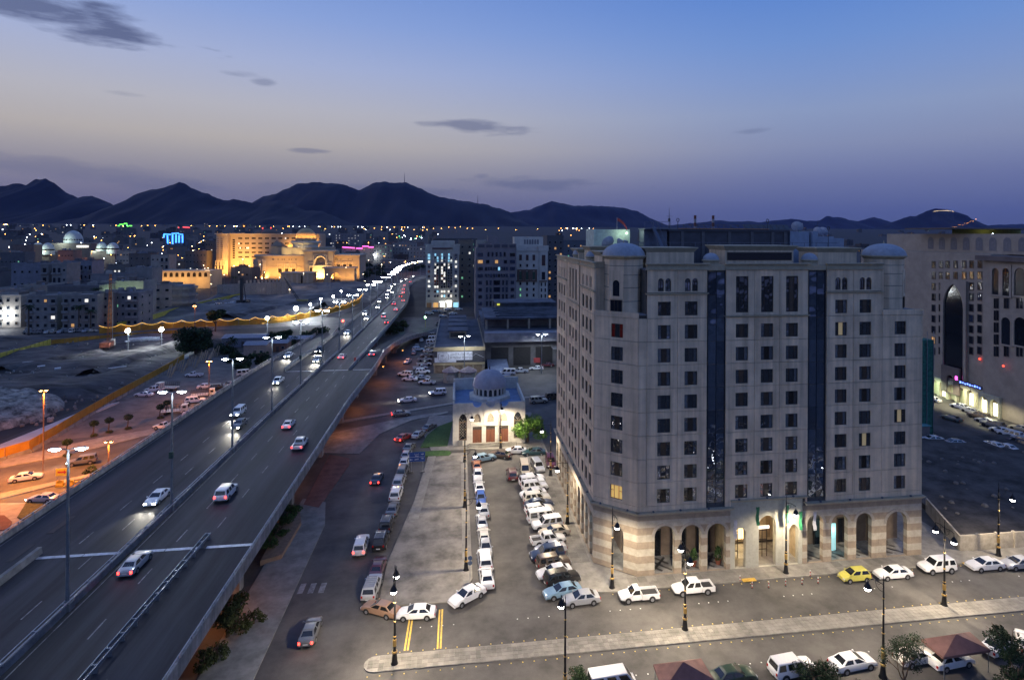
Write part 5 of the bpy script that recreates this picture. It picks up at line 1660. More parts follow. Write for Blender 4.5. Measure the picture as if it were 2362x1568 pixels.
# rear slab with a rounded left end
TB = 648
pa, pb, pe = gp_(85, 150, TB), gp_(345, 150, TB), gp_(1640, 150, TB)
ztop = gp_(700, 150, TB).z
arc = [(pb.x - (pb.x - pa.x) * math.sin(math.pi / 2 * k / 8), TB - 6 + 20 * (1 - math.cos(math.pi / 2 * k / 8))) for k in range(9)]
poly = [(pe.x, TB), (pe.x, TB + 30), (arc[-1][0], TB + 30)] + arc[::-1] + [(pb.x + .1, TB)]
obj('rear_slab', MB().prism(poly, 0, ztop), GS, ct, smooth=30)
obj('cornice', MB().prism([(x + (-1.2 if x < pb.x else (1 if x > 0 else 0)), y - 1.3) for x, y in poly], ztop, ztop + 1.2), GT, ct)
WDK = mat('court_window', (.03, .022, .016), .9, spec=.1)
wm = MB().box(-.6, .6, -.06, 0, 0, 1.6).mesh('window')
for r, zz in enumerate((215, 290, 355, 420, 487)):
    for c in range(9):
        xx = 490 + c * 97
        if xx > 900 and r > 2:
            continue
        if xx > 1180 and r > 1:
            continue
        for q in (-1, 0, 1):
            p = gp_(xx + q * 20, zz, TB)
            obj('window', wm, WDK if random.random() < .94 else GLOW_W, ct, (p.x, TB, p.z))
for r in range(9):
    for q in (-8, 8):
        p = gp_(395 + q, 240 + r * 32, TB)
        obj('window', wm, WDK, ct, (p.x, TB, p.z))
slit = MB().box(-1.1, 1.1, -.3, 0, 0, .6).mesh('slit_window')
for r in range(10):
    for c in range(4):
        k = 2 + c * 1.6
        a_ = math.pi / 2 * k / 8
        p = gp_(345, 215 + r * 30, TB)
        obj('slit_window', slit, mat('slit_dark', (.2, .15, .09), .6), ct, (pb.x - (pb.x - pa.x) * math.sin(a_), TB - 6 + 20 * (1 - math.cos(a_)) - .1, p.z), -a_ * .6)
def gate(zx0, zx1, zt, zb, t, m=GT):
    """raised window surround"""
    a, b = gp_(zx0, zb, t), gp_(zx1, zt, t)
    mb = MB().arch_panel(a.x, b.x, a.z, b.z, a.x + (b.x - a.x) * .16, b.x - (b.x - a.x) * .16, a.z + .1, b.z - (b.x - a.x) * .16, 'flat', .5)
    o = obj('window_surround', mb, m, ct, (0, t - .5, 0))
    obj('surround_glass', MB().box(a.x + (b.x - a.x) * .16, b.x - (b.x - a.x) * .16, .3, .45, a.z + .2, a.z + (b.z - a.z) * .42), WDK, o)
    return o
for x in (145, 190, 237, 280):
    p0, p1 = gp_(x - 14, 650, TB - 4), gp_(x + 14, 530, TB - 4)
    gate(x - 18, x + 18, 525, 655, TB - 5.5)
gate(465, 535, 530, 655, TB - .4)
# front wing
TF = 604
zw = gp_(1000, 470, TF).z
f0, f1, f2, f3, f4 = gp_(575, 470, TF), gp_(910, 470, TF), gp_(1415, 470, TF), gp_(1840, 455, TF), gp_(2225, 455, TF)
arc = [(f1.x - (f1.x - f0.x) * math.sin(math.pi / 2 * k / 8), TF + 34 * (1 - math.cos(math.pi / 2 * k / 8))) for k in range(9)]
poly = [(f2.x, TF), (f2.x, TF + 40)] + arc[::-1]
obj('front_wing', MB().prism(poly, 0, zw), GS, ct, smooth=30)
obj('cornice', MB().prism([(x - (.9 if x < f1.x else 0), y - 1.2) for x, y in poly], zw, zw + 1.2), GT, ct)
obj('front_wing', MB().box(f3.x, f4.x, TF, TF + 40, 0, gp_(2000, 460, TF).z), GS, ct)
obj('cornice', MB().box(f3.x, f4.x + 1, TF - 1.2, TF + 41, gp_(2000, 460, TF).z, gp_(2000, 460, TF).z + 1.2), GT, ct)
for x in (1070, 1168, 1268):
    gate(x - 38, x + 38, 565, 705, TF)
for x in (1920, 2008, 2094):
    gate(x - 33, x + 33, 540, 620, TF)
for k, x in enumerate((648, 695, 748, 795, 845)):
    a = gp_(x, 690, TF + 22 - k * 5)
    i = obj('tall_window', MB().box(-1.6, 1.6, -.4, 0, 0, 17).box(-2.2, 2.2, -.3, 0, 16.8, 18), GT, ct, (a.x, [TF + 34 * (1 - math.cos(math.asin(min(1, (f1.x - a.x) / (f1.x - f0.x))))) - .1][0], 2), 0)
    obj('pane', MB().box(-1.2, 1.2, -.5, -.4, .5, 7), WDK, i)
for x in (960, 975, 1905, 1945, 1960, 2060, 2120, 1040, 1100, 1130, 1200, 1235, 1300):
    p = gp_(x, 520, TF)
    obj('wall_niche', MB().box(-.5, .5, -.2, 0, 0, 1.2), mat('slit_dark', (.2, .15, .09), .6), ct, (p.x, TF, p.z))
obj('string_course', MB().box(f1.x, f2.x, TF - .5, TF, gp_(1000, 625, TF).z, gp_(1000, 617, TF).z), GT, ct)
# portal
TP = 596
p0, p1 = gp_(1415, 400, TP), gp_(1840, 400, TP)
al, ar = gp_(1588, 600, TP), gp_(1725, 600, TP)
zl = gp_(1650, 605, TP).z
obj('portal', MB().arch_panel(p0.x, p1.x, 0, p0.z, al.x, ar.x, zl, gp_(1650, 540, TP).z, 'point', 3, gp_(1650, 470, TP).z - gp_(1650, 540, TP).z), GS, ct, (0, TP, 0))
obj('portal_back', MB().box(p0.x, p1.x, TP + 3, TP + 30, 0, p0.z - .1), GS, ct)
obj('cornice', MB().box(p0.x - 1.2, p1.x + 1.2, TP - 1.3, TP + 20, p0.z, p0.z + 1.4), GT, ct)
pr = MB()
f_ = lambda zx, zy: (gp_(zx, zy, TP).x, gp_(zx, zy, TP).z)
for (a, b) in (((1560, 600), (1560, 445)), ((1560, 445), (1748, 445)), ((1748, 445), (1748, 600)), ((1490, 600), (1820, 604))):
    pa_, pb_ = f_(*a), f_(*b)
    pr.bar((pa_[0], TP - .3, pa_[1]), (pb_[0], TP - .3, pb_[1]), 1.0, .8)
cxp = (al.x + ar.x) / 2
for sgn_ in (-1, 1):
    pts = []
    for k in range(7):
        u = k / 6
        pts.append((cxp + sgn_ * (ar.x - al.x + 2) / 2 * math.cos(u * math.pi / 2.1), TP - .3, gp_(1650, 540, TP).z + (gp_(1650, 462, TP).z - gp_(1650, 540, TP).z) * math.sin(u * math.pi / 2)))
    pr.tube([(pts[0][0], TP - .3, zl)] + pts, .8, 4)
obj('portal_frame', pr, GT, ct)
obj('emblem', MB().lathe([(.1, -1.2), (1.0, 0), (.1, 1.2)], 8, cxp, TP + 2.7), GT, ct, (0, 0, gp_(1650, 555, TP).z))
for x in (1520, 1785):
    gate(x - 32, x + 32, 555, 690, TP)
obj('entrance_void', MB().box(al.x, ar.x, TP - .2, TP + .5, 0, zl - 2.5), mat('entrance_cream', (.45, .36, .22), .8), ct)
# upper block, drum and dome
TU = 618
u0, u1 = gp_(1090, 335, TU), gp_(1805, 335, TU)
obj('upper_block', MB().box(u0.x, u1.x, TU, TU + 24, zw, u0.z), GS, ct)
obj('upper_block', MB().box(gp_(930, 400, TU + 6).x, u0.x, TU + 6, TU + 20, zw, gp_(930, 320, TU + 6).z), GS, ct)
pc = MB().loft([[(gp_(930, 310, TU + 6).x, TU + 5, gp_(930, 315, TU + 6).z), (gp_(1110, 310, TU + 6).x, TU + 5, gp_(930, 315, TU + 6).z), (gp_(1110, 310, TU + 6).x, TU + 20, gp_(930, 315, TU + 6).z), (gp_(930, 310, TU + 6).x, TU + 20, gp_(930, 315, TU + 6).z)],
                [(gp_(1018, 235, TU + 12).x - .2, TU + 12, gp_(1018, 235, TU + 12).z), (gp_(1018, 235, TU + 12).x + .2, TU + 12, gp_(1018, 235, TU + 12).z), (gp_(1018, 235, TU + 12).x + .2, TU + 12.4, gp_(1018, 235, TU + 12).z), (gp_(1018, 235, TU + 12).x - .2, TU + 12.4, gp_(1018, 235, TU + 12).z)]])
obj('pyramid_roof', pc, mat('court_roof', (.3, .22, .14), .8), ct)
TD = TU + 12
dcx = gp_(1445, 240, TD).x
R1 = (gp_(1660, 260, TD).x - gp_(1230, 260, TD).x) / 2
Rd = (gp_(1592, 260, TD).x - gp_(1295, 260, TD).x) / 2
zb_ = gp_(1445, 322, TD).z
zc_ = gp_(1445, 242, TD).z
zt_ = gp_(1445, 55, TD).z
obj('drum', MB().lathe([(R1 * .85, zb_ - 2), (R1 * .85, zb_ + 2), (R1, zb_ + 4), (R1, zc_ - 1.5), (R1 * 1.02, zc_ - 1), (R1 * .96, zc_)], 16, dcx, TD), mat('drum_white', (.62, .56, .46), .8), ct)
obj('dome', MB().lathe([(Rd * (1.0 + .04 * math.sin(math.pi * k / 12)) * math.cos(math.pi / 2 * (k / 12) ** 1.12), zc_ + (zt_ - zc_) * math.sin(math.pi / 2 * k / 12)) for k in range(12)] + [(.1, zt_)], 28, dcx, TD), mat('court_dome', (.5, .36, .17), .55, var=.1, scale=.3), ct, smooth=40)
for x, rr_, hh in ((935, 145, 75), (815, 150, 70)):
    p = gp_(x, 135, TB + 14)
    rd = gp_(x + rr_, 135, TB + 14).x - p.x
    obj('low_dome', MB().dome(p.x, TB + 14 + (6 if x < 900 else 0), ztop, rd, gp_(x, 135 - hh, TB + 14).z - p.z, 20, 6), mat('low_dome_dark', (.14, .1, .08), .8), ct, smooth=40)
    obj('red_beacon', MB().lathe([(.05, -.8), (.7, 0), (.05, .8)], 8), glowmat('red_glow', (1, .06, .03), 4), ct, (p.x, TB + 14, gp_(x, 135 - hh, TB + 14).z + .5))
# floodlights on the ground and on the roofs
def flood(x, y, z, aim, power, spot=2.0, col=(1, .5, .12)):
    f = obj('floodlight', MB().box(-.5, .5, -.35, .35, -.3, .4), mat('flood_case', (.08, .07, .06), .5), ct, (x, y, z))
    lamp('SPOT', ct, (x, y, z + .6), power, col, .6, spot, .9, aim)
for k in range(7):
    x = f1.x + (f2.x - f1.x) * (k + .5) / 7
    flood(x, TF - 11, .8, (0, 6, 6), 13000)
for k in range(5):
    x = f3.x + (f4.x - f3.x) * (k + .5) / 5
    flood(x, TF - 11, .8, (0, 6, 6), 13000)
for k in range(5):
    x = f0.x + (f1.x - f0.x) * (k + .3) / 5
    flood(x, TF + 14 - k * 4, .8, (.5, 6, 8), 16000)
for k in range(9):
    x = pb.x - 4 + (gp_(900, 400, TB).x - pb.x) * (k + .3) / 8
    flood(x, TB - 20, 1.5, (0, 8, 10), 30000)
for k in range(3):
    flood(pa.x + 2 + k * 9, TB - 20 + (2 - k) * 4, 1.5, (.5, 8, 9), 22000)
for k in range(6):
    x = u0.x - 4 + (pe.x - u0.x + 8) * (k + .5) / 6
    flood(x, TU + 25, zw + 2, (0, 7, 6), 20000)
for k in range(4):
    flood(al.x + (ar.x - al.x) * (k + .5) / 4, TP - 5, .8, (0, 5, 7), 20000, 2.2, (1, .62, .22))
for k in range(4):
    x = u0.x + (u1.x - u0.x) * (k + .5) / 4
    flood(x, TU - 7, zw + .6, (0, 5, 5), 9000, 2.4, (1, .72, .28))
for k in range(7):
    a_ = math.pi * (1.0 + (k + .5) / 7)
    flood(dcx + R1 * .93 * math.cos(a_), TD + R1 * .93 * math.sin(a_), zc_ + .4, (-math.cos(a_) * .6, -math.sin(a_) * .6, 2.2), 9000, 2.0)
# gate pavilion, guard house and boundary wall before the courthouse
gt = thing('gate_pavilion', 'floodlit gate pavilion with an arched passage before the courthouse', 'gatehouse', (0, 0, 0))
a, b = gp_(1712, 720, 572), gp_(2150, 720, 572)
zt2 = gp_(1900, 645, 572).z
cx = gp_(1875, 700, 572).x
obj('wall', MB().arch_panel(a.x, b.x, 0, zt2, cx - 4.6, cx + 4.6, 0, zt2 * .38, 'point', 3, zt2 * .34), GS, gt, (0, 572, 0))
obj('cornice', MB().box(a.x - 1.6, b.x + 1.2, 570.5, 584, zt2, zt2 + 1.4), GT, gt)
obj('side', MB().box(b.x - 1, b.x, 575, 584, 0, zt2), GS, gt)
for k in range(3):
    flood(a.x + (b.x - a.x) * (.55 + .22 * k), 566, .5, (.2, 4, 5), 5200)
gh = thing('guard_house', 'low cream guard house with a small arch left of the gate pavilion', 'gatehouse', (0, 0, 0))
a, b = gp_(1080, 790, 566), gp_(1545, 790, 566)
obj('wall', MB().box(a.x, b.x, 566, 580, 0, gp_(1300, 715, 566).z), GS, gh)
obj('cornice', MB().box(a.x - .6, b.x + .6, 565, 581, gp_(1300, 715, 566).z, gp_(1300, 700, 566).z), GT, gh)
obj('arch', MB().arch_fill(gp_(1370, 790, 566).x, gp_(1400, 790, 566).x, 0, 6, 'point', 565.9), WDK, gh)
for x in (1150, 1240, 1320, 1470):
    obj('pilaster', MB().box(gp_(x - 15, 700, 566).x, gp_(x + 15, 700, 566).x, 565.5, 566, 0, gp_(1300, 720, 566).z), GT, gh)
bw = thing('compound_wall', 'long railed compound wall below the floodlit courthouse', 'wall', (0, 0, 0))
a, b = gp_(470, 930, 520), gp_(1180, 880, 545)
for k in range(14):
    u = k / 13
    x, y = a.x + (b.x - a.x) * u, 520 + 25 * u
    obj('wall_pillar', MB().box(x - .6, x + .6, y - .6, y + .6, 0, 6), GT, bw)
obj('wall', MB().loft([[(a.x, 520, 0), (a.x, 520.4, 0), (a.x, 520.4, 2.6), (a.x, 520, 2.6)], [(b.x, 545, 0), (b.x, 545.4, 0), (b.x, 545.4, 2.6), (b.x, 545, 2.6)]]), GS, bw)
b2 = thing('screen_wall', 'tall plain concrete screen wall left of the courthouse garden', 'wall', (0, 0, 0))
a, b = deep(500, 690, 440), deep(672, 690, 470)
for k in range(14):
    u0_, u1_ = k / 14, (k + 1) / 14
    obj('wall_panel', MB().loft([[(a.x + (b.x - a.x) * u, 440 + 30 * u, 0), (a.x + (b.x - a.x) * u, 440.4 + 30 * u, 0), (a.x + (b.x - a.x) * u, 440.4 + 30 * u, 9.5), (a.x + (b.x - a.x) * u, 440 + 30 * u, 9.5)] for u in (u0_ + .002, u1_ - .002)]), mat('screen_concrete', (.33, .29, .24), .85, rnd=.06), b2)
ax = thing('court_annex', 'low ochre annex with arched openings left of the courthouse', 'building', (0, 0, 0))
for x0_, x1_, yt, t in ((548, 700, 617, 520),):
    p, q = deep(360, 625, t), deep(485, 628, t)
    obj('wall', MB().box(p.x, q.x, t, t + 25, 0, p.z), GS, ax)
    for k in range(9):
        x = p.x + (q.x - p.x) * (k + .6) / 9.4
        obj('arched_window', MB().arch_fill(x - 1.2, x + 1.2, p.z - 5, p.z - 2.6, 'round', t - .05), WDK, ax)
    for k in range(3):
        lamp('POINT', ax, (p.x + (q.x - p.x) * (k + .5) / 3, t - 8, 7), 5000, (1, .55, .15), .5)

# ------------------------------------------------------------------ vehicles
CGLASS = mat('car_glass', (.012, .014, .016), .06, var=0, ior=1.9)
TYRE = mat('tyre', (.015, .015, .016), .85, var=0)
RIM = mat('wheel_rim', (.4, .41, .43), .35, .7, var=0)
HEADM = mat('headlight_lens', (.6, .62, .65), .12, var=0)
TAILM = mat('tail_lens', (.35, .015, .012), .2, var=0)
TRIMB = mat('bumper_black', (.025, .025, .027), .6, var=0)
PLATE_M = mat('number_plate', (.7, .7, .68), .5, var=0)
HEAD_ON = glowmat('headlight_on', (1., .95, .82), 60)
TAIL_ON = glowmat('tail_on', (1., .03, .02), 14)
PAINT = {}
for nm, c in dict(white=(.74, .74, .74), offwhite=(.66, .63, .56), silver=(.42, .43, .45), grey=(.16, .165, .17), black=(.012, .012, .014), blue=(.03, .08, .3), navy=(.015, .03, .07), lightblue=(.24, .38, .5), teal=(.015, .06, .08), maroon=(.09, .018, .025),
                  copper=(.5, .2, .1), tan=(.36, .22, .14), yellow=(.55, .5, .1), brown=(.09, .065, .05), beige=(.5, .44, .34), green=(.02, .045, .03), red=(.4, .04, .03)).items():
    PAINT[nm] = mat('paint_' + nm, c, .32, .25 if nm in ('silver', 'grey', 'lightblue', 'tan', 'brown', 'copper') else 0., var=.05, scale=3, coat=.8)
SPEC = {
    'sedan': dict(L=4.75, W=1.8, st=[(-2.37, .74, .44, .78), (-2.25, .87, .3, .93), (-1.7, .9, .25, .99), (-1.0, .9, .23, .95), (0, .9, .23, .93), (.95, .9, .23, .96), (1.7, .88, .25, .88), (2.2, .84, .3, .74), (2.37, .7, .42, .6)],
                  cab=(-1.82, 1.12, .92, .81, -1.12, .22, 1.42, .61), split=[.52], wh=(-1.4, 1.45, .32)),
    'hatch': dict(L=3.85, W=1.68, st=[(-1.92, .72, .44, .85), (-1.82, .82, .3, 1.0), (-1.0, .84, .25, .98), (0, .84, .23, .95), (.8, .84, .23, .96), (1.4, .82, .26, .86), (1.8, .76, .32, .7), (1.92, .64, .42, .58)],
                  cab=(-1.86, 1.05, .95, .76, -1.45, .2, 1.5, .58), split=[.5], wh=(-1.2, 1.2, .3)),
    'suv': dict(L=4.85, W=1.92, st=[(-2.42, .8, .5, 1.0), (-2.34, .93, .4, 1.12), (-1.0, .96, .34, 1.12), (0, .96, .34, 1.1), (.9, .96, .34, 1.12), (1.6, .94, .36, 1.08), (2.25, .9, .42, 1.0), (2.42, .78, .5, .82)],
                cab=(-2.36, 1.15, 1.08, .88, -2.12, .5, 1.84, .72), split=[.34, .66], wh=(-1.45, 1.5, .38)),
    'pickup': dict(L=5.1, W=1.76, st=[(-.2, .86, .42, .9), (0, .88, .36, 1.0), (.6, .88, .34, 1.0), (1.1, .88, .34, 1.02), (1.7, .86, .36, .96), (2.35, .82, .42, .84), (2.55, .7, .5, .7)],
                   cab=(-.12, 1.3, .98, .8, .0, .62, 1.66, .66), split=[], wh=(-1.55, 1.6, .36), bed=(-2.55, -.22)),
    'crew': dict(L=5.2, W=1.8, st=[(-.9, .86, .42, .9), (-.8, .89, .36, 1.02), (.0, .9, .34, 1.02), (1.1, .9, .34, 1.04), (1.75, .88, .36, .98), (2.4, .84, .42, .86), (2.6, .7, .5, .7)],
                 cab=(-.9, 1.3, 1.0, .82, -.72, .6, 1.72, .68), split=[.5], wh=(-1.6, 1.62, .37), bed=(-2.6, -.92)),
    'van': dict(L=4.8, W=1.78, st=[(-2.4, .8, .4, .95), (-2.32, .88, .32, 1.05), (-1, .89, .28, 1.05), (0, .89, .28, 1.05), (1.4, .89, .28, 1.05), (2.1, .86, .32, .98), (2.4, .74, .42, .8)],
                cab=(-2.36, 2.1, 1.02, .86, -2.28, 1.32, 2.05, .76), split=[.36, .68], wh=(-1.4, 1.5, .32)),
    'wagon': dict(L=4.8, W=1.78, st=[(-2.4, .76, .44, .85), (-2.3, .87, .3, .96), (-1.2, .89, .25, .96), (0, .89, .23, .94), (.95, .89, .23, .96), (1.7, .87, .25, .9), (2.25, .83, .3, .78), (2.4, .72, .42, .62)],
                  cab=(-2.34, 1.1, .93, .8, -2.1, .24, 1.46, .63), split=[.34, .66], wh=(-1.4, 1.45, .32)),
}
def quad_panel(mb, a, b, c, d, m0=.1, m1=.1, th=.02, u0=0., u1=1.):
    """thin glass panel inside the quad a b c d (a-b lower edge, d-c upper edge), between u0 and u1 along it"""
    a, b, c, d = map(Vector, (a, b, c, d))
    def P(u, v):
        lo, hi = a + (b - a) * u, d + (c - d) * u
        return lo + (hi - lo) * v
    q = [P(u0 + m0 * (u1 - u0), m1), P(u1 - m0 * (u1 - u0), m1), P(u1 - m0 * (u1 - u0), 1 - m1), P(u0 + m0 * (u1 - u0), 1 - m1)]
    n = (q[1] - q[0]).cross(q[3] - q[0]).normalized() * th
    mb.loft([[tuple(p + n * .2) for p in q][::-1], [tuple(p + n) for p in q][::-1]])
    return mb
def car_meshes(kind):
    S = SPEC[kind]
    parts = []
    body = MB()
    rings = []
    for y, w, zl, zt in S['st']:
        zm = zl + (zt - zl) * .55
        c = .03
        rings.append([(-w * .86, y, zl), (-w, y, zl + .1), (-w * 1.0, y, zm), (-w * .93, y, zt - .03), (-w * .82, y, zt), (-w * .4, y, zt + c), (w * .4, y, zt + c), (w * .82, y, zt), (w * .93, y, zt - .03), (w, y, zm), (w, y, zl + .1), (w * .86, y, zl)])
    body.loft(rings)
    parts.append(('body', body.mesh('car_body', 38), 'paint'))
    y0, y1, zb, wb, y2, y3, zr, wr = S['cab']
    base = [(-wb, y0, zb), (wb, y0, zb), (wb, y1, zb), (-wb, y1, zb)]
    top = [(-wr, y2, zr - .05), (wr, y2, zr - .05), (wr, y3, zr - .05), (-wr, y3, zr - .05)]
    top2 = [(-wr * .88, y2 + .1, zr), (wr * .88, y2 + .1, zr), (wr * .88, y3 - .12, zr), (-wr * .88, y3 - .12, zr)]
    parts.append(('cabin', MB().loft([base, top, top2]).mesh('car_cabin', 25), 'paint'))
    parts.append(('windscreen', quad_panel(MB(), base[2], base[3], top[3], top[2], .07, .1).mesh('windscreen'), 'glass'))
    if kind != 'pickup':
        parts.append(('rear_window', quad_panel(MB(), base[0], base[1], top[1], top[0], .1, .14).mesh('rear_window'), 'glass'))
    else:
        parts.append(('rear_window', quad_panel(MB(), base[0], base[1], top[1], top[0], .14, .2).mesh('rear_window'), 'glass'))
    cuts = [0.] + S['split'] + [1.]
    for i in range(len(cuts) - 1):
        parts.append(('side_window', quad_panel(MB(), base[1], base[2], top[2], top[1], .06, .12, .02, cuts[i] + .03, cuts[i + 1] - .03).mesh('side_window'), 'glass'))
        parts.append(('side_window', quad_panel(MB(), base[3], base[0], top[0], top[3], .06, .12, .02, 1 - cuts[i + 1] + .03, 1 - cuts[i] - .03).mesh('side_window'), 'glass'))
    w = S['W'] / 2
    L = S['L'] / 2
    if 'bed' in S:
        b0, b1 = S['bed']
        parts.append(('cargo_bed', MB().box(-w + .02, w - .02, b0 + .04, b1, .5, .72).mesh('cargo_bed'), 'trim'))
        bed = MB().box(-w, -w + .09, b0, b1, .42, 1.04).box(w - .09, w, b0, b1, .42, 1.04).box(-w + .09, w - .09, b0, b0 + .09, .45, 1.04).box(-w + .09, w - .09, b1 - .09, b1, .45, 1.04)
        parts.append(('bed_side', bed.mesh('bed_side'), 'paint'))
    wr_ = S['wh'][2]
    tyre = MB().lathe([(wr_ * .5, -.1), (wr_ * .93, -.11), (wr_, -.07), (wr_, .07), (wr_ * .93, .11), (wr_ * .5, .1)], 16)
    rim = MB().lathe([(wr_ * .1, -.125), (wr_ * .62, -.115), (wr_ * .62, .115), (wr_ * .1, .125)], 10)
    for mb in (tyre, rim):
        mb.v = [(z, x, y) for x, y, z in mb.v]
    arch = MB().lathe([(wr_ * 1.2, -.012), (wr_ * 1.2, .012)], 16)
    arch.v = [(z, x, y) for x, y, z in arch.v]
    tm, rm, am = tyre.mesh('tyre', 40), rim.mesh('rim', 40), arch.mesh('wheel_arch')
    for y in S['wh'][:2]:
        for sx_ in (-1, 1):
            parts.append(('wheel', tm, 'tyre', (sx_ * (w - .08), y, wr_), [('rim', rm, 'rim')]))
            parts.append(('wheel_arch', am, 'trim', (sx_ * (w + .004), y, wr_ + .03)))
    s0, s1 = S['st'][0], S['st'][-1]
    hz = s1[3] - .06
    for sx_ in (-1, 1):
        parts.append(('headlight', MB().cbox(0, 0, 0, .36, .14, .17).mesh('headlight'), 'head', (sx_ * s1[1] * .8, L - .06, hz)))
        zt_ = (s0[3] - .1) if 'bed' not in S else .82
        parts.append(('tail_light', MB().cbox(0, 0, 0, .2, .08, .26).mesh('tail_light'), 'tail', (sx_ * s0[1] * .92, -L + .02, zt_)))
        parts.append(('mirror', MB().cbox(0, 0, 0, .18, .12, .13).mesh('mirror'), 'paint', (sx_ * (w + .06), y1 - .25, zb + .1)))
    parts.append(('bumper', MB().box(-w * .86, w * .86, L - .12, L + .04, .3, .46).mesh('bumper'), 'trim' if kind in ('suv', 'pickup', 'crew') else 'paint'))
    parts.append(('bumper', MB().box(-w * .86, w * .86, -L - .04, -L + .12, .34, .5).mesh('bumper'), 'trim' if kind in ('suv', 'pickup', 'crew') else 'paint'))
    parts.append(('number_plate', MB().box(-.26, .26, -L - .06, -L - .035, .5, .62).mesh('number_plate'), 'plate'))
    return parts
CARS = {k: car_meshes(k) for k in SPEC}
def far_mesh(kind):
    """the same car as one mesh, for cars only a few pixels long"""
    order = ['paint', 'glass', 'tyre', 'head', 'tail', 'trim', 'rim', 'plate']
    mb = MB()
    for p in CARS[kind]:
        off = p[3] if len(p) > 3 else (0, 0, 0)
        if p[0] in ('mirror', 'number_plate'):
            continue
        me = p[1]
        i = len(mb.v)
        mb.cur = min(order.index(p[2]), 4) if p[2] != 'trim' else 2
        mb.v += [(v.co.x + off[0], v.co.y + off[1], v.co.z + off[2]) for v in me.vertices]
        for f in me.polygons:
            mb.fidx(i + k for k in f.vertices)
    return mb.mesh('far_' + kind, 35)
FARM = {k: far_mesh(k) for k in SPEC}
KN = {'sedan': 'sedan', 'hatch': 'hatchback', 'suv': 'suv', 'pickup': 'pickup', 'crew': 'pickup', 'van': 'van', 'wagon': 'station_wagon'}
def car(kind, col, p, head, label, group=None, z=0., on=False, scale=1., cat='car'):
    """p: where it stands (world x, y); head: 0 = facing away up the streets, 90 = facing left"""
    cat = {'suv': 'suv', 'pickup': 'pickup truck', 'crew': 'pickup truck', 'van': 'van'}.get(kind, 'car')
    t = thing('parked_' + KN[kind] if not on else KN[kind], label, cat, (p[0], p[1], z), math.radians(head), group)
    t.scale = (random.uniform(.96, 1.03), random.uniform(.96, 1.05), random.uniform(.96, 1.05))
    MM = dict(paint=PAINT[col], glass=CGLASS, tyre=TYRE, rim=RIM, head=HEAD_ON if on == 'front' else HEADM, tail=TAIL_ON if on == 'rear' else TAILM, trim=TRIMB, plate=PLATE_M)
    for part in CARS[kind]:
        o = obj(part[0], part[1], MM[part[2]], t, part[3] if len(part) > 3 else (0, 0, 0))
        if len(part) > 4:
            for sub in part[4]:
                obj(sub[0], sub[1], MM[sub[2]], o)
    return t
def farcar(kind, col, p, head, label, group, z=0., on=None):
    me = FARM[kind]
    o = obj('distant_' + KN[kind], me, [PAINT[col], CGLASS, TYRE, HEAD_ON if on == 'front' else HEADM, TAIL_ON if on == 'rear' else TAILM], None, (p[0], p[1], z), math.radians(head))
    o['look'] = col.replace('offwhite', 'cream').replace('lightblue', 'light blue') + ' ' + KN[kind].replace('_', ' ')
    return tag(o, label, {'suv': 'suv', 'pickup': 'pickup truck', 'crew': 'pickup truck', 'van': 'van'}.get(kind, 'car'), group)
c7 = lambda x, y, z=.7: at(x, y, z)

# column along the service road, tails to the camera
GL = 'cars parked along the left kerb of the plaza'
for kind, col, x, y, h, lab in (
        ('sedan', 'grey', 990, 983, -28, 'dark sedan at the far bend of the left parking column'),
        ('sedan', 'silver', 966, 999, -22, 'silver sedan second from the far bend of the left parking column'),
        ('sedan', 'grey', 944, 1029, -12, 'dark grey sedan beside the far lawn in the left parking column'),
        ('hatch', 'silver', 938, 1046, -8, 'silver hatchback just beyond the blue road sign'),
        ('sedan', 'white', 933, 1064, -5, 'white sedan parked beside the blue road sign'),
        ('suv', 'grey', 929, 1086, -4, 'grey suv just in front of the blue road sign'),
        ('suv', 'silver', 921, 1108, -4, 'silver suv in the left column, directly before the white suv'),
        ('suv', 'white', 914, 1138, -3, 'white suv in the left parking column'),
        ('sedan', 'grey', 906, 1171, -3, 'charcoal sedan between the white suv and two black suvs'),
        ('suv', 'black', 892, 1206, -3, 'farther of the two black roof-rack suvs in the left column'),
        ('suv', 'black', 879, 1244, -3, 'nearer of the two black roof-rack suvs in the left column'),
        ('sedan', 'maroon', 872, 1304, -3, 'dark maroon sedan alone before the silver suv'),
        ('suv', 'silver', 858, 1352, -4, 'large silver suv nearest the camera in the left column')):
    t = car(kind, col, c7(x, y), h, lab, GL)
    if kind == 'suv' and (col == 'black' or y > 1340):
        rk = MB()
        for k in range(6):
            rk.box(-.62, .62, -1.9 + k * .42, -1.84 + k * .42, 1.88, 1.93)
        rk.box(-.66, -.6, -2, .4, 1.86, 1.93).box(.6, .66, -2, .4, 1.86, 1.93)
        obj('roof_rack', rk, STEEL, t)
car('sedan', 'tan', c7(878, 1400), 62, 'tan sedan stopped at an angle behind the corner lamp post')
car('sedan', 'white', c7(960, 1409), 86, 'white sedan parked side-on at the near end of the plaza')
car('sedan', 'white', c7(1078, 1370), 125, 'white old sedan parked askew at the plaza corner')
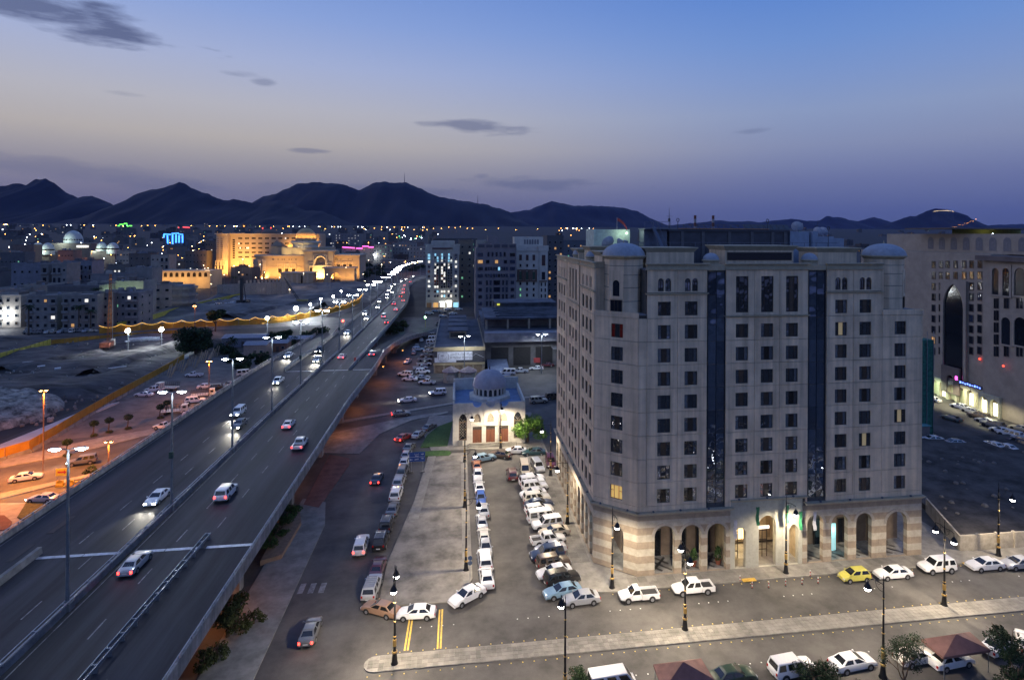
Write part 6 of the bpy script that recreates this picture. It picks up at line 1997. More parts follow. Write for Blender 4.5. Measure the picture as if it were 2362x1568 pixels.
# column along the right kerb of the plaza
GR = 'cars parked along the right kerb of the plaza'
for kind, col, x, y, h, lab in (
        ('sedan', 'copper', 1099, 1071, 2, 'copper-orange sedan parked behind the light blue station wagon'),
        ('sedan', 'white', 1102, 1093, 178, 'white sedan facing the camera next to the copper sedan'),
        ('sedan', 'white', 1105, 1121, 2, 'white sedan with a dark rear window before the blue car'),
        ('hatch', 'blue', 1109, 1148, 180, 'bright blue hatchback under the lamp bracket'),
        ('sedan', 'silver', 1115, 1174, 1, 'silver sedan directly before the bright blue hatchback'),
        ('sedan', 'silver', 1111, 1200, 1, 'grey-green silver sedan with red tail lights, plaza right kerb'),
        ('sedan', 'offwhite', 1116, 1234, 1, 'cream sedan in the middle of the right plaza kerb'),
        ('sedan', 'silver', 1120, 1258, 181, 'silver sedan just beyond the white suv on the plaza kerb'),
        ('suv', 'white', 1118, 1290, 2, 'white suv second from the near end of the plaza kerb'),
        ('sedan', 'white', 1122, 1327, 2, 'white sedan nearest the camera on the plaza kerb')):
    car(kind, col, c7(x, y), h, lab, GR)
# angled row beside the hotel
GH = 'cars parked side by side along the hotel wall'
for kind, col, x, y, h, lab in (
        ('suv', 'maroon', 1181, 1091, 0, 'maroon suv with a pale roof at the far end of the angled row'),
        ('van', 'beige', 1210, 1079, 178, 'beige minibus facing the camera at the far end of the lot'),
        ('suv', 'silver', 1240, 1073, 188, 'silver suv facing the camera right of the beige minibus'),
        ('suv', 'maroon', 1270, 1063, 176, 'dark maroon suv close to the hotel wall'),
        ('sedan', 'white', 1227, 1098, -82, 'farthest white sedan of the angled hotel row'),
        ('suv', 'white', 1227, 1109, -82, 'first white suv of the angled hotel row from the mosque'),
        ('suv', 'white', 1233, 1120, -82, 'second white suv of the angled hotel row from the mosque'),
        ('sedan', 'white', 1230, 1134, 98, 'white sedan between the white suvs of the angled row'),
        ('suv', 'offwhite', 1238, 1146, -82, 'cream suv with striped side just beyond the dark blue sedan'),
        ('sedan', 'navy', 1243, 1158, -80, 'dark blue sedan half hidden between white cars of the angled row'),
        ('wagon', 'white', 1243, 1169, -80, 'white estate car directly behind the lettered white van'),
        ('van', 'white', 1251, 1190, -82, 'white panel van with faint lettering in the angled row'),
        ('suv', 'white', 1262, 1206, 98, 'white estate suv just before the lettered van'),
        ('sedan', 'beige', 1278, 1222, 99, 'beige sedan set back towards the hotel pavement'),
        ('crew', 'white', 1264, 1240, -82, 'white crew-cab pickup in the angled hotel row'),
        ('sedan', 'silver', 1270, 1260, 98, 'silver sedan with an open sunroof beside the pickup'),
        ('suv', 'navy', 1262, 1275, 98, 'dark blue suv between the silver sedan and the brown suv'),
        ('suv', 'brown', 1276, 1294, -80, 'brown suv in the near part of the angled row'),
        ('sedan', 'white', 1279, 1314, 100, 'white sedan squeezed between the brown and black suvs'),
        ('suv', 'black', 1296, 1330, -78, 'black suv next to the light blue sedan'),
        ('sedan', 'lightblue', 1298, 1358, 100, 'light blue sedan second from the near end of the angled row'),
        ('sedan', 'silver', 1341, 1375, 94, 'silver sedan parked across the near end of the angled row')):
    t = car(kind, col, c7(x, y, .8), h, lab, GH)
    if kind == 'van' and col == 'white':
        for k in range(11):
            obj('van_marking', MB().box(.85, .885, -1.7 + k * .22, -1.58 + k * .22, 1.45 + .03 * (k % 3), 1.6 + .03 * ((k * 2) % 3)), mat('van_ink', (.25, .25, .28), .6), t)
# in front of the mosque
for kind, col, x, y, h, lab in (
        ('wagon', 'lightblue', 1117, 1054, -68, 'light blue station wagon angled at the plaza corner before the mosque'),
        ('sedan', 'brown', 1154, 1046, 62, 'brown sedan seen from behind below the mosque steps'),
        ('sedan', 'white', 1190, 1037, 84, 'white old sedan parked below the mosque doors'),
        ('sedan', 'teal', 1232, 1041, 88, 'dark teal sedan between the mosque tree and the hotel')):
    car(kind, col, c7(x, y), h, lab, 'cars before the mosque')
# at the kerb of the hotel street
for kind, col, x, y, h, lab in (
        ('pickup', 'white', 1473, 1367, 90, 'white single-cab pickup parked at the hotel kerb'),
        ('crew', 'white', 1598, 1351, 90, 'white double-cab pickup parked at the hotel kerb'),
        ('hatch', 'yellow', 1971, 1323, 90, 'yellow hatchback parked at the hotel kerb'),
        ('sedan', 'white', 2060, 1316, 90, 'white sedan just behind the yellow hatchback'),
        ('suv', 'white', 2161, 1303, 90, 'white off-road suv on the kerb right of the hotel'),
        ('sedan', 'white', 2272, 1297, 90, 'white sedan before the pale boundary wall'),
        ('sedan', 'silver', 2350, 1294, 90, 'silver sedan cut by the right picture edge near the boundary wall')):
    car(kind, col, c7(x, y, .8), h, lab, 'cars at the hotel kerb')
# near side of the street, facing right
for kind, col, x, y, h, lab in (
        ('suv', 'white', 1828, 1537, -84, 'white estate suv partly hidden by a shrub at the bottom edge'),
        ('sedan', 'white', 1966, 1521, -84, 'white sedan parked at the bottom edge left of the bare tree'),
        ('sedan', 'green', 1690, 1553, -84, 'dark green sedan beside the red canopy at the bottom edge'),
        ('van', 'white', 1412, 1572, -86, 'white van roof just showing at the bottom edge'),
        ('sedan', 'offwhite', 2112, 1508, -84, 'cream sedan hidden behind the bare tree at the bottom right'),
        ('sedan', 'white', 2192, 1516, -84, 'white sedan standing under the right red canopy'),
        ('sedan', 'white', 2302, 1482, -70, 'white sedan with reflections right of the red canopy'),
        ('sedan', 'white', 2368, 1476, -40, 'white car cut by the bottom right picture edge')):
    car(kind, col, c7(x, y, .8), h, lab, 'cars parked on the near side of the street')
# left lot beyond the viaduct
for kind, col, x, y, h, lab in (
        ('pickup', 'white', 381, 981, 78, 'white pickup leaving the dark lot beside the viaduct'),
        ('sedan', 'white', 332, 907, 80, 'white sedan parked along the orange hoarding'),
        ('crew', 'white', 356, 897, 82, 'white crew pickup behind the white sedan by the orange hoarding'),
        ('suv', 'white', 450, 922, -72, 'white suv parked left of the sodium lamp in the dark lot'),
        ('sedan', 'white', 476, 889, -75, 'white sedan in the far row of the dark lot'),
        ('suv', 'black', 505, 892, -75, 'black suv in the far row of the dark lot'),
        ('sedan', 'grey', 535, 884, -70, 'grey sedan behind the black suv in the dark lot'),
        ('pickup', 'white', 448, 863, 82, 'white pickup before the stacked timber frames'),
        ('van', 'offwhite', 564, 860, -70, 'cream minibus with a lit side window in the dark lot'),
        ('sedan', 'white', 445, 950, -75, 'white car nose behind the small truck in the dark lot'),
        ('sedan', 'silver', 468, 946, -75, 'silver car behind the palm beside the viaduct parapet')):
    car(kind, col, c7(x, y, .8), h, lab, 'vehicles in the dark lot left of the viaduct')
# stake trucks
def truck(p, head, label):
    t = thing('stake_truck', label, 'truck', (p.x, p.y, 0), math.radians(head), 'trucks in the dark lot')
    obj('cab', MB().loft([[(-1.0, 1.3, .5), (1.0, 1.3, .5), (1.0, 3.0, .5), (-1.0, 3.0, .5)], [(-1.0, 1.3, 1.4), (1.0, 1.3, 1.4), (1.0, 3.05, 1.4), (-1.0, 3.05, 1.4)], [(-.92, 1.35, 2.3), (.92, 1.35, 2.3), (.92, 2.7, 2.3), (-.92, 2.7, 2.3)]]), PAINT['offwhite'], t)
    obj('windscreen', quad_panel(MB(), (1.0, 3.05, 1.4), (-1.0, 3.05, 1.4), (-.92, 2.7, 2.3), (.92, 2.7, 2.3), .08, .12, .03), CGLASS, t)
    for sx_ in (-1, 1):
        obj('side_window', MB().cbox(sx_ * .98, 2.1, 1.8, .06, .8, .55), CGLASS, t)
    obj('load_bed', MB().box(-1.1, 1.1, -3.2, 1.2, .8, 1.0), PAINT['offwhite'], t)
    stk = MB()
    for k in range(8):
        y = -3.15 + k * .61
        for sx_ in (-1.08, 1.08):
            stk.bar((sx_, y, 1), (sx_, y, 2.2), .06)
    for z in (1.3, 1.75, 2.18):
        for sx_ in (-1.08, 1.08):
            stk.bar((sx_, -3.15, z), (sx_, 1.15, z), .05)
        stk.bar((-1.08, -3.15, z), (1.08, -3.15, z), .05)
    obj('stake_sides', stk, TRIMB, t)
    obj('chassis', MB().box(-.45, .45, -3.1, 2.9, .5, .8), TRIMB, t)
    wm_ = MB().lathe([(.2, -.14), (.42, -.14), (.45, -.08), (.45, .08), (.42, .14), (.2, .14)], 14)
    wm_.v = [(z, x, y) for x, y, z in wm_.v]
    wme = wm_.mesh('truck_wheel')
    for y in (-2.0, 2.1):
        for sx_ in (-.92, .92):
            obj('wheel', wme, TYRE, t, (sx_, y, .45))
    for sx_ in (-.75, .75):
        obj('headlight', MB().cbox(sx_, 3.06, .85, .3, .08, .2), HEADM, t)
truck(c7(405, 945, 1), -78, 'small stake truck with a caged bed in the middle of the dark lot')
truck(c7(470, 908, 1), -75, 'stake truck behind the white suv by the sodium lamp')
truck(c7(385, 892, 1), 80, 'dark flatbed stake truck along the orange hoarding')
# cars below the ramp and in front of the dates store
rr = random.Random(11)
GF = 'cars parked in front of the dates store'
cols_ = ['white', 'white', 'white', 'silver', 'grey', 'offwhite', 'lightblue', 'beige']
for i, (x, y, h, kind) in enumerate(((975, 856, -85, 'suv'), (970, 847, -85, 'pickup'), (978, 838, -85, 'pickup'), (980, 828, -85, 'pickup'), (985, 818, -85, 'sedan'), (990, 808, -85, 'sedan'), (965, 805, -85, 'suv'), (993, 799, -85, 'sedan'), (996, 790, -85, 'van'), (1000, 781, -85, 'van'),
                                     (940, 832, 170, 'sedan'), (955, 812, 0, 'hatch'), (962, 796, 0, 'sedan'), (972, 783, 0, 'sedan'), (980, 774, 0, 'sedan'), (1000, 772, -60, 'suv'), (985, 880, 70, 'crew'), (935, 862, 60, 'suv'), (945, 872, 70, 'sedan'), (975, 868, -80, 'sedan'),
                                     (1015, 747, 90, 'van'), (990, 722, -80, 'suv'), (1005, 716, -80, 'sedan'), (1020, 718, -80, 'suv'), (1032, 712, -80, 'sedan'), (1045, 722, -80, 'sedan'), (1058, 712, 90, 'sedan'), (1022, 728, -80, 'wagon'))):
    p = c7(x, y, .8)
    col = cols_[i % len(cols_)]
    farcar(kind, col, p, h + rr.uniform(-5, 5), 'small parked vehicle in the crowded lot beside the dates store', GF)
for x, y, kind, col, h, lab in ((1172, 858, 'van', 'white', 82, 'white van on the cross street behind the mosque dome'), (1200, 854, 'crew', 'white', 82, 'white crew pickup on the cross street right of the mosque dome'), (1237, 847, 'sedan', 'white', 85, 'white sedan under the twin lamp on the cross street'),
                                (1262, 840, 'sedan', 'maroon', 85, 'dark maroon sedan at the hotel edge of the cross street'), (1242, 922, 'suv', 'beige', -85, 'gold suv parked right of the mosque roof'), (1278, 913, 'suv', 'brown', -85, 'dark brown suv at the hotel edge right of the mosque')):
    car(kind, col, c7(x, y, .8), h, lab, 'cars on the cross street')
# right-hand side street
for i, (x, y, h, kind, col) in enumerate(((2215, 935, 12, 'sedan', 'white'), (2240, 945, 14, 'sedan', 'offwhite'), (2258, 958, 16, 'suv', 'brown'), (2275, 968, 16, 'sedan', 'silver'), (2290, 978, 18, 'suv', 'grey'), (2310, 990, 18, 'sedan', 'white'), (2330, 1000, 18, 'suv', 'white'), (2352, 1010, 18, 'sedan', 'silver'),
                                            (2290, 1023, 5, 'sedan', 'white'), (2320, 1028, 5, 'sedan', 'white'), (2348, 1020, 5, 'suv', 'navy'), (2195, 962, 12, 'sedan', 'teal'), (2150, 918, 10, 'sedan', 'white'), (2355, 985, 18, 'sedan', 'beige'), (2200, 1018, 80, 'sedan', 'silver'), (2150, 1010, 80, 'sedan', 'white'))):
    farcar(kind, col, c7(x, y, .8), h, 'car parked along the lit side street right of the hotel', 'cars on the right side street')
for i in range(26):
    farcar(['sedan', 'suv', 'sedan', 'crew', 'van'][i % 5], cols_[(i * 3) % 8], (6 + (i % 13) * 5.6, 47.5 if i < 13 else 31), -88, 'parked car below the picture, mirrored in the hotel glass', 'cars seen only in the hotel glass')
# traffic: headlights come down the left carriageway, tail lights climb the right one
def beams(t, on, power=1300):
    if on == 'front':
        for sx_ in (-.62, .62):
            l = lamp('SPOT', t, (sx_, 2.5, .75), power, (1, .93, .78), .12, 1.1, .8, (0, 1, -.09))
traffic = [('sedan', 'white', -43.0, 92, 180, 'front'), ('sedan', 'grey', -43.2, 125, 180, 'front'), ('suv', 'white', -46.2, 133, 180, 'front'), ('crew', 'white', -45.9, 160, 180, 'front'),
           ('sedan', 'silver', -42.0, 186, 180, 'front'), ('suv', 'black', -44.4, 200, 180, 'front'), ('sedan', 'white', -42.0, 236, 180, 'front'), ('sedan', 'white', -53.0, 196, 180, 'front'), ('sedan', 'grey', -46.6, 63, 180, 'front'),
           ('sedan', 'silver', -36.9, 74, 0, 'rear'), ('suv', 'white', -33.6, 92, 0, 'rear'), ('sedan', 'white', -33.4, 124, 0, 'rear'), ('crew', 'white', -28.2, 112, 0, 'rear'), ('sedan', 'white', -35.4, 190, 0, 'rear'), ('sedan', 'silver', -27, 196, 0, 'rear')]
LN = {180: 'oncoming', 0: 'outgoing'}
for i, (kind, col, s, t, h, on) in enumerate(traffic):
    z = 7.02 if s > -50 and not (s > -29 and t > 174) else 6.3
    z = 6.55 if (s == -27 or s == -53.0) else z
    nm = {'front': 'with headlights on driving towards the camera', 'rear': 'with red tail lights driving away'}[on]
    tt = car(kind, col, (s, t), h, '%s %s on the viaduct %s, %s' % (col, KN[kind].replace('_', ' '), nm, ['nearest', 'near', 'halfway up', 'far up'][min(3, int((t - 55) / 40))]), 'traffic on the viaduct', z=z, on=on)
    beams(tt, on)
for i, (s, t, z, on) in enumerate(((-40.5, 275, 7.02, 'front'), (-43.5, 290, 7.02, 'front'), (-41, 318, 6.9, 'front'), (-43.6, 345, 6.6, 'front'), (-42.5, 372, 6, 'front'), (-45.5, 398, 5.4, 'front'), (-44.5, 420, 4.7, 'front'), (-49, 440, 4.1, 'front'), (-51, 470, 3, 'front'), (-53.5, 500, 1.9, 'front'), (-54, 530, 1.1, 'front'), (-52, 570, .5, 'front'), (-50, 600, .2, 'front'), (-46, 640, .2, 'front'),
                                    (-30, 262, 7.02, 'rear'), (-33.5, 280, 7.02, 'rear'), (-30.5, 305, 7.02, 'rear'), (-34, 330, 6.8, 'rear'), (-31, 352, 6.4, 'rear'), (-35, 380, 5.8, 'rear'), (-36.5, 415, 4.9, 'rear'), (-39.5, 450, 3.7, 'rear'), (-44, 510, 1.6, 'rear'), (-43, 560, .5, 'rear'), (-30, 650, .2, 'rear'))):
    farcar(['sedan', 'suv', 'sedan', 'van'][i % 4], cols_[i % 5], (s, t), 180 if on == 'front' else 0, 'distant car with white headlights coming along the far viaduct' if on == 'front' else 'distant car with red tail lights on the far viaduct', 'far oncoming traffic' if on == 'front' else 'far outgoing traffic', z, on)
# service road, exit ramp and cross street
for kind, col, s, t, h, on, lab in (('sedan', 'grey', -16.4, 70, 0, 'rear', 'grey sedan with red tail lights low on the service road'), ('suv', 'white', -13.6, 88, 0, 'rear', 'white suv with red tail lights on the service road'), ('sedan', 'navy', -14.5, 112, -4, 'rear', 'navy sedan with red tail lights at the service road bend'),
                                      ('sedan', 'red', -11.5, 134, -32, 'rear', 'red sedan with tail lights turning right by the mosque lawn')):
    tt = car(kind, col, (s, t), h, lab, 'traffic on the service road', on=on)
for kind, col, x, y, h, on, lab in (('sedan', 'white', 940, 921, 98, 'front', 'white sedan with headlights on entering the underpass'), ('suv', 'white', 1010, 905, 98, 'front', 'white suv with headlights on crossing behind the mosque'), ('sedan', 'grey', 925, 952, -80, 'rear', 'grey sedan with tail lights on the cross street median side')):
    tt = car(kind, col, c7(x, y), h, lab, 'traffic on the cross street', on=on)
    beams(tt, on, 500)
for kind, col, x, y, h, on, lab in (('sedan', 'white', 60, 1098, -70, 'rear', 'white sedan with tail lights on the orange-lit road'), ('suv', 'grey', 190, 1062, 108, 'front', 'grey suv with headlights on the orange-lit road'), ('sedan', 'silver', 100, 1146, 82, 'front', 'silver sedan with headlights on the bend below the viaduct')):
    tt = car(kind, col, c7(x, y), h, lab, 'traffic on the orange-lit road', on=on)
    beams(tt, on, 400)

# ------------------------------------------------------------------ street lamps
IRON = mat('lamp_iron', (.014, .014, .016), .45, .3, var=.1)
GOLD = mat('lamp_gold', (.5, .32, .1), .4, .6, var=.1)
GLOBE = glowmat('lamp_globe', (1., .96, .9), 30)
WARM = (1., .83, .6)
def pendant(root, x, y, z):
    h = obj('pendant', MB().lathe([(.03, .75), (.05, .6), (.12, .5), (.2, .42), (.3, .2), (.38, .0), (.36, -.03), (.05, -.02)], 14), IRON, root, (x, y, z))
    obj('globe', MB().lathe([(.3, -.02), (.33, -.1), (.26, -.26), (.1, -.34), (.02, -.36)], 14), GLOBE, h, smooth=40)
    return h
POLE = MB().lathe([(.42, 0), (.44, .1), (.3, .35), (.26, .9), (.2, 1.3), (.24, 1.36), (.24, 1.5), (.15, 1.6), (.14, 2.5), (.11, 5.0), (.085, 8.0), (.075, 9.6), (.03, 10.2), (.05, 10.35), (.01, 10.7)], 12).mesh('ornate_pole', 40)
BANDS = [MB().lathe([(r, z), (r + .035, z + .03), (r + .035, z + h - .03), (r, z + h)], 12).mesh('gold_band') for r, z, h in ((.25, 1.3, .22), (.16, 2.0, .75), (.14, 3.0, .1), (.12, 4.6, .12), (.1, 6.6, .1), (.09, 8.2, .14))]
def ornate(x, y, arms, label, power=4400, spread=3.08, col=WARM):
    p = at(x, y, .0)
    t = thing('ornate_lamp_post', label, 'street lamp', p, 0, 'ornate black street lamps with gold bands')
    obj('pole', POLE, IRON, t)
    for b in BANDS:
        obj('gold_band', b, GOLD, t)
    for ax, ay in arms:
        a = obj('arm', MB().tube([(0, 0, 9.7), (ax * .5, ay * .5, 9.85), (ax, ay, 9.75), (ax, ay, 9.45)], .04).tube([(0, 0, 8.9), (ax * .25, ay * .25, 9.0), (ax * .45, ay * .45, 9.3), (ax * .5, ay * .5, 9.75)], .028).tube([(ax * .2, ay * .2, 9.72), (ax * .3, ay * .3, 9.5), (ax * .42, ay * .42, 9.6), (ax * .38, ay * .38, 9.72)], .022), IRON, t)
        pendant(t, ax, ay, 8.75)
        lamp('SPOT', t, (ax, ay, 8.25), power, col, .25, spread, .55, (0, 0, -1))
    return t
TW = ((0, -1.4), (0, 1.4))
ornate(910, 1532, TW, 'ornate twin lamp on the rounded left end of the street median')
ornate(1580, 1453, TW, 'ornate twin lamp on the median before the hotel arcade')
ornate(2178, 1397, TW, 'ornate twin lamp on the median right of the hotel')
ornate(1303, 1622, ((-.15, 1.5),), 'ornate lamp whose pole is cut by the bottom edge')
ornate(2037, 1562, ((-.9, 1.2),), 'ornate lamp beside the bare tree at the bottom right')
ornate(1412, 1357, ((.2, -1.5),), 'ornate lamp on the pavement at the hotel corner')
ornate(1813, 1323, ((.6, -1.3),), 'ornate lamp right of the hotel entrance')
ornate(2303, 1283, ((1.0, -1.2),), 'ornate lamp by the pale boundary wall')
ornate(1072, 1171, ((1.7, 0),), 'ornate lamp halfway along the plaza right kerb')
ornate(1075, 1316, ((1.7, 0),), 'ornate lamp at the near end of the plaza right kerb')
ornate(1155, 1034, ((.1, -1.5),), 'ornate lamp standing before the mosque doors', 6500)
ornate(1270, 1098, ((-1.7, 0),), 'ornate lamp on the hotel side pavement nearest the mosque', 3000)
ornate(1309, 1209, ((-1.7, -.0),), 'ornate lamp halfway along the hotel side pavement')
ornate(1072, 1066, ((1.4, 0),), 'ornate lamp at the plaza corner nearest the lawn', 2400)
# ------------------------------------------------------------------ twin lamps along the viaduct
TP_ = MB().lathe([(.26, 0), (.26, .6), (.19, .62), (.15, 8), (.1, 16.2)], 10).mesh('viaduct_pole', 40)
TARM = MB().tube([(-1.05, 0, 16.35), (-.5, 0, 16.3), (0, 0, 16.15), (.5, 0, 16.3), (1.05, 0, 16.35)], .06).mesh('twin_arm')
HEADC = MB().loft([[(-.5, -.16, 0), (.5, -.16, 0), (.5, .16, 0), (-.5, .16, 0)], [(-.35, -.1, .16), (.35, -.1, .16), (.35, .1, .16), (-.35, .1, .16)]]).mesh('lamp_head')
HEADG = MB().lathe([(.1, -.16), (.36, -.05), (.4, 0), (.2, .005)], 12, sq=.55).mesh('lamp_lens', 40)
GPOLE = mat('lamp_pole_grey', (.2, .22, .24), .5, .5)
COLD = glowmat('cold_lens', (.86, .93, 1.), 110)
CBOX = MB().cbox(0, 0, 0, .5, .4, .9).mesh('control_box')
def twin(p, label, power, group, h=1., far=False, col=(.86, .94, 1.), glow=None, rz=0., big=1.):
    t = thing('twin_lamp_post', label, 'street lamp', p, rz, group)
    o = obj('pole', TP_, GPOLE, t)
    a = obj('twin_arm', TARM, GPOLE, t)
    t.scale = (1, 1, h)
    for sx_ in (-1, 1):
        hd = obj('lamp_head', HEADC, GPOLE, t, (sx_ * 1.25, 0, 16.3))
        ln = obj('lens', HEADG, glow or COLD, hd)
        if big != 1:
            ln.scale = (big, big, big / h)
    if power:
        lamp('SPOT', t, (0, 0, 15.9), power, col, .8, 2.7, .6, (0, 0, -1))
    return t
ORD = ['nearest', 'second', 'third', 'fourth', 'fifth', 'sixth', 'seventh', 'eighth', 'ninth', 'tenth', 'eleventh', 'twelfth', 'thirteenth', 'fourteenth', 'fifteenth', 'sixteenth', 'seventeenth']
def med_at(t):
    for a, b in zip(MED, MED[1:]):
        if a[1] <= t <= b[1]:
            k = (t - a[1]) / (b[1] - a[1])
            return tuple(a[i] + (b[i] - a[i]) * k for i in range(3))
    return MED[-1]
t_ = 66.6
for i in range(10):
    x, y, z = med_at(t_)
    t = twin((x, y, z + .35), ORD[i] + ' twin lamp post from the camera on the viaduct median' if i else 'twin lamp post nearest the camera on the viaduct median', 1500, 'twin lamp posts on the viaduct', big=1.5 if i < 4 else 1.9)
    obj('footing', MB().box(-.45, .45, -.45, .45, -.4, .45), DCONC, t)
    if i in (1, 4, 6):
        obj('control_box', CBOX, mat('box_green', (.03, .06, .05), .5), t, (0, -.2, 7.5))
    t_ += 22
for i in range(15):
    x, y, z = med_at(t_)
    if y >= 724:
        break
    twin((x, y, z), 'distant twin lamp on the far curve of the viaduct', 5000 if i % 2 == 0 else 0, 'far viaduct lamps', far=True, big=2.4)
    t_ += 30
# row of lamps left of the viaduct (frontage road)
for x, y, lab, pw in ((1071, 868, 'twin lamp in front of the dates store sign', 4200), (1249, 862, 'twin lamp on the cross street left of the hotel edge', 5200)):
    p = at(x, y)
    twin((p.x, p.y, 0), lab, pw, 'twin lamps on the cross street', h=.8, big=1.3)
# ------------------------------------------------------------------ sodium lamps
SODG = glowmat('sodium_lens', (1., .5, .12), 60)
SODIUM = (1., .3, .03)
SP = MB().lathe([(.2, 0), (.14, .5), (.1, 11.5)], 8).mesh('sodium_pole', 40)
SH = MB().loft([[(-.75, -.18, 0), (.75, -.18, 0), (.75, .18, 0), (-.75, .18, 0)], [(-.6, -.12, .14), (.6, -.12, .14), (.6, .12, .14), (-.6, .12, .14)]]).mesh('sodium_head')
SL = MB().lathe([(.08, -.12), (.26, -.04), (.28, 0), (.1, .01)], 10).mesh('sodium_lens', 40)
BROWNP = mat('sodium_pole_paint', (.2, .12, .08), .6)
def sodium(p, label, power, group='sodium lamps', hgt=11.5, big=1., lens=None, col=SODIUM):
    t = thing('sodium_lamp_post', label, 'street lamp', p, 0, group)
    o = obj('pole', SP, BROWNP, t)
    o.scale = (1, 1, hgt / 11.5)
    h = obj('lamp_head', SH, BROWNP, t, (0, 0, hgt))
    for sx_ in (-.45, .45):
        l = obj('lens', SL, lens or SODG, h, (sx_, 0, 0))
        l.scale = (big,) * 3
    if power:
        lamp('SPOT', t, (0, 0, hgt - .5), power, col, .5, 2.9, .6, (0, 0, -1))
    return t
sodium(at(100, 1086), 'tall orange sodium lamp at the corner of the orange hoarding', 40000, hgt=15.5)
sodium(at(482, 926), 'orange sodium lamp in the dark lot beside the viaduct parapet', 8000, hgt=11)
sodium(at(449, 772), 'orange sodium lamp behind the dark trees of the site', 5000, hgt=13)
sodium(at(-60, 1150), 'orange sodium lamp just outside the left picture edge', 32000, hgt=13)
sodium(at(250, 1120), 'orange sodium lamp hidden behind the viaduct parapet', 11000, hgt=8)
# lamps under the viaduct, seen as orange light on the piers
for x, y, z, lab in ((-29.0, 74, 5.2, 'near service road'), (-25.6, 138, 5.3, 'by the cross street'), (-25.2, 158, 5.3, 'by the underpass'), (-22.4, 186, 5, 'below the exit ramp'), (-19, 214, 4.4, 'at the far end of the exit ramp'), (-34, 112, 5.3, 'deep under the deck')):
    t = thing('underpass_lamp', 'orange bulkhead lamp under the viaduct edge ' + lab, 'lamp', (x, y, z), 0, 'lamps under the viaduct')
    obj('housing', MB().box(-.3, .3, -.18, .18, .0, .2), mat('housing_grey', (.1, .1, .1), .5), t)
    obj('lens', MB().box(-.24, .24, -.13, .13, -.06, 0), glowmat('sodium_dim', (1., .45, .1), 12), t)
    lamp('POINT', t, (0, 0, -.6), 620, SODIUM, .3)
# ------------------------------------------------------------------ floodlights on the building site
WHITEF = glowmat('site_flood_glass', (.9, .95, 1.), 260)
def site_flood(x, y, Y, label, power, size=1.0, col=(.85, .93, 1.), aim=None):
    p = deep(x, y, Y)
    t = thing('site_floodlight', label, 'floodlight', (p.x, p.y, 0), 0, 'floodlights on the building site')
    obj('mast', MB().lathe([(.18, 0), (.12, p.z)], 8), GPOLE, t)
    obj('lamp_head', MB().box(-.7, .7, -.1, .35, p.z - .3, p.z + .6), TRIMB, t)
    obj('lens', MB().lathe([(.05, -.5), (.35, -.35), (.5, 0), (.35, .35), (.05, .5)], 12), WHITEF, t, (0, -.3, p.z + .1)).scale = (size,) * 3
    lamp('SPOT', t, (0, -.9, p.z), power, col, .5, 2.8, .7, aim or (0, -.6, -1))
for x, y, Y, pw, sz, lab in ((296, 763, 243, 9000, 1.7, 'blazing white floodlight at the left end of the light string'), (373, 760, 246, 9000, 1.6, 'blazing white floodlight above the stacked pipes'), (683, 712, 316, 42000, 2.2, 'brightest starburst floodlight in the middle of the site'), (617, 734, 280, 14000, 1.4, 'white floodlight above the light string left of the crane'),
                           (716, 703, 333, 20000, 1.2, 'white floodlight right of the brightest one'), (740, 690, 362, 20000, 1.2, 'white floodlight near the white survey truck'), (769, 684, 378, 6000, 1.1, 'small white floodlight far back on the site'), (787, 672, 412, 6000, 1.1, 'farthest white floodlight of the site')):
    site_flood(x, y, Y, lab, pw, sz)
# ------------------------------------------------------------------ far lamps across the city
def far_lamp(x, y, Y, kind, label, group, power=0, h=9.):
    p = deep(x, y, Y)
    gz = ground_z(Y)
    hh = max(4., p.z - gz)
    k = Y / 600.
    t = thing('far_street_lamp', label, 'street lamp', (p.x, p.y, gz), 0, group)
    obj('pole', MB().lathe([(.12 * max(1, k * .6), 0), (.08 * max(1, k * .6), hh)], 5), BROWNP if kind == 'o' else GPOLE, t)
    gm = {'o': glowmat('far_sodium', (1., .42, .08), 22), 'w': glowmat('far_white', (.82, .9, 1.), 26), 'y': glowmat('far_warm', (1., .72, .4), 22), 'g': glowmat('far_green', (.2, 1, .35), 10)}[kind]
    obj('lens', MB().lathe([(.02, -.22), (.34, -.06), (.36, .05), (.02, .22)], 8), gm, t, (0, 0, hh)).scale = (max(.8, k * (.95 if Y < 5000 else .42)),) * 3
    if power:
        lamp('POINT', t, (0, -.8, hh - 1), power, {'o': SODIUM, 'w': (.85, .93, 1), 'y': (1, .7, .4), 'g': (.2, 1, .3)}[kind], .6)
COURTL = [(443, 568), (445, 578), (470, 612), (480, 618), (486, 634), (517, 634), (540, 613), (551, 628), (575, 613), (516, 660), (487, 655), (600, 610), (560, 598), (645, 640), (668, 668), (700, 630), (733, 634), (755, 633), (798, 617), (765, 640), (455, 620), (590, 640), (610, 628), (880, 610), (838, 632), (842, 648), (850, 600), (866, 590)]
for x, y in COURTL:
    far_lamp(x, y, 555 - (y - 600) * 1.6, 'y', 'small warm lamp on the grounds of the floodlit courthouse', 'lamps around the courthouse', 1500 if (x % 4 == 0) else 0)
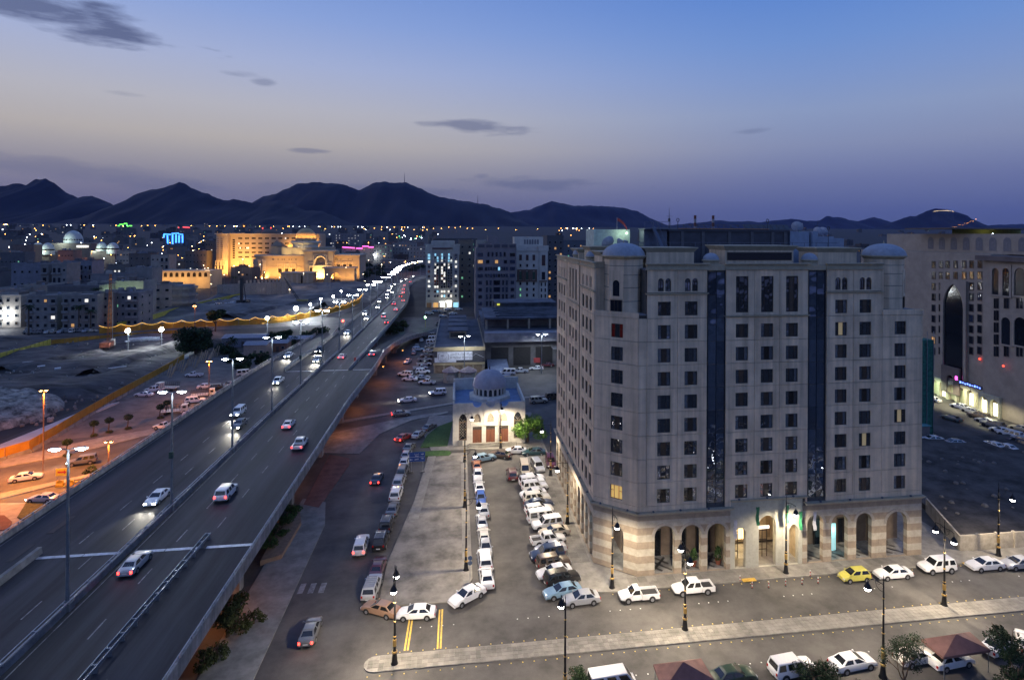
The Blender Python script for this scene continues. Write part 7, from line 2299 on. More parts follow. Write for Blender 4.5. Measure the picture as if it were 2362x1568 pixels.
SOD = [(80, 533), (98, 541), (215, 522), (82, 546), (310, 545), (225, 568), (212, 580), (118, 588), (256, 588), (303, 578), (302, 590), (300, 602), (325, 598), (405, 572), (420, 595), (104, 580), (410, 553), (447, 538), (470, 545), (555, 527), (653, 527), (750, 528), (840, 528), (905, 540), (850, 560), (890, 562), (868, 576), (925, 566), (945, 575), (905, 600), (935, 603), (962, 606),
       (12, 540), (150, 565), (175, 612), (230, 610), (330, 612), (345, 628), (370, 632), (392, 560), (880, 530), (915, 548), (962, 545), (985, 530), (1000, 527), (1018, 527), (1035, 524), (1050, 526), (1062, 523), (1078, 527), (1090, 527), (1120, 530), (1150, 527), (1190, 530), (1290, 532), (1330, 531), (1355, 530), (1240, 528), (955, 530), (975, 536), (930, 537), (820, 556), (800, 560)]
for i, (x, y) in enumerate(SOD):
    Y = 2600 if y < 540 else (1500 if y < 560 else (1000 if y < 580 else 700))
    far_lamp(x, y, Y + (i % 5) * 30, 'o', 'tiny orange street lamp glowing among the far city roofs', 'orange lamps of the far city', 6000 if (i % 6 == 0 and y > 555) else 0)
WHT = [(62, 552), (57, 563), (113, 580), (21, 570), (60, 600), (75, 571), (187, 560), (238, 553), (290, 553), (340, 566), (350, 560), (460, 560), (650, 538), (680, 542), (700, 545), (720, 548), (760, 540), (790, 545), (815, 548), (900, 530), (935, 545), (948, 550), (960, 553), (972, 549), (910, 556), (1010, 540), (28, 705), (20, 722), (60, 712)]
for i, (x, y) in enumerate(WHT):
    far_lamp(x, y, 1700 if y < 560 else 900 if y < 650 else 330, 'w', 'tiny white street lamp among the far city roofs', 'white lamps of the far city', 0)
rl_ = random.Random(77)
for i in range(250):
    x = rl_.uniform(-10, 985) if i < 225 else rl_.uniform(1290, 1380)
    y = 526 + 90 * rl_.random() ** 1.7
    if 470 < x < 840 and y > 535:
        continue
    Y = min(3400, 46 * 1350 / max(6, (y - 541) + 24))
    Y = Y if Y > 520 else 520
    far_lamp(x, y, Y, 'o' if rl_.random() < .62 else 'w', 'tiny lamp glowing among the dark roofs of the far city', 'scattered lamps of the far city', 9000 if i % 7 == 0 and Y < 1500 else 0)
for x, y in ((921, 545), (968, 546), (957, 551), (293, 520), (285, 522)):
    far_lamp(x, y, 1700, 'g', 'tiny green light among the far city roofs', 'green lights of the far city')
# lamp chains on the lit hill
for i in range(18):
    x = 2152 + i * 2.8
    far_lamp(x, 486 + .004 * (x - 2175) ** 2, LIT_HILL_Y - 260, 'y', 'pinprick lamp in the chain along the lit hilltop', 'lamps on the lit hill')
for i in range(13):
    x = 2198 + i * 4.4
    far_lamp(x, 524 - i * 1.5 + (i % 3) * 1.5, LIT_HILL_Y - 600, 'o', 'orange pinprick lamp on the road up the lit hill', 'lamps on the lit hill road')

# ------------------------------------------------------------------ building site west of the viaduct
def terrain(name, x0, x1, y0, y1, nx, ny, amp, seed, m, base=.05, keep=None, edge=None):
    g = MB()
    for j in range(ny + 1):
        for i in range(nx + 1):
            x, y = x0 + (x1 - x0) * i / nx, y0 + (y1 - y0) * j / ny
            e = min(i, nx - i, j, ny - j)
            f = noise.fractal(Vector((x / 26., y / 26., seed)), 1., 2., 5)
            r = abs(noise.noise(Vector((x / 11., y / 30., seed + 9)))) * .8
            ed = min(1, e / 3) * (min(1, max(0, edge(x, y)) / 9) if edge else 1)
            g.vert(x, y, base + max(0, (f * .9 + .35 + r * .5)) * amp * ed)
    for j in range(ny):
        for i in range(nx):
            x, y = x0 + (x1 - x0) * (i + .5) / nx, y0 + (y1 - y0) * (j + .5) / ny
            if keep and not keep(x, y):
                continue
            a = j * (nx + 1) + i
            g.fidx((a, a + 1, a + nx + 2, a + nx + 1))
    return struct(name, g.mesh(name, 60), m)
def right_edge(y):                           # the hoarding line
    return -91.5 - max(0, y - 136) * .075
terrain('site_ground', -280, -92, 128, 292, 90, 80, 2.2, 3.3, DIRT, keep=lambda x, y: x < right_edge(y) - (.5 if y > 178 else 13) and y < 296 + (x + 160) * .17, edge=lambda x, y: min(right_edge(y) - (1 if y > 178 else 14) - x, 293 + (x + 160) * .17 - y))
terrain('site_ground', -172, -58, 318, 560, 60, 90, 3.0, 7.7, mat('site_dirt_far', (.15, .14, .13), .95, var=.5, scale=.06, bump=.8, bscale=.5), keep=lambda x, y: y > 302 + (x + 164) * (.12 if x < -98 else .3 if x < -82 else 1.), edge=lambda x, y: y - 304 - max(0, x + 164) * (.12 if x < -98 else .3 if x < -82 else 1.))
PALE = mat('pale_spoil', (.26, .23, .19), .95, var=.8, scale=.5, bump=1., bscale=1.6)
mound = MB()
rr = random.Random(21)
nn = 48
for j in range(nn + 1):
    for i in range(nn + 1):
        u, v = i / nn, j / nn
        x, y = -150 + 50 * u, 140 + 44 * v
        e = max(0, 1 - ((u - .45) / .52) ** 2 - ((v - .5) / .5) ** 2)
        mound.vert(x, y, 1.2 + (2.2 * e ** .6 + 1.9 * abs(noise.fractal(Vector((x / 6, y / 6, 1)), .8, 2.2, 6)) * min(1, e * 3)) if e > 0 else -.2)
for j in range(nn):
    for i in range(nn):
        a = j * (nn + 1) + i
        mound.fidx((a, a + 1, a + nn + 2, a + nn + 1))
struct('spoil_heap', mound.mesh('spoil_heap', 50), PALE)
# berm of dug-out soil, boulders and scraps over the site
def berm(path, w, h, seed):
    rings = []
    for k, p in enumerate(lerp_path([(q.x, q.y, 0) for q in path], 3.)):
        f = h * (.75 + .6 * noise.noise(Vector((p[0] / 7, p[1] / 7, seed))))
        rings.append([(p[0] - w, p[1], 0), (p[0] - w * .4, p[1] + noise.noise(Vector((p[0], seed, 0))) * .6, f * .9), (p[0] + w * .1, p[1], f * 1.1), (p[0] + w * .5, p[1], f * .6), (p[0] + w, p[1], 0)])
    return struct('soil_berm', MB().loft(rings, closed=False, caps=False).mesh('soil_berm', 50), DIRT)
berm([at(210, 868), at(300, 838), at(380, 812), at(430, 795)], 5, 3.2, 2)
berm([at(0, 858), at(90, 842), at(170, 828), at(230, 818)], 4, 2.2, 5)
berm([at(440, 812), at(480, 800), at(520, 790)], 5, 3., 8)
berm([at(520, 735), at(600, 722), at(680, 706), at(760, 690)], 6, 2.6, 9)
deb = MB()
rr = random.Random(17)
for k in range(420):
    x, y = rr.uniform(-10, 430), rr.uniform(792, 985)
    p = at(x, y)
    if p.x > right_edge(p.y) - 3:
        continue
    s_ = rr.uniform(.12, .5) * (2.2 if rr.random() < .06 else 1)
    z_ = rr.uniform(.1, 1.2)
    deb.lathe([(s_, z_ - .3), (s_ * rr.uniform(.7, .95), z_ + s_ * .4), (s_ * .3, z_ + s_ * .75)], 5, p.x, p.y, rr.random() * 3)
o = tag(obj('site_rubble', deb, mat('site_rubble', (.24, .225, .2), .95, var=.5, scale=.2)), 'boulders and rubble strewn over the dug-up site', 'rubble')
o['kind'] = 'stuff'
for i, (x, y, w, d, lab) in enumerate(((65, 838, 3.2, 1.6, 'pale sheet lying on the site near the yellow hoarding'), (133, 851, 1.6, 1.4, 'small white box standing on the dark site'), (95, 846, 2.0, 1.0, 'pale bag lying on the dark site'), (262, 850, 7.0, .5, 'long pale beam lying across the middle of the site'))):
    p = at(x, y, .9)
    tag(obj('site_scrap', MB().loft([[(-w / 2, -d / 2, -.6), (w / 2, -d / 2, -.6), (w / 2, d / 2, -.6), (-w / 2, d / 2, -.6)], [(-w / 2, -d / 2, .3), (w / 2 - .1, -d / 2, .36), (w / 2, d / 2, .5), (-w / 2, d / 2, .42)]]), mat('scrap_pale', (.5, .5, .5), .7), None, p, .5), lab, 'scrap')
# pale concrete strip beside the hoarding
pth = [at(-60, 1052), at(0, 1030), at(110, 985), at(200, 948), at(275, 930)]
wp = [at(-60, 1085), at(0, 1058), at(110, 1010), at(210, 958), at(275, 930)]
struct('trench_cover', MB().prism([(p.x, p.y) for p in wp] + [(p.x, p.y) for p in pth[::-1]][1:], .0, .5), mat('trench_concrete', (.45, .45, .46), .8, var=.12, scale=.4))
struct('trench_ditch', MB().prism([(p.x, p.y) for p in pth] + [(p.x - 2.5, p.y + 3.5) for p in pth[::-1]], .0, .12), mat('ditch_dark', (.04, .04, .045), .9))
struct('far_ditch', MB().prism([(p.x, p.y) for p in (at(400, 845), at(450, 818), at(445, 812), at(395, 838))], 0, .6), mat('trench_concrete', (.45, .45, .46), .8))
# hoardings of single sheets
HO = mat('hoarding_orange', (.38, .19, .012), .6, var=.2, scale=.5, rnd=.12)
HY = mat('hoarding_yellow', (.5, .42, .06), .6, var=.2, scale=.5, rnd=.12)
def hoarding(name, label, path, step, h, m, z0=.25, base=True, gap=.06):
    t = thing(name, label, 'fence', (0, 0, 0))
    P = lerp_path([(p.x, p.y, 0) for p in path], step)
    for a, b in zip(P, P[1:]):
        L = math.hypot(b[0] - a[0], b[1] - a[1])
        key = 'sheet_%d_%d' % (round(L * 10), round(h * 10))
        me = bpy.data.meshes.get(key) or MB().box(gap, L - gap, -.04, .04, z0, h).box(gap, gap + .1, .04, .14, 0, h + .05).box(gap, L - gap, -.06, .06, h, h + .06).mesh(key)
        obj('sheet', me, m, t, (a[0], a[1], 0), math.atan2(b[1] - a[1], b[0] - a[0]))
        if base:
            key2 = 'block_%d' % round(L * 10)
            me2 = bpy.data.meshes.get(key2) or MB().loft([[(.05, -.75, 0), (L - .05, -.75, 0), (L - .05, -.35, 0), (.05, -.35, 0)], [(.1, -.62, .8), (L - .1, -.62, .8), (L - .1, -.48, .8), (.1, -.48, .8)]]).mesh(key2)
            obj('base_block', me2, DCONC, t, (a[0], a[1], 0), math.atan2(b[1] - a[1], b[0] - a[0]))
    return t
hoarding('site_hoarding', 'orange sheet hoarding running along the dark lot', [at(-50, 1078), at(68, 1042), at(130, 1006), at(200, 962), at(262, 925), at(330, 887), at(400, 848), at(425, 832)], 3.2, 2.4, HO)
hoarding('site_hoarding', 'yellow panelled hoarding at the left edge of the site', [at(-40, 845), at(0, 831), at(60, 815), at(118, 797)], 2.6, 2.6, HY, base=False, gap=.18)
hoarding('site_hoarding', 'orange hoarding crossing behind the drill rig', [at(118, 797), at(180, 790), at(230, 786), at(330, 778), at(420, 772)], 3.4, 2.2, HO, base=False)
f2 = [at(228, 771), at(300, 765), at(400, 758), at(500, 754), at(600, 749), at(650, 744), at(700, 736), at(760, 724), at(800, 713), at(828, 700), at(838, 688)]
hoarding('site_hoarding', 'orange hoarding hung with a glowing string of lights', f2, 4.2, 3.0, HO, base=False)
hoarding('site_hoarding', 'dim yellow hoarding along the far back of the site', [at(270, 757), at(340, 742), at(400, 722), at(460, 706), at(540, 688), at(600, 676), at(650, 667)], 5.5, 2.6, HY, base=False)
# festoon: a rope of light hanging in bows from posts
fs = MB()
pts = lerp_path([(p.x, p.y, 3.3) for p in f2], 1.1)
bow = []
for k, p in enumerate(pts):
    u = (k % 7) / 7.
    bow.append((p[0], p[1], 3.9 - 1.3 * math.sin(math.pi * u)))
fs.tube(bow, .07, 5)
tag(obj('light_rope', fs, glowmat('rope_glow', (1., .52, .1), 2.6)), 'orange rope of lights hanging in bows along the hoarding', 'light string')
for k in range(0, 9):
    p = f2[k + 1]
    lamp('POINT', bpy.data.objects['light_rope'], (p.x, p.y - 2.5, 3.2), 60, (1, .5, .1), .5)
# drill rig
dr_ = thing('drill_rig', 'tracked drill rig with a tall orange lattice mast on the site', 'drill rig', at(248, 805), math.radians(10))
for sx_ in (-1.3, 1.3):
    obj('track', MB().box(sx_ - .4, sx_ + .4, -2.6, 2.6, .1, 1.0), TRIMB, dr_)
obj('machine_house', MB().box(-1.7, 1.7, -3.2, 1.8, 1.1, 3.0), mat('rig_red', (.3, .08, .04), .6), dr_)
obj('cab', MB().box(.4, 1.7, 1.2, 3.0, 1.1, 3.6), mat('rig_cream', (.55, .5, .4), .5), dr_)
tp = deep(246, 632, dr_.location.y)
def lattice(a, b, w, n):
    mb = MB()
    a, b = Vector(a), Vector(b)
    for i, j in ((-1, -1), (1, -1), (1, 1), (-1, 1)):
        mb.bar(a + Vector((i * w, j * w, 0)), b + Vector((i * w * .4, j * w * .4, 0)), .12)
    for k in range(n):
        u, v = k / n, (k + 1) / n
        for i, j, k2, l in ((-1, -1, 1, -1), (1, -1, 1, 1), (1, 1, -1, 1), (-1, 1, -1, -1)):
            mb.bar(a.lerp(b, u) + Vector((i * w * (1 - .6 * u), j * w * (1 - .6 * u), 0)), a.lerp(b, v) + Vector((k2 * w * (1 - .6 * v), l * w * (1 - .6 * v), 0)), .08)
    return mb
obj('lattice_mast', lattice((0, 1.6, 2.5), (.6, 1.0, tp.z), .6, 16), mat('mast_orange', (.45, .16, .05), .6), dr_)
obj('drill_string', MB().tube([(.9, 2.4, .2), (.9, 2.2, tp.z * .75)], .14), STEEL, dr_)
pr_ = thing('piling_rig', 'dark piling rig with a tall upright leader far back on the site', 'drill rig', deep(557, 706, 395) * 1)
pr_.location.z = 0
obj('leader', MB().box(-.8, .8, -.6, .6, 0, deep(557, 640, 395).z), mat('rig_dark', (.03, .032, .035), .6), pr_)
obj('stay', MB().bar((2.6, 1, 1), (.6, .5, 18), .4), mat('rig_dark', (.03, .032, .035), .6), pr_)
obj('machine_house', MB().box(-3.5, 3.5, 1, 5.5, .2, 3.2), mat('rig_dark', (.03, .032, .035), .6), pr_)
cr = thing('mobile_crane', 'dark mobile crane with a slanting lattice boom above the site', 'crane', (deep(690, 720, 400).x, 400, 0))
obj('boom', lattice((0, 0, 2), (deep(655, 640, 400).x - cr.location.x, 0, deep(655, 640, 400).z), .7, 14), mat('rig_dark', (.03, .032, .035), .6), cr)
obj('carrier', MB().box(-1.6, 5.5, -1.4, 1.4, .6, 2.8), mat('crane_yellow', (.4, .3, .08), .6), cr)
# stack of pale pipes
pp = at(330, 792)
pipe = MB().tube([(0, 0, 0), (5.6, 3.0, 0)], .62, 14).mesh('pipe', 40)
pst = thing('pipe_stack', 'stack of big pale pipes lying on the floodlit part of the site', 'pipes', (pp.x - 7, pp.y, 0))
for k in range(8):
    obj('pipe', pipe, mat('pipe_concrete', (.5, .5, .5), .7), pst, (k * 1.5, (k % 2) * .5, .64))
for k in range(4):
    obj('pipe', pipe, mat('pipe_concrete', (.5, .5, .5), .7), pst, (1.6 + k * 1.6, .3, 1.72))
# stacked timber frames by the lot
tf = thing('timber_stack', 'leaning stack of pale timber frames at the back of the dark lot', 'timber', (0, 0, 0))
for k in range(26):
    p = at(385 + k * 4.6, 868 - k * 1.7 + 6 * math.sin(k))
    obj('plank', MB().bar((p.x, p.y, 0), (p.x + .6, p.y + 1.0, 3.6 + .7 * math.sin(k * 2.1)), .35, .12), mat('timber_pale', (.36, .27, .18), .8, rnd=.2), tf)
# site cabin houses north of the lot
for x, y, w, d, h, lab, c in ((588, 822, 8, 7, 4.2, 'small pink guard hut with a dome-like tank behind the dark trees', (.36, .25, .2)), (560, 800, 16, 9, 3.6, 'long tin-roofed site cabin behind the dark trees', (.2, .2, .24)), (640, 812, 7, 6, 3.4, 'low brick hut near the viaduct ramp', (.2, .11, .08)), (690, 800, 9, 6, 3.2, 'low hut among bushes beside the viaduct ramp', (.12, .1, .1))):
    p = at(x, y)
    b = thing('site_cabin', lab, 'hut', p)
    obj('wall', MB().box(-w / 2, w / 2, 0, d, 0, h), mat('cabin_wall_%d' % x, c, .85, var=.2), b)
    obj('roof', MB().loft([[(-w / 2 - .3, -.3, h), (w / 2 + .3, -.3, h), (w / 2 + .3, d + .3, h), (-w / 2 - .3, d + .3, h)], [(-w / 2 - .3, d * .45, h + .9), (w / 2 + .3, d * .45, h + .9), (w / 2 + .3, d * .55, h + .9), (-w / 2 - .3, d * .55, h + .9)]]), mat('cabin_roof', (.22, .23, .27), .6), b)
    obj('door', MB().box(-.5, .5, -.06, 0, 0, 2.2), mat('cabin_door', (.08, .06, .05), .6), b)
    put_window(b, w * .28, -.01, 1.2, 1.2, 1.0, DARKGL, FRM)
# yellow water barriers and the arrow board
YB = mat('barrier_yellow', (.6, .36, .02), .5)
for i, (x, y) in enumerate(((138, 1122), (161, 1121), (181, 1124), (200, 1126))):
    t = thing('water_barrier', ORD[i].replace('nearest', 'first') + ' yellow plastic water barrier from the left below the arrow sign', 'barrier', at(x, y), 0, 'yellow water barriers')
    obj('shell', MB().loft([[(-.6, -.3, 0), (.6, -.3, 0), (.6, .3, 0), (-.6, .3, 0)], [(-.6, -.3, .3), (.6, -.3, .3), (.6, .3, .3), (-.6, .3, .3)], [(-.55, -.14, .65), (.55, -.14, .65), (.55, .14, .65), (-.55, .14, .65)], [(-.55, -.12, 1.1), (.55, -.12, 1.1), (.55, .12, 1.1), (-.55, .12, 1.1)]]), YB, t)
    obj('cap', MB().lathe([(.1, 1.1), (.1, 1.16)], 8), mat('cap_dark', (.1, .05, .02), .6), t)
ab = thing('arrow_sign', 'yellow road sign with a red arrow pointing right', 'road sign', at(143, 1118))
for sx_ in (-.7, .7):
    obj('post', MB().lathe([(.04, 0), (.04, 2.6)], 6, sx_, 0), STEEL, ab)
sb = obj('board', MB().box(-1.0, 1.0, -.06, 0, 1.7, 3.0), mat('sign_yellow', (.75, .6, .05), .5), ab)
obj('arrow', MB().box(-.7, .35, -.09, -.06, 2.2, 2.5).loft([[(.35, -.09, 1.98), (.35, -.06, 1.98), (.35, -.06, 2.72), (.35, -.09, 2.72)], [(.78, -.09, 2.34), (.78, -.06, 2.34), (.78, -.06, 2.36), (.78, -.09, 2.36)]]), mat('sign_red', (.5, .04, .03), .5), sb)
# blue direction sign by the plaza
bs = thing('direction_sign', 'blue direction sign board on two posts beside the plaza', 'road sign', at(962, 1090))
for sx_ in (-1.1, 1.1):
    obj('post', MB().lathe([(.06, 0), (.05, 2.4)], 6, sx_, 0), STEEL, bs)
    obj('footing', MB().box(sx_ - .4, sx_ + .4, -.3, .3, .12, .3), DCONC, bs)
bd = obj('board', MB().box(-1.5, 1.5, -.08, 0, 2.2, 4.0), mat('sign_blue', (.02, .07, .26), .5), bs)
INKW = mat('sign_white_ink', (.7, .72, .75), .5)
ar_ = lambda x, z, s: MB().box(x - .22, x + .22, -.11, -.08, z - .04, z + .04).loft([[(x + s * .1, -.11, z - .16), (x + s * .1, -.08, z - .16), (x + s * .1, -.08, z + .16), (x + s * .1, -.11, z + .16)], [(x + s * .3, -.11, z - .01), (x + s * .3, -.08, z - .01), (x + s * .3, -.08, z + .01), (x + s * .3, -.11, z + .01)]])
for x, z, s in ((.95, 3.6, 1), (.95, 2.75, 1), (-1.1, 2.6, -1)):
    obj('arrow', ar_(x, z, s), INKW, bd)
obj('divider', MB().box(-1.45, 1.45, -.1, -.08, 3.08, 3.12), INKW, bd)
for i, (tx, z) in enumerate(((AR[7:14], 3.65), (AR[14:], 3.3), (AR[:6], 2.7))):
    letters(bd, tx, .34, (-.1, -.1, z), math.pi / 2, 0, INKW)
# round sign posts by the plaza lamp
rs = thing('round_signs', 'post with two round traffic signs at the plaza kerb', 'road sign', at(1084, 1338))
obj('post', MB().lathe([(.05, 0), (.04, 3.2)], 6), STEEL, rs)
for z in (3.0, 2.35):
    d_ = MB().lathe([(.3, -.03), (.3, .0)], 16)
    d_.v = [(x, zz, y) for x, y, zz in d_.v]
    obj('disc', d_, mat('sign_back', (.07, .1, .18), .5), rs, (0, -.06, z))
# traffic lights
for x, y, c, lab, hz in ((791, 745, (1, .05, .03), 'traffic light showing red beside the left ramp', 4.2), (981, 737, (.3, 1, .35), 'traffic light showing green at the far crossing', 4.5)):
    p = at(x, y + 18)
    t = thing('traffic_light', lab, 'traffic light', p)
    obj('post', MB().lathe([(.1, 0), (.08, hz)], 6), mat('signal_yellow', (.4, .3, .05), .6), t)
    obj('head', MB().box(-.25, .25, -.2, .2, hz - .2, hz + .9), TRIMB, t)
    obj('signal', MB().lathe([(.02, -.3), (.3, 0), (.02, .3)], 10), glowmat('signal_%d' % x, c, 22), t, (0, -.3, hz + .5)).scale = (1.8,) * 3
# red and white bollards before the hotel
BO = [('red', 0), ('white', 1)]
for i, (x, y) in enumerate(((1707, 1341), (1735, 1356), (1773, 1355), (1812, 1350), (1850, 1347), (1869, 1329), (1887, 1345))):
    t = thing('bollard', ['first', 'second', 'third', 'fourth', 'fifth', 'sixth', 'last'][i] + ' red and white bollard from the left before the hotel entrance', 'bollard', at(x, y), 0, 'red and white bollards')
    obj('base', MB().lathe([(.16, 0), (.14, .06), (.06, .08)], 10), TRIMB, t)
    for k in range(4):
        obj('band', MB().lathe([(.055, .08 + k * .2), (.055, .27 + k * .2)], 10), mat('bollard_red', (.4, .04, .03), .5) if k % 2 == 0 else mat('bollard_white', (.7, .7, .7), .5), t)
# fabric canopies at the bottom edge
CAN = mat('canopy_fabric', (.17, .085, .075), .85, var=.2, scale=.8)
for label, corners, peak, z0, zp in (('red fabric canopy at the bottom edge, over a white car', [(1507, 1531), (1617, 1517), (1648, 1566), (1530, 1590)], (1580, 1521), 2.4, 3.5), ('red fabric canopy beside the bare tree at the bottom right', [(2125, 1473), (2237, 1456), (2285, 1498), (2176, 1515)], (2205, 1466), 2.4, 3.5)):
    P = [at(x, y, z0) for x, y in corners]
    c = sum(P, Vector()) / 4
    t = thing('shade_canopy', label, 'canopy', (c.x, c.y, 0))
    roof = MB()
    pk = (0, 0, zp)
    Q = [(p.x - c.x, p.y - c.y, z0) for p in P]
    for k in range(4):
        a, b = Q[k], Q[(k + 1) % 4]
        m_ = ((a[0] + b[0]) / 2 * .9, (a[1] + b[1]) / 2 * .9, z0 + .1)
        roof.face(b, a, pk)
        roof.face((a[0], a[1], a[2] - .05), (b[0], b[1], b[2] - .05), (0, 0, zp - .06))
        roof.face(a, b, (b[0], b[1], b[2] - .25), (a[0], a[1], a[2] - .25))
    obj('fabric', roof, CAN, t)
    for q in Q:
        obj('post', MB().lathe([(.05, 0), (.05, z0)], 6, q[0] * .94, q[1] * .94), GPOLE, t)

# ------------------------------------------------------------------ trees and shrubs
BARK = mat('bark', (.09, .06, .04), .9, var=.3, scale=3)
LEAFD = mat('leaf_dark', (.022, .042, .018), .8, var=.5, scale=.6, spec=.2)
LEAFO = mat('leaf_olive', (.05, .065, .022), .8, var=.5, scale=.9, spec=.2)
LEAFB = mat('leaf_bright', (.1, .2, .03), .7, var=.45, scale=.9, spec=.3)
def limbs(h, r, n, seed, spread=.5, fork=.4):
    rnd = random.Random(seed)
    mb = MB()
    mb.tube([(0, 0, 0), (rnd.uniform(-.1, .1), rnd.uniform(-.1, .1), h * fork), (rnd.uniform(-.2, .2) * h * .1, rnd.uniform(-.2, .2) * h * .1, h * .75)], [r, r * .75, r * .3], 7)
    for k in range(n):
        a = 2 * math.pi * (k + rnd.random() * .6) / n
        z0 = h * (fork * .7 + .3 * rnd.random())
        L = h * spread * rnd.uniform(.7, 1.1)
        e = (math.cos(a) * L, math.sin(a) * L, z0 + h * rnd.uniform(.25, .5))
        mb.tube([(0, 0, z0), (e[0] * .5, e[1] * .5, z0 + (e[2] - z0) * .6), e], [r * .45, r * .28, r * .08], 5)
    return mb
def tree(name, label, p, h, r, n, leaf, m, seed, group=None, cat='tree', squash=.75, lobes=9):
    t = thing(name, label, cat, p, 0, group)
    rnd = random.Random(seed)
    obj('trunk', limbs(h, r * .07 + .06, 6, seed), BARK, t)
    blobs = []
    for k in range(lobes):
        a = 2 * math.pi * k / lobes + rnd.random()
        q = rnd.uniform(.25, .72)
        blobs.append((math.cos(a) * r * q, math.sin(a) * r * q, h - r * squash + rnd.uniform(-.5, .5) * r * squash, r * rnd.uniform(.3, .5), r * rnd.uniform(.3, .5), r * squash * rnd.uniform(.3, .5)))
    obj('crown', leaf_cloud(n, blobs, leaf, seed), m, t)
    return t
tree('broadleaf_tree', 'bright green lamplit tree beside the mosque', at(1217, 1020), 6.6, 4.2, 5200, .2, LEAFB, 3, lobes=14)
tree('broadleaf_tree', 'large dark round tree on the site left of the viaduct', at(452, 818), 12, 8.5, 3600, .6, LEAFD, 4, lobes=12)
tree('broadleaf_tree', 'narrow dark tree behind the large round one', at(497, 766), 11, 4, 1600, .6, LEAFD, 5)
for i, (x, y, h, r) in enumerate(((525, 815, 6, 5), (548, 835, 5, 4.5), (600, 838, 4.5, 4), (632, 790, 5, 4), (668, 800, 5, 4), (708, 786, 5, 4.5), (735, 776, 4.5, 4), (560, 850, 4, 4), (660, 780, 4.5, 3.5))):
    tree('shrub_tree', 'dark low tree in the scrub between the site and the viaduct ramp', at(x, y), h, r, 800, .5, LEAFD, 30 + i, 'dark scrub trees beside the ramp', lobes=7)
for i, (x, y, h, r) in enumerate(((900, 772, 4.5, 3.5), (915, 765, 5, 4), (930, 758, 4.5, 3.5))):
    tree('shrub_tree', 'olive bush lit orange under the exit ramp', at(x, y), h, r, 700, .4, LEAFO, 50 + i, 'bushes by the exit ramp')
tree('shrub_tree', 'olive tree growing beside the near viaduct pier', at(525, 1470), 5.2, 2.6, 1400, .22, LEAFO, 61)
for i, (x, y) in enumerate(((622, 1270), (645, 1240), (660, 1215), (676, 1190))):
    tree('shrub', ('nearest', 'second', 'third', 'farthest')[i] + ' green shrub in the planter below the viaduct edge', at(x, y), 2.3, 1.7, 700, .17, LEAF, 70 + i, 'shrubs in the planter', 'shrub', lobes=6)
pl_ = [at(600, 1305), at(650, 1290), at(695, 1212), at(690, 1178), at(672, 1172)]
struct('planter', MB().prism([(p.x, p.y) for p in pl_], 0, .7), mat('planter_wall', (.25, .17, .12), .85))
for i, (x, y) in enumerate(((470, 1545), (500, 1520), (545, 1460), (585, 1440))):
    tree('shrub', ('first', 'second', 'third', 'fourth')[i] + ' olive shrub along the pavement under the near deck', at(x, y), 2., 1.5, 450, .17, LEAFO, 80 + i, 'shrubs under the near deck', 'shrub', lobes=6)
# trimmed round-headed trees on the left verge
for i, (x, y) in enumerate(((155, 1052), (217, 1006), (252, 998), (296, 990), (210, 1118), (370, 965), (385, 955))):
    t = thing('pom_tree', ORD[i].replace('nearest', 'first') + ' small trimmed round-headed tree of the left verge, counted from the left', 'tree', at(x, y), 0, 'trimmed trees on the left verge')
    h = 2.6
    obj('trunk', MB().tube([(-.3, 0, 0), (-.1, 0, h * .5), (.0, 0, h)], [.16, .12, .08], 7), BARK, t)
    obj('crown', leaf_cloud(420, [(0, 0, h + .3, .95, .95, .7)] + ([(.8, .1, h - .2, .55, .5, .4), (-.9, 0, h - .3, .6, .5, .4)] if i == 4 else []), .16, 90 + i), LEAFD, t)
    obj('root_shrub', leaf_cloud(200, [(0, 0, .25, .8, .7, .35)], .14, 190 + i), LEAFO, t)
# date palms in front of the left houses
def palm(p, h, label, group, seed, r=3.2):
    t = thing('date_palm', label, 'palm tree', p, 0, group)
    obj('trunk', MB().lathe([(.38, 0), (.28, h * .3), (.26, h * .8), (.34, h)], 8), BARK, t)
    rnd = random.Random(seed)
    mb = MB()
    for k in range(26):
        a = 2 * math.pi * k / 26 * 3.0 + rnd.random() * .3
        up = rnd.uniform(-.3, .9)
        L = r * rnd.uniform(.8, 1.1)
        prev = Vector((0, 0, h))
        d = Vector((math.cos(a), math.sin(a), up)).normalized()
        side_ = Vector((-math.sin(a), math.cos(a), 0))
        for s in range(4):
            nx_ = prev + d * L / 4
            w0, w1 = .42 * (1 - s / 5), .42 * (1 - (s + 1) / 4.4)
            mb.face(prev - side_ * w0, nx_ - side_ * w1, nx_ + Vector((0, 0, .12)), prev + Vector((0, 0, .12)))
            mb.face(prev + Vector((0, 0, .12)), nx_ + Vector((0, 0, .12)), nx_ + side_ * w1, prev + side_ * w0)
            prev = nx_
            d = (d + Vector((0, 0, -.42))).normalized()
    obj('crown', mb, LEAFD, t)
for i, (x, y, h) in enumerate(((66, 775, 13), (182, 762, 11), (209, 762, 9), (222, 745, 17), (540, 660, 8), (1200, 838, 6))):
    palm(at(x, y), h, ['leftmost tall date palm by the bright shop street', 'date palm before the left apartment row', 'shorter date palm right of another by the apartment row', 'tall date palm by the drill rig mast', 'date palm in the courthouse garden', 'date palm beside the parking deck ramp'][i], 'date palms', 300 + i)
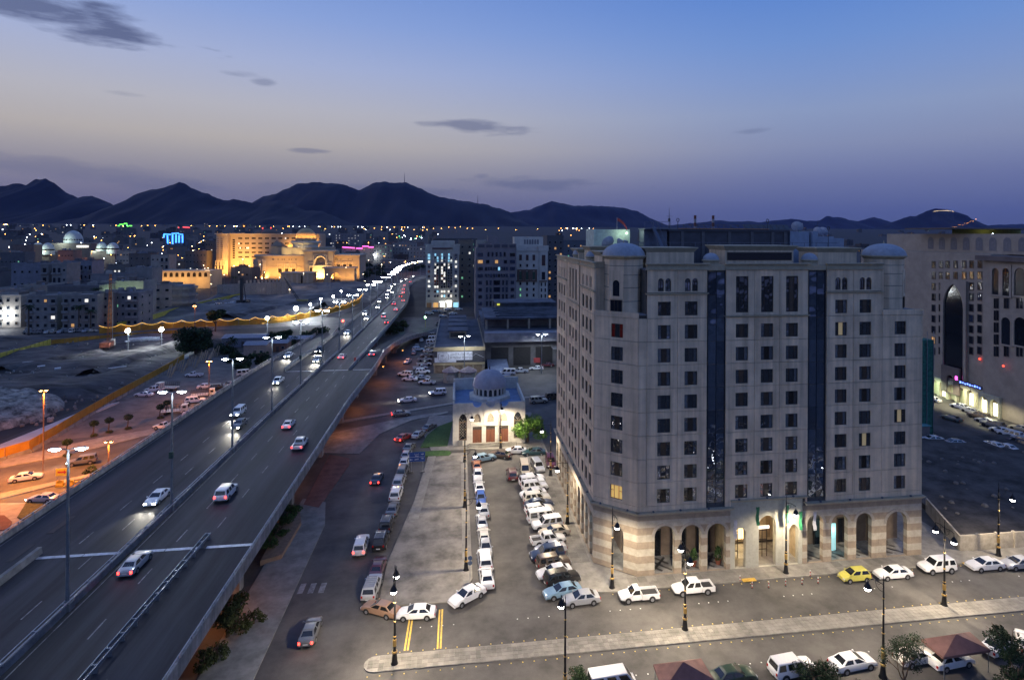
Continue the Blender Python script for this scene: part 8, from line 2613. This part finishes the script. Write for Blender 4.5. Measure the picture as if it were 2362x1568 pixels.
# bare tree and shrubs on the near pavement
bt = thing('bare_tree', 'thinly leaved tree in front of the near ornate lamp at the bottom right', 'tree', at(2085, 1590))
rnd = random.Random(8)
br = MB()
br.tube([(0, 0, 0), (.05, .05, 1.2)], [.13, .1], 7)
tips = []
def grow(p, d, L, r, lev):
    q = p + d * L
    br.tube([p, p + d * L * .5 + Vector((rnd.gauss(0, .05), rnd.gauss(0, .05), 0)) * L, q], [r, r * .8, r * .6], 5 if lev < 2 else 4)
    if lev == 4:
        tips.append(q)
        return
    for _ in range(3 if lev < 3 else 4):
        nd = (d + Vector((rnd.gauss(0, .45), rnd.gauss(0, .45), rnd.gauss(.12, .25)))).normalized()
        grow(q, nd, L * rnd.uniform(.6, .85), r * .58, lev + 1)
grow(Vector((0, 0, 1.1)), Vector((-.05, 0, 1)).normalized(), 1.35, .1, 0)
grow(Vector((0, 0, .9)), Vector((.5, .1, 1)).normalized(), 1.2, .08, 1)
grow(Vector((0, 0, .9)), Vector((-.5, .1, 1)).normalized(), 1.2, .08, 1)
obj('branches', br, BARK, bt)
obj('crown', leaf_cloud(3800, [(p.x, p.y, p.z, .45, .45, .4) for p in tips], .075, 9), LEAFD, bt)
for i, (x, y, h, r, n) in enumerate(((1872, 1585, 2.6, 2.0, 900), (1905, 1580, 2.4, 1.8, 800), (1335, 1592, 2.2, 1.4, 700), (2330, 1560, 4.2, 2.4, 1600), (2310, 1500, 2.8, 1.1, 500), (2350, 1610, 4.0, 2.6, 1500), (2000, 1610, 1.6, 2.2, 600))):
    tree('shrub', ['leafy shrub before the white estate suv at the bottom edge', 'leafy shrub before the white sedan at the bottom edge', 'dark shrub beside the cut lamp pole at the bottom edge', 'big dark bush in the bottom right corner', 'slim dark bush between the canopy and the right edge', 'dark bush cut by the bottom right corner', 'low shrub under the near ornate lamp'][i], at(x, y), h, r, n * 2, .11, LEAFD, 400 + i, 'shrubs at the bottom edge', 'shrub', lobes=8)
# hedge, garden trees around the courthouse
for i, (x, y, h, r) in enumerate(((560, 668, 6, 6), (590, 668, 6, 6), (620, 668, 6, 6), (648, 664, 6, 6), (620, 645, 8, 6), (700, 640, 8, 6), (795, 640, 8, 7), (770, 645, 6, 5), (840, 640, 8, 8), (858, 632, 9, 9), (876, 622, 9, 9), (895, 615, 9, 9), (880, 635, 8, 8), (850, 618, 9, 9), (950, 625, 8, 8), (965, 622, 8, 8), (940, 618, 8, 8))):
    tree('garden_tree', 'dark round tree in the gardens around the courthouse and the far road', at(x, y), h, r, 420, .9, LEAFO if i < 4 else LEAFD, 500 + i, 'trees around the courthouse', lobes=7)

# ------------------------------------------------------------------ the city on the left
HW = [mat('house_%d' % i, c, .9, var=.16, scale=.3, rnd=.15) for i, c in enumerate(((.27, .25, .23), (.21, .2, .2), (.32, .29, .25), (.17, .14, .12), (.22, .22, .25), (.13, .125, .13)))]
HPAL = [(DARKGL, .84), (GLOW_O, .05), (GLOW_W, .05), (GLOW_G, .03), (CURT, .03)]
SHELF = mat('balcony_slab', (.26, .25, .24), .9)
def house(label, x0, x1, ytop, ybase, mi, rows, cols, depth=14, group=None, bal=(), win=(1.4, 1.5), side_cols=0, t=None, name='apartment_house', pal=None):
    xm = (x0 + x1) / 2
    if t is None:
        t = at(xm, ybase).y
    gz = ground_z(t)
    a, b = deep(x0, ytop, t), deep(x1, ytop, t)
    W, Hh = b.x - a.x, (a.z + b.z) / 2 - gz
    h = thing(name, label, 'house', (a.x, t, gz), 0, group)
    m = HW[mi]
    obj('wall', MB().box(0, W, 0, depth, 0, Hh), m, h)
    obj('parapet', MB().box(-.1, W + .1, -.1, .2, Hh, Hh + .9).box(-.1, .2, .2, depth, Hh, Hh + .9).box(W - .2, W + .1, .2, depth, Hh, Hh + .9).box(-.1, W + .1, depth, depth + .2, Hh, Hh + .9), m, h)
    fh = Hh / max(1, rows)
    for r in range(rows):
        for c in range(cols):
            z = r * fh + fh * .32
            x = W * (c + .5) / cols
            if c in bal:
                bb = obj('balcony', MB().box(x - W / cols * .46, x + W / cols * .46, -1.2, 0, r * fh + .1, r * fh + .3).box(x - W / cols * .46, x + W / cols * .46, -1.2, -1.08, r * fh + .3, r * fh + 1.2), SHELF, h)
                put_window(h, x, -.01, r * fh + .3, min(2.2, W / cols * .6), fh * .62, DARKGL if random.random() < .9 else GLOW_W, FRM)
            else:
                put_window(h, x, -.01, z, win[0], min(win[1], fh * .55), pick(pal or HPAL), FRM)
    for k in range(side_cols):
        for r in range(rows):
            put_window(h, W + .01, depth * (k + .5) / side_cols, r * fh + fh * .32, 1.3, 1.4, pick(HPAL), FRM, math.pi / 2)
    rnd = random.Random(int(x0 * 7 + ytop))
    for k in range(rnd.randint(1, 3)):
        x, y = rnd.uniform(.1, .7) * W, rnd.uniform(.2, .7) * depth
        s = rnd.uniform(1.5, 3.2)
        obj('roof_hut', MB().box(x, x + s, y, y + s, Hh, Hh + rnd.uniform(1.5, 2.8)), HW[(mi + 1) % 6], h)
    if rnd.random() < .8:
        obj('water_tank', MB().lathe([(.7, Hh), (.75, Hh + .1), (.75, Hh + 1.3), (.2, Hh + 1.6)], 10, W * rnd.uniform(.2, .8), depth * .5), HW[4], h)
    return h
L3 = 3.838
Z = lambda zx: zx / L3
ZY = lambda zy: 374.5 + zy / L3
house('beige apartment house with a shop front at the left edge', -30, Z(185), ZY(1190), ZY(1460), 2, 4, 4, bal=(1,))
house('apartment house with open balconies left of the narrow dark gap', Z(235), Z(505), ZY(1190), ZY(1480), 0, 4, 4, bal=(0, 3))
house('apartment house with paired windows right of the narrow dark gap', Z(555), Z(858), ZY(1185), ZY(1480), 0, 4, 5, bal=(0, 3), win=(1.6, 1.7))
house('dark unlit apartment house behind the drill rig mast', Z(860), Z(1010), ZY(1170), ZY(1460), 5, 4, 3)
house('grey-green apartment house beside the bright shop lane', Z(1010), Z(1225), ZY(1160), ZY(1450), 1, 4, 4, bal=(2, 3), side_cols=2)
wh = house('white apartment house with a curved balcony front', Z(1275), Z(1520), ZY(1090), ZY(1320), 2, 3, 3, win=(2.0, 1.4))
W_ = deep(Z(1520), ZY(1090), wh.location.y).x - wh.location.x
H_ = deep(Z(1400), ZY(1090), wh.location.y).z
for r in range(4):
    pts_ = [(W_, 0), (W_ + 5.5, .3), (W_ + 8.5, 1.6), (W_ + 9.6, 4), (W_ + 9.6, 12), (W_, 12)]
    obj('curved_balcony', MB().prism(pts_, r * H_ / 3.6, r * H_ / 3.6 + 1.5), HW[2], wh)
obj('curved_core', MB().prism([(W_, .8), (W_ + 5, 1.2), (W_ + 8, 4), (W_ + 8, 12), (W_, 12)], 0, H_ - .2), HW[1], wh)
house('low dark house between the green-lit wall and the left row', Z(420), Z(880), ZY(1105), ZY(1200), 5, 2, 6, t=330)
gl = house('long house with a pale green-lit upper wall', Z(890), Z(1270), ZY(1065), ZY(1165), 2, 2, 5, t=345)
lamp('POINT', gl, (10, -8, 14), 1200, (.6, 1, .55), .6)
lamp('POINT', gl, (20, -8, 14), 1000, (.6, 1, .55), .6)
house('beige house stepping up behind the left shop', Z(165), Z(420), ZY(1100), ZY(1200), 2, 2, 5, t=350, bal=(4,))
house('low beige block at the far left edge', -20, Z(160), ZY(1130), ZY(1200), 0, 2, 3, t=340)
house('pale three-storey house with four small square windows', Z(100), Z(360), ZY(905), ZY(1050), 4, 3, 4, t=430)
house('narrow house with dark balconies left of the dark gap', Z(360), Z(430), ZY(905), ZY(1080), 0, 4, 1, t=420, bal=(0,))
house('tall house with stacked balconies right of the dark gap', Z(460), Z(590), ZY(905), ZY(1090), 0, 4, 3, t=415, bal=(0, 1))
house('long receding balcony block right of the stacked balconies', Z(590), Z(815), ZY(885), ZY(1060), 4, 4, 6, t=440, bal=(1, 3, 5))
house('pinkish low wall house with two windows left of the court annex', Z(1110), Z(1345), ZY(945), ZY(1035), 0, 2, 3, t=420)
house('low house roof seen above the green-lit wall', Z(800), Z(1110), ZY(1000), ZY(1060), 1, 1, 5, t=400)
house('beige house with stepped balconies near the courthouse lamps', Z(1335), Z(1495), ZY(825), ZY(930), 2, 4, 4, t=560, bal=(2, 3))
house('dark house left of the beige stepped-balcony house', Z(1140), Z(1335), ZY(815), ZY(930), 3, 4, 4, t=580)
house('brown unfinished block left of the floodlit courthouse', Z(1640), Z(1830), ZY(790), ZY(890), 3, 4, 6, t=640)
house('tall dark block with a lit window band left of the courthouse', Z(1820), Z(1885), ZY(700), ZY(880), 3, 6, 3, t=680)
house('house with a lit rooftop left of the market domes', Z(110), Z(300), ZY(735), ZY(830), 3, 2, 5, t=760)
house('low dark block under the twin market domes', Z(0), Z(220), ZY(805), ZY(880), 5, 2, 6, t=620)
house('brown block below the large market dome', Z(510), Z(650), ZY(785), ZY(860), 3, 3, 5, t=700)
house('block with lit windows right of the large dome hall', Z(1030), Z(1140), ZY(790), ZY(890), 0, 4, 4, t=690)
house('plain dark block right of the right twin domes', Z(1180), Z(1330), ZY(800), ZY(900), 5, 4, 5, t=720)
# bright shop street between the left houses
ss_ = thing('shop_row', 'row of glaring white lit shop fronts at the far left street', 'shops', (0, 0, 0))
for k in range(7):
    p = at(Z(40) + k * Z(32), ZY(1445) - k * 5)
    obj('shop_front', MB().box(p.x - 2.2, p.x + 2.2, p.y, p.y + 4, 0, 4.5), HW[1], ss_)
    obj('lit_window', MB().box(p.x - 2.0, p.x + 2.0, p.y - .1, p.y, .6, 3.6), glowmat('shop_glare', (.95, .97, 1.), 3.2, True), ss_)
lamp('POINT', ss_, (at(Z(110), ZY(1450)).x, at(Z(110), ZY(1450)).y - 6, 6), 5000, (.9, .95, 1), 1.)
s2 = thing('shop_row', 'lane of pink and white lit shops beside the white curved house', 'shops', (0, 0, 0))
for k in range(6):
    p = at(Z(1230) + k * Z(17), ZY(1385) - k * 5)
    obj('shop_front', MB().box(p.x - 1.6, p.x + 1.6, p.y, p.y + 4, 0, 4.), HW[1], s2)
    obj('lit_window', MB().box(p.x - 1.4, p.x + 1.4, p.y - .1, p.y, .6, 3.2), glowmat('shop_pink', (1., .5, .75), 2.5) if k > 3 else glowmat('shop_white', (1, .92, .85), 2.2), s2)
lamp('POINT', s2, (at(Z(1260), ZY(1370)).x, at(Z(1260), ZY(1370)).y - 5, 5), 1800, (1, .85, .8), .6)
sodium(at(Z(1517), ZY(1310)), 'orange sodium lamp on the white curved house', 4500, hgt=8)
sodium(at(Z(95), ZY(1420)), 'orange sodium lamp above the bright left shop street', 5000, hgt=9)
rc = random.Random(4)
for i in range(22):
    farcar(rc.choice(['sedan', 'suv', 'sedan', 'van']), rc.choice(cols_), c7(70 + i * 7.2 + rc.uniform(-2, 2), (754 if i % 2 else 766) - i * .25, .8), rc.choice((88, -92, 2)), 'dark parked car before the left apartment houses', 'cars before the left apartments')
for i in range(16):
    farcar(rc.choice(['van', 'suv', 'sedan', 'van', 'crew']), rc.choice(cols_), c7(435 + (i % 8) * 17 + rc.uniform(-4, 4), 712 - (i // 8) * 9 - (i % 8) * 2.2, .8), rc.uniform(60, 120), 'vehicle in the orange-lit yard left of the site', 'vehicles in the yard by the courthouse')
# market halls with white domes
DW = mat('market_dome', (.5, .53, .5), .8, var=.06, scale=.1)
mk_ = thing('market_hall', 'long dark hall carrying the largest white dome', 'building', (0, 0, 0))
p, q = deep(Z(430), ZY(715), 900), deep(Z(810), ZY(715), 900)
obj('hall', MB().box(p.x, q.x, 900, 940, 0, p.z), HW[3], mk_)
for k in range(5):
    pk = deep(Z(690 + k * 20), ZY(745), 899.5)
    obj('lit_window', MB().box(pk.x - 2, pk.x + 2, 899.4, 900, pk.z - 1.5, pk.z + 1.5), GLOW_W, mk_)
def wdome(par, zx, zyb, rz, zyt, Y):
    c = deep(Z(zx), ZY(zyb), Y)
    r = deep(Z(zx + rz), ZY(zyb), Y).x - c.x
    zt = deep(Z(zx), ZY(zyt), Y).z
    prof = [(r * .98, c.z - 4), (r * 1.0, c.z)] + [(r * math.cos(math.pi / 2 * k / 10) * (1 + .03 * math.sin(math.pi * k / 10)), c.z + (zt - c.z) * math.sin(math.pi / 2 * k / 10)) for k in range(1, 10)] + [(.2, zt)]
    d = obj('dome', MB().lathe(prof, 28, c.x, Y + r), DW, par, smooth=40)
    for k in range(12):
        a = math.pi * (1.04 + .92 * k / 11)
        obj('porthole', MB().cbox(c.x + r * 1.0 * math.cos(a), Y + r + r * 1.0 * math.sin(a), c.z + (zt - c.z) * .2, 1.4, 1.4, 1.4), WDK, d)
    lamp('POINT', par, (c.x - r * .4, Y - r * 1.1, c.z + 1), 14000 if rz > 70 else 7000, (.75, .95, .85), 2.)
wdome(mk_, 602, 705, 80, 603, 905)
m2 = thing('market_hall', 'left pair of white market domes', 'building', (0, 0, 0))
wdome(m2, 305, 790, 50, 708, 800)
wdome(m2, 390, 790, 55, 712, 790)
obj('hall', MB().box(deep(Z(245), ZY(795), 800).x, deep(Z(460), ZY(795), 800).x, 795, 850, 0, deep(Z(300), ZY(795), 800).z), HW[3], m2)
m3 = thing('market_hall', 'right pair of white market domes', 'building', (0, 0, 0))
wdome(m3, 875, 780, 47, 706, 800)
wdome(m3, 972, 782, 52, 710, 790)
obj('hall', MB().box(deep(Z(820), ZY(785), 800).x, deep(Z(1040), ZY(785), 800).x, 795, 850, 0, deep(Z(900), ZY(785), 800).z), HW[3], m3)
# coloured neon on far roofs
def neon_house(label, x0, x1, ytop, Y, bars, m, mi=5):
    h = house(label, x0, x1, ytop, 0, mi, 4, 5, t=Y, name='neon_house')
    for (a, b) in bars:
        p, q = deep(*a, Y - 1.2), deep(*b, Y - 1.2)
        w = Y / 1350 * 2.0
        obj('neon_tube', MB().bar((p.x - h.location.x, -1.2, p.z - h.location.z), (q.x - h.location.x, -1.2, q.z - h.location.z), w, w), m, h)
    return h
NB = glowmat('neon_far_blue', (.05, .25, 1.), 4.)
neon_house('house outlined with bright blue neon columns and cornice', 377, 423, 543, 1250, [((378, 540), (394, 541)), ((396, 539), (412, 538)), ((412, 540), (422, 541)), ((386, 543), (387, 562)), ((398, 541), (398, 563)), ((406, 541), (406, 560)), ((413, 543), (413, 560)), ((421, 543), (421, 560)), ((378, 541), (378, 548))], NB)
NG = glowmat('neon_far_green', (.15, 1., .1), 2.6)
neon_house('far building crowned with green neon strips', 268, 308, 527, 1900, [((272, 521), (275, 521)), ((276, 518), (284, 518)), ((286, 516), (293, 516)), ((293, 521), (296, 522)), ((298, 521), (304, 521))], NG)
neon_house('far building with a red neon roof line', 408, 440, 527, 1900, [((422, 524), (437, 525)), ((411, 525), (413, 525))], glowmat('neon_far_red', (1., .08, .1), 2.2))
neon_house('housing block with pink neon along its roof', 788, 862, 572, 900, [((790, 570), (818, 572)), ((822, 573), (836, 573)), ((836, 568), (850, 568)), ((850, 570), (862, 570))], glowmat('neon_far_pink', (1., .12, .5), 3.), 0)
house('long pinkish housing block right of the pink neon block', 862, 905, 566, 0, 0, 5, 7, t=880)
house('pinkish housing block behind the far lamps of the viaduct', 905, 960, 562, 0, 0, 5, 8, t=900)
house('housing block with tidy window rows left of the pale tower', 938, 982, 570, 0, 2, 5, 6, t=820)
house('wide white-windowed block with bright strips beyond the courthouse dome', 765, 830, 540, 0, 1, 5, 9, t=1300, pal=[(GLOW_W, .3), (DARKGL, .7)])
house('low pale warehouse on the far side of the viaduct', 880, 950, 600, 0, 2, 2, 6, t=780)
# generic houses further out: two-metre storeys cannot be told apart any more
def far_house_mesh(seed):
    r = random.Random(seed)
    w, d, h = r.uniform(13, 24), r.uniform(12, 20), r.choice((8, 11, 11, 14, 14, 17))
    b = MB().box(-w / 2, w / 2, 0, d, -2, h)
    p = MB().box(-w / 2, w / 2, 0, .4, h, h + 1).box(-w / 2, -w / 2 + .4, .4, d, h, h + 1).box(w / 2 - .4, w / 2, .4, d, h, h + 1)
    x = r.uniform(-.3, .2) * w
    hut = MB().box(x, x + 4, d * .4, d * .4 + 4, h, h + 3)
    return b.mesh('far_wall'), p.mesh('far_parapet'), hut.mesh('far_hut'), w, d, h
FH_ = [far_house_mesh(k) for k in range(14)]
wmesh = MB().box(-.75, .75, -.12, 0, 0, 1.5).mesh('far_window')
FW = [mat('far_house_%d' % i, c, .9, var=.15, scale=.1, rnd=.3) for i, c in enumerate(((.14, .125, .115), (.11, .105, .105), (.16, .145, .125), (.09, .077, .07)))]
rf = random.Random(99)
placed = []
tries = 0
while len(placed) < 250 and tries < 9000:
    tries += 1
    u = rf.random()
    t = 430 * (3600 / 430) ** (u ** 1.05)
    x = rf.uniform(-40, 1010) if rf.random() < .86 else rf.uniform(1290, 2400)
    d = cam_dir(x, 541)
    s = d.x / d.y * t
    if x > 1200 and t < 700:
        continue
    if t < 720 and s > -185 and s < -20:
        continue                              # courthouse, gardens, road
    if t < 560 and -175 < s:
        continue
    if t < 480 and s > -330 + 0:
        continue
    if -70 < s < 60 and t < 800:
        continue
    if 750 < t < 960 and -560 < s < -330:
        continue
    sp = 20 + t * .012
    if any((s - a) ** 2 + ((t - b) * .8) ** 2 < sp ** 2 for a, b in placed):
        continue
    placed.append((s, t))
    wm_, pm_, hm_, w, dd, h = rf.choice(FH_)
    gz = ground_z(t)
    region = 'left' if x < 480 else ('middle' if x < 1000 else 'right')
    H = thing('far_house', {'left': 'small flat-roofed house among the dark roofs below the left mountains', 'middle': 'small flat-roofed house among the far roofs around the courthouse', 'right': 'small flat-roofed house in the far city beyond the hotel'}[region], 'house', (s, t, gz), rf.uniform(-.15, .15), 'far houses, ' + region)
    m = rf.choice(FW)
    obj('wall', wm_, m, H)
    obj('parapet', pm_, m, H)
    obj('roof_hut', hm_, m, H)
    nw = 5 if t < 1200 else 2
    for k in range(nw):
        if rf.random() < .75:
            fl = rf.randint(0, max(1, int(h / 3.2) - 1))
            o = obj('window', wmesh, rf.choice((GLOW_O, GLOW_W, GLOW_G, DARKGL, DARKGL, DARKGL, GLOW_O)), H, (rf.uniform(-.4, .4) * w, 0, 1 + fl * 3.2))
            if t > 1200:
                o.scale = (1.6, 1, 1.3)

# ------------------------------------------------------------------ evening haze
hz_m = bpy.data.materials.new('evening_haze')
hz_m.use_nodes = True
nt = hz_m.node_tree
nt.nodes.clear()
pv_ = nt.nodes.new('ShaderNodeVolumePrincipled')
pv_.inputs['Color'].default_value = (.28, .38, 1., 1)
pv_.inputs['Density'].default_value = 1.7e-5
pv_.inputs['Anisotropy'].default_value = 0.
om_ = nt.nodes.new('ShaderNodeOutputMaterial')
nt.links.new(pv_.outputs[0], om_.inputs['Volume'])
hz = obj('haze', MB().box(-14000, 14000, -450, 12600, -1.5, 720), hz_m)
hz['kind'] = 'stuff'

# ------------------------------------------------------------------ count look-alike cars so that each label points to one
NTH = ['first', 'second', 'third', 'fourth', 'fifth', 'sixth', 'seventh', 'eighth', 'ninth', 'tenth']
TAIL = {'cars parked in front of the dates store': 'in the lot beside the dates store', 'cars on the right side street': 'on the lit side street right of the hotel', 'cars before the left apartments': 'before the left apartment houses',
        'vehicles in the yard by the courthouse': 'in the orange-lit yard left of the site', 'far oncoming traffic': 'coming with headlights on the far viaduct', 'far outgoing traffic': 'leaving with tail lights on the far viaduct'}
looks = {}
for o in list(COL.objects):
    if 'look' in o:
        if o.get('group') in TAIL:
            looks.setdefault((o['group'], o['look']), []).append(o)
        del o['look']
for (gname, look), os_ in looks.items():
    os_.sort(key=lambda o: o.location.length)
    for i, o in enumerate(os_):
        o['label'] = (look if len(os_) == 1 else NTH[i] + ' ' + look + ' from the camera') + ' ' + TAIL[gname]
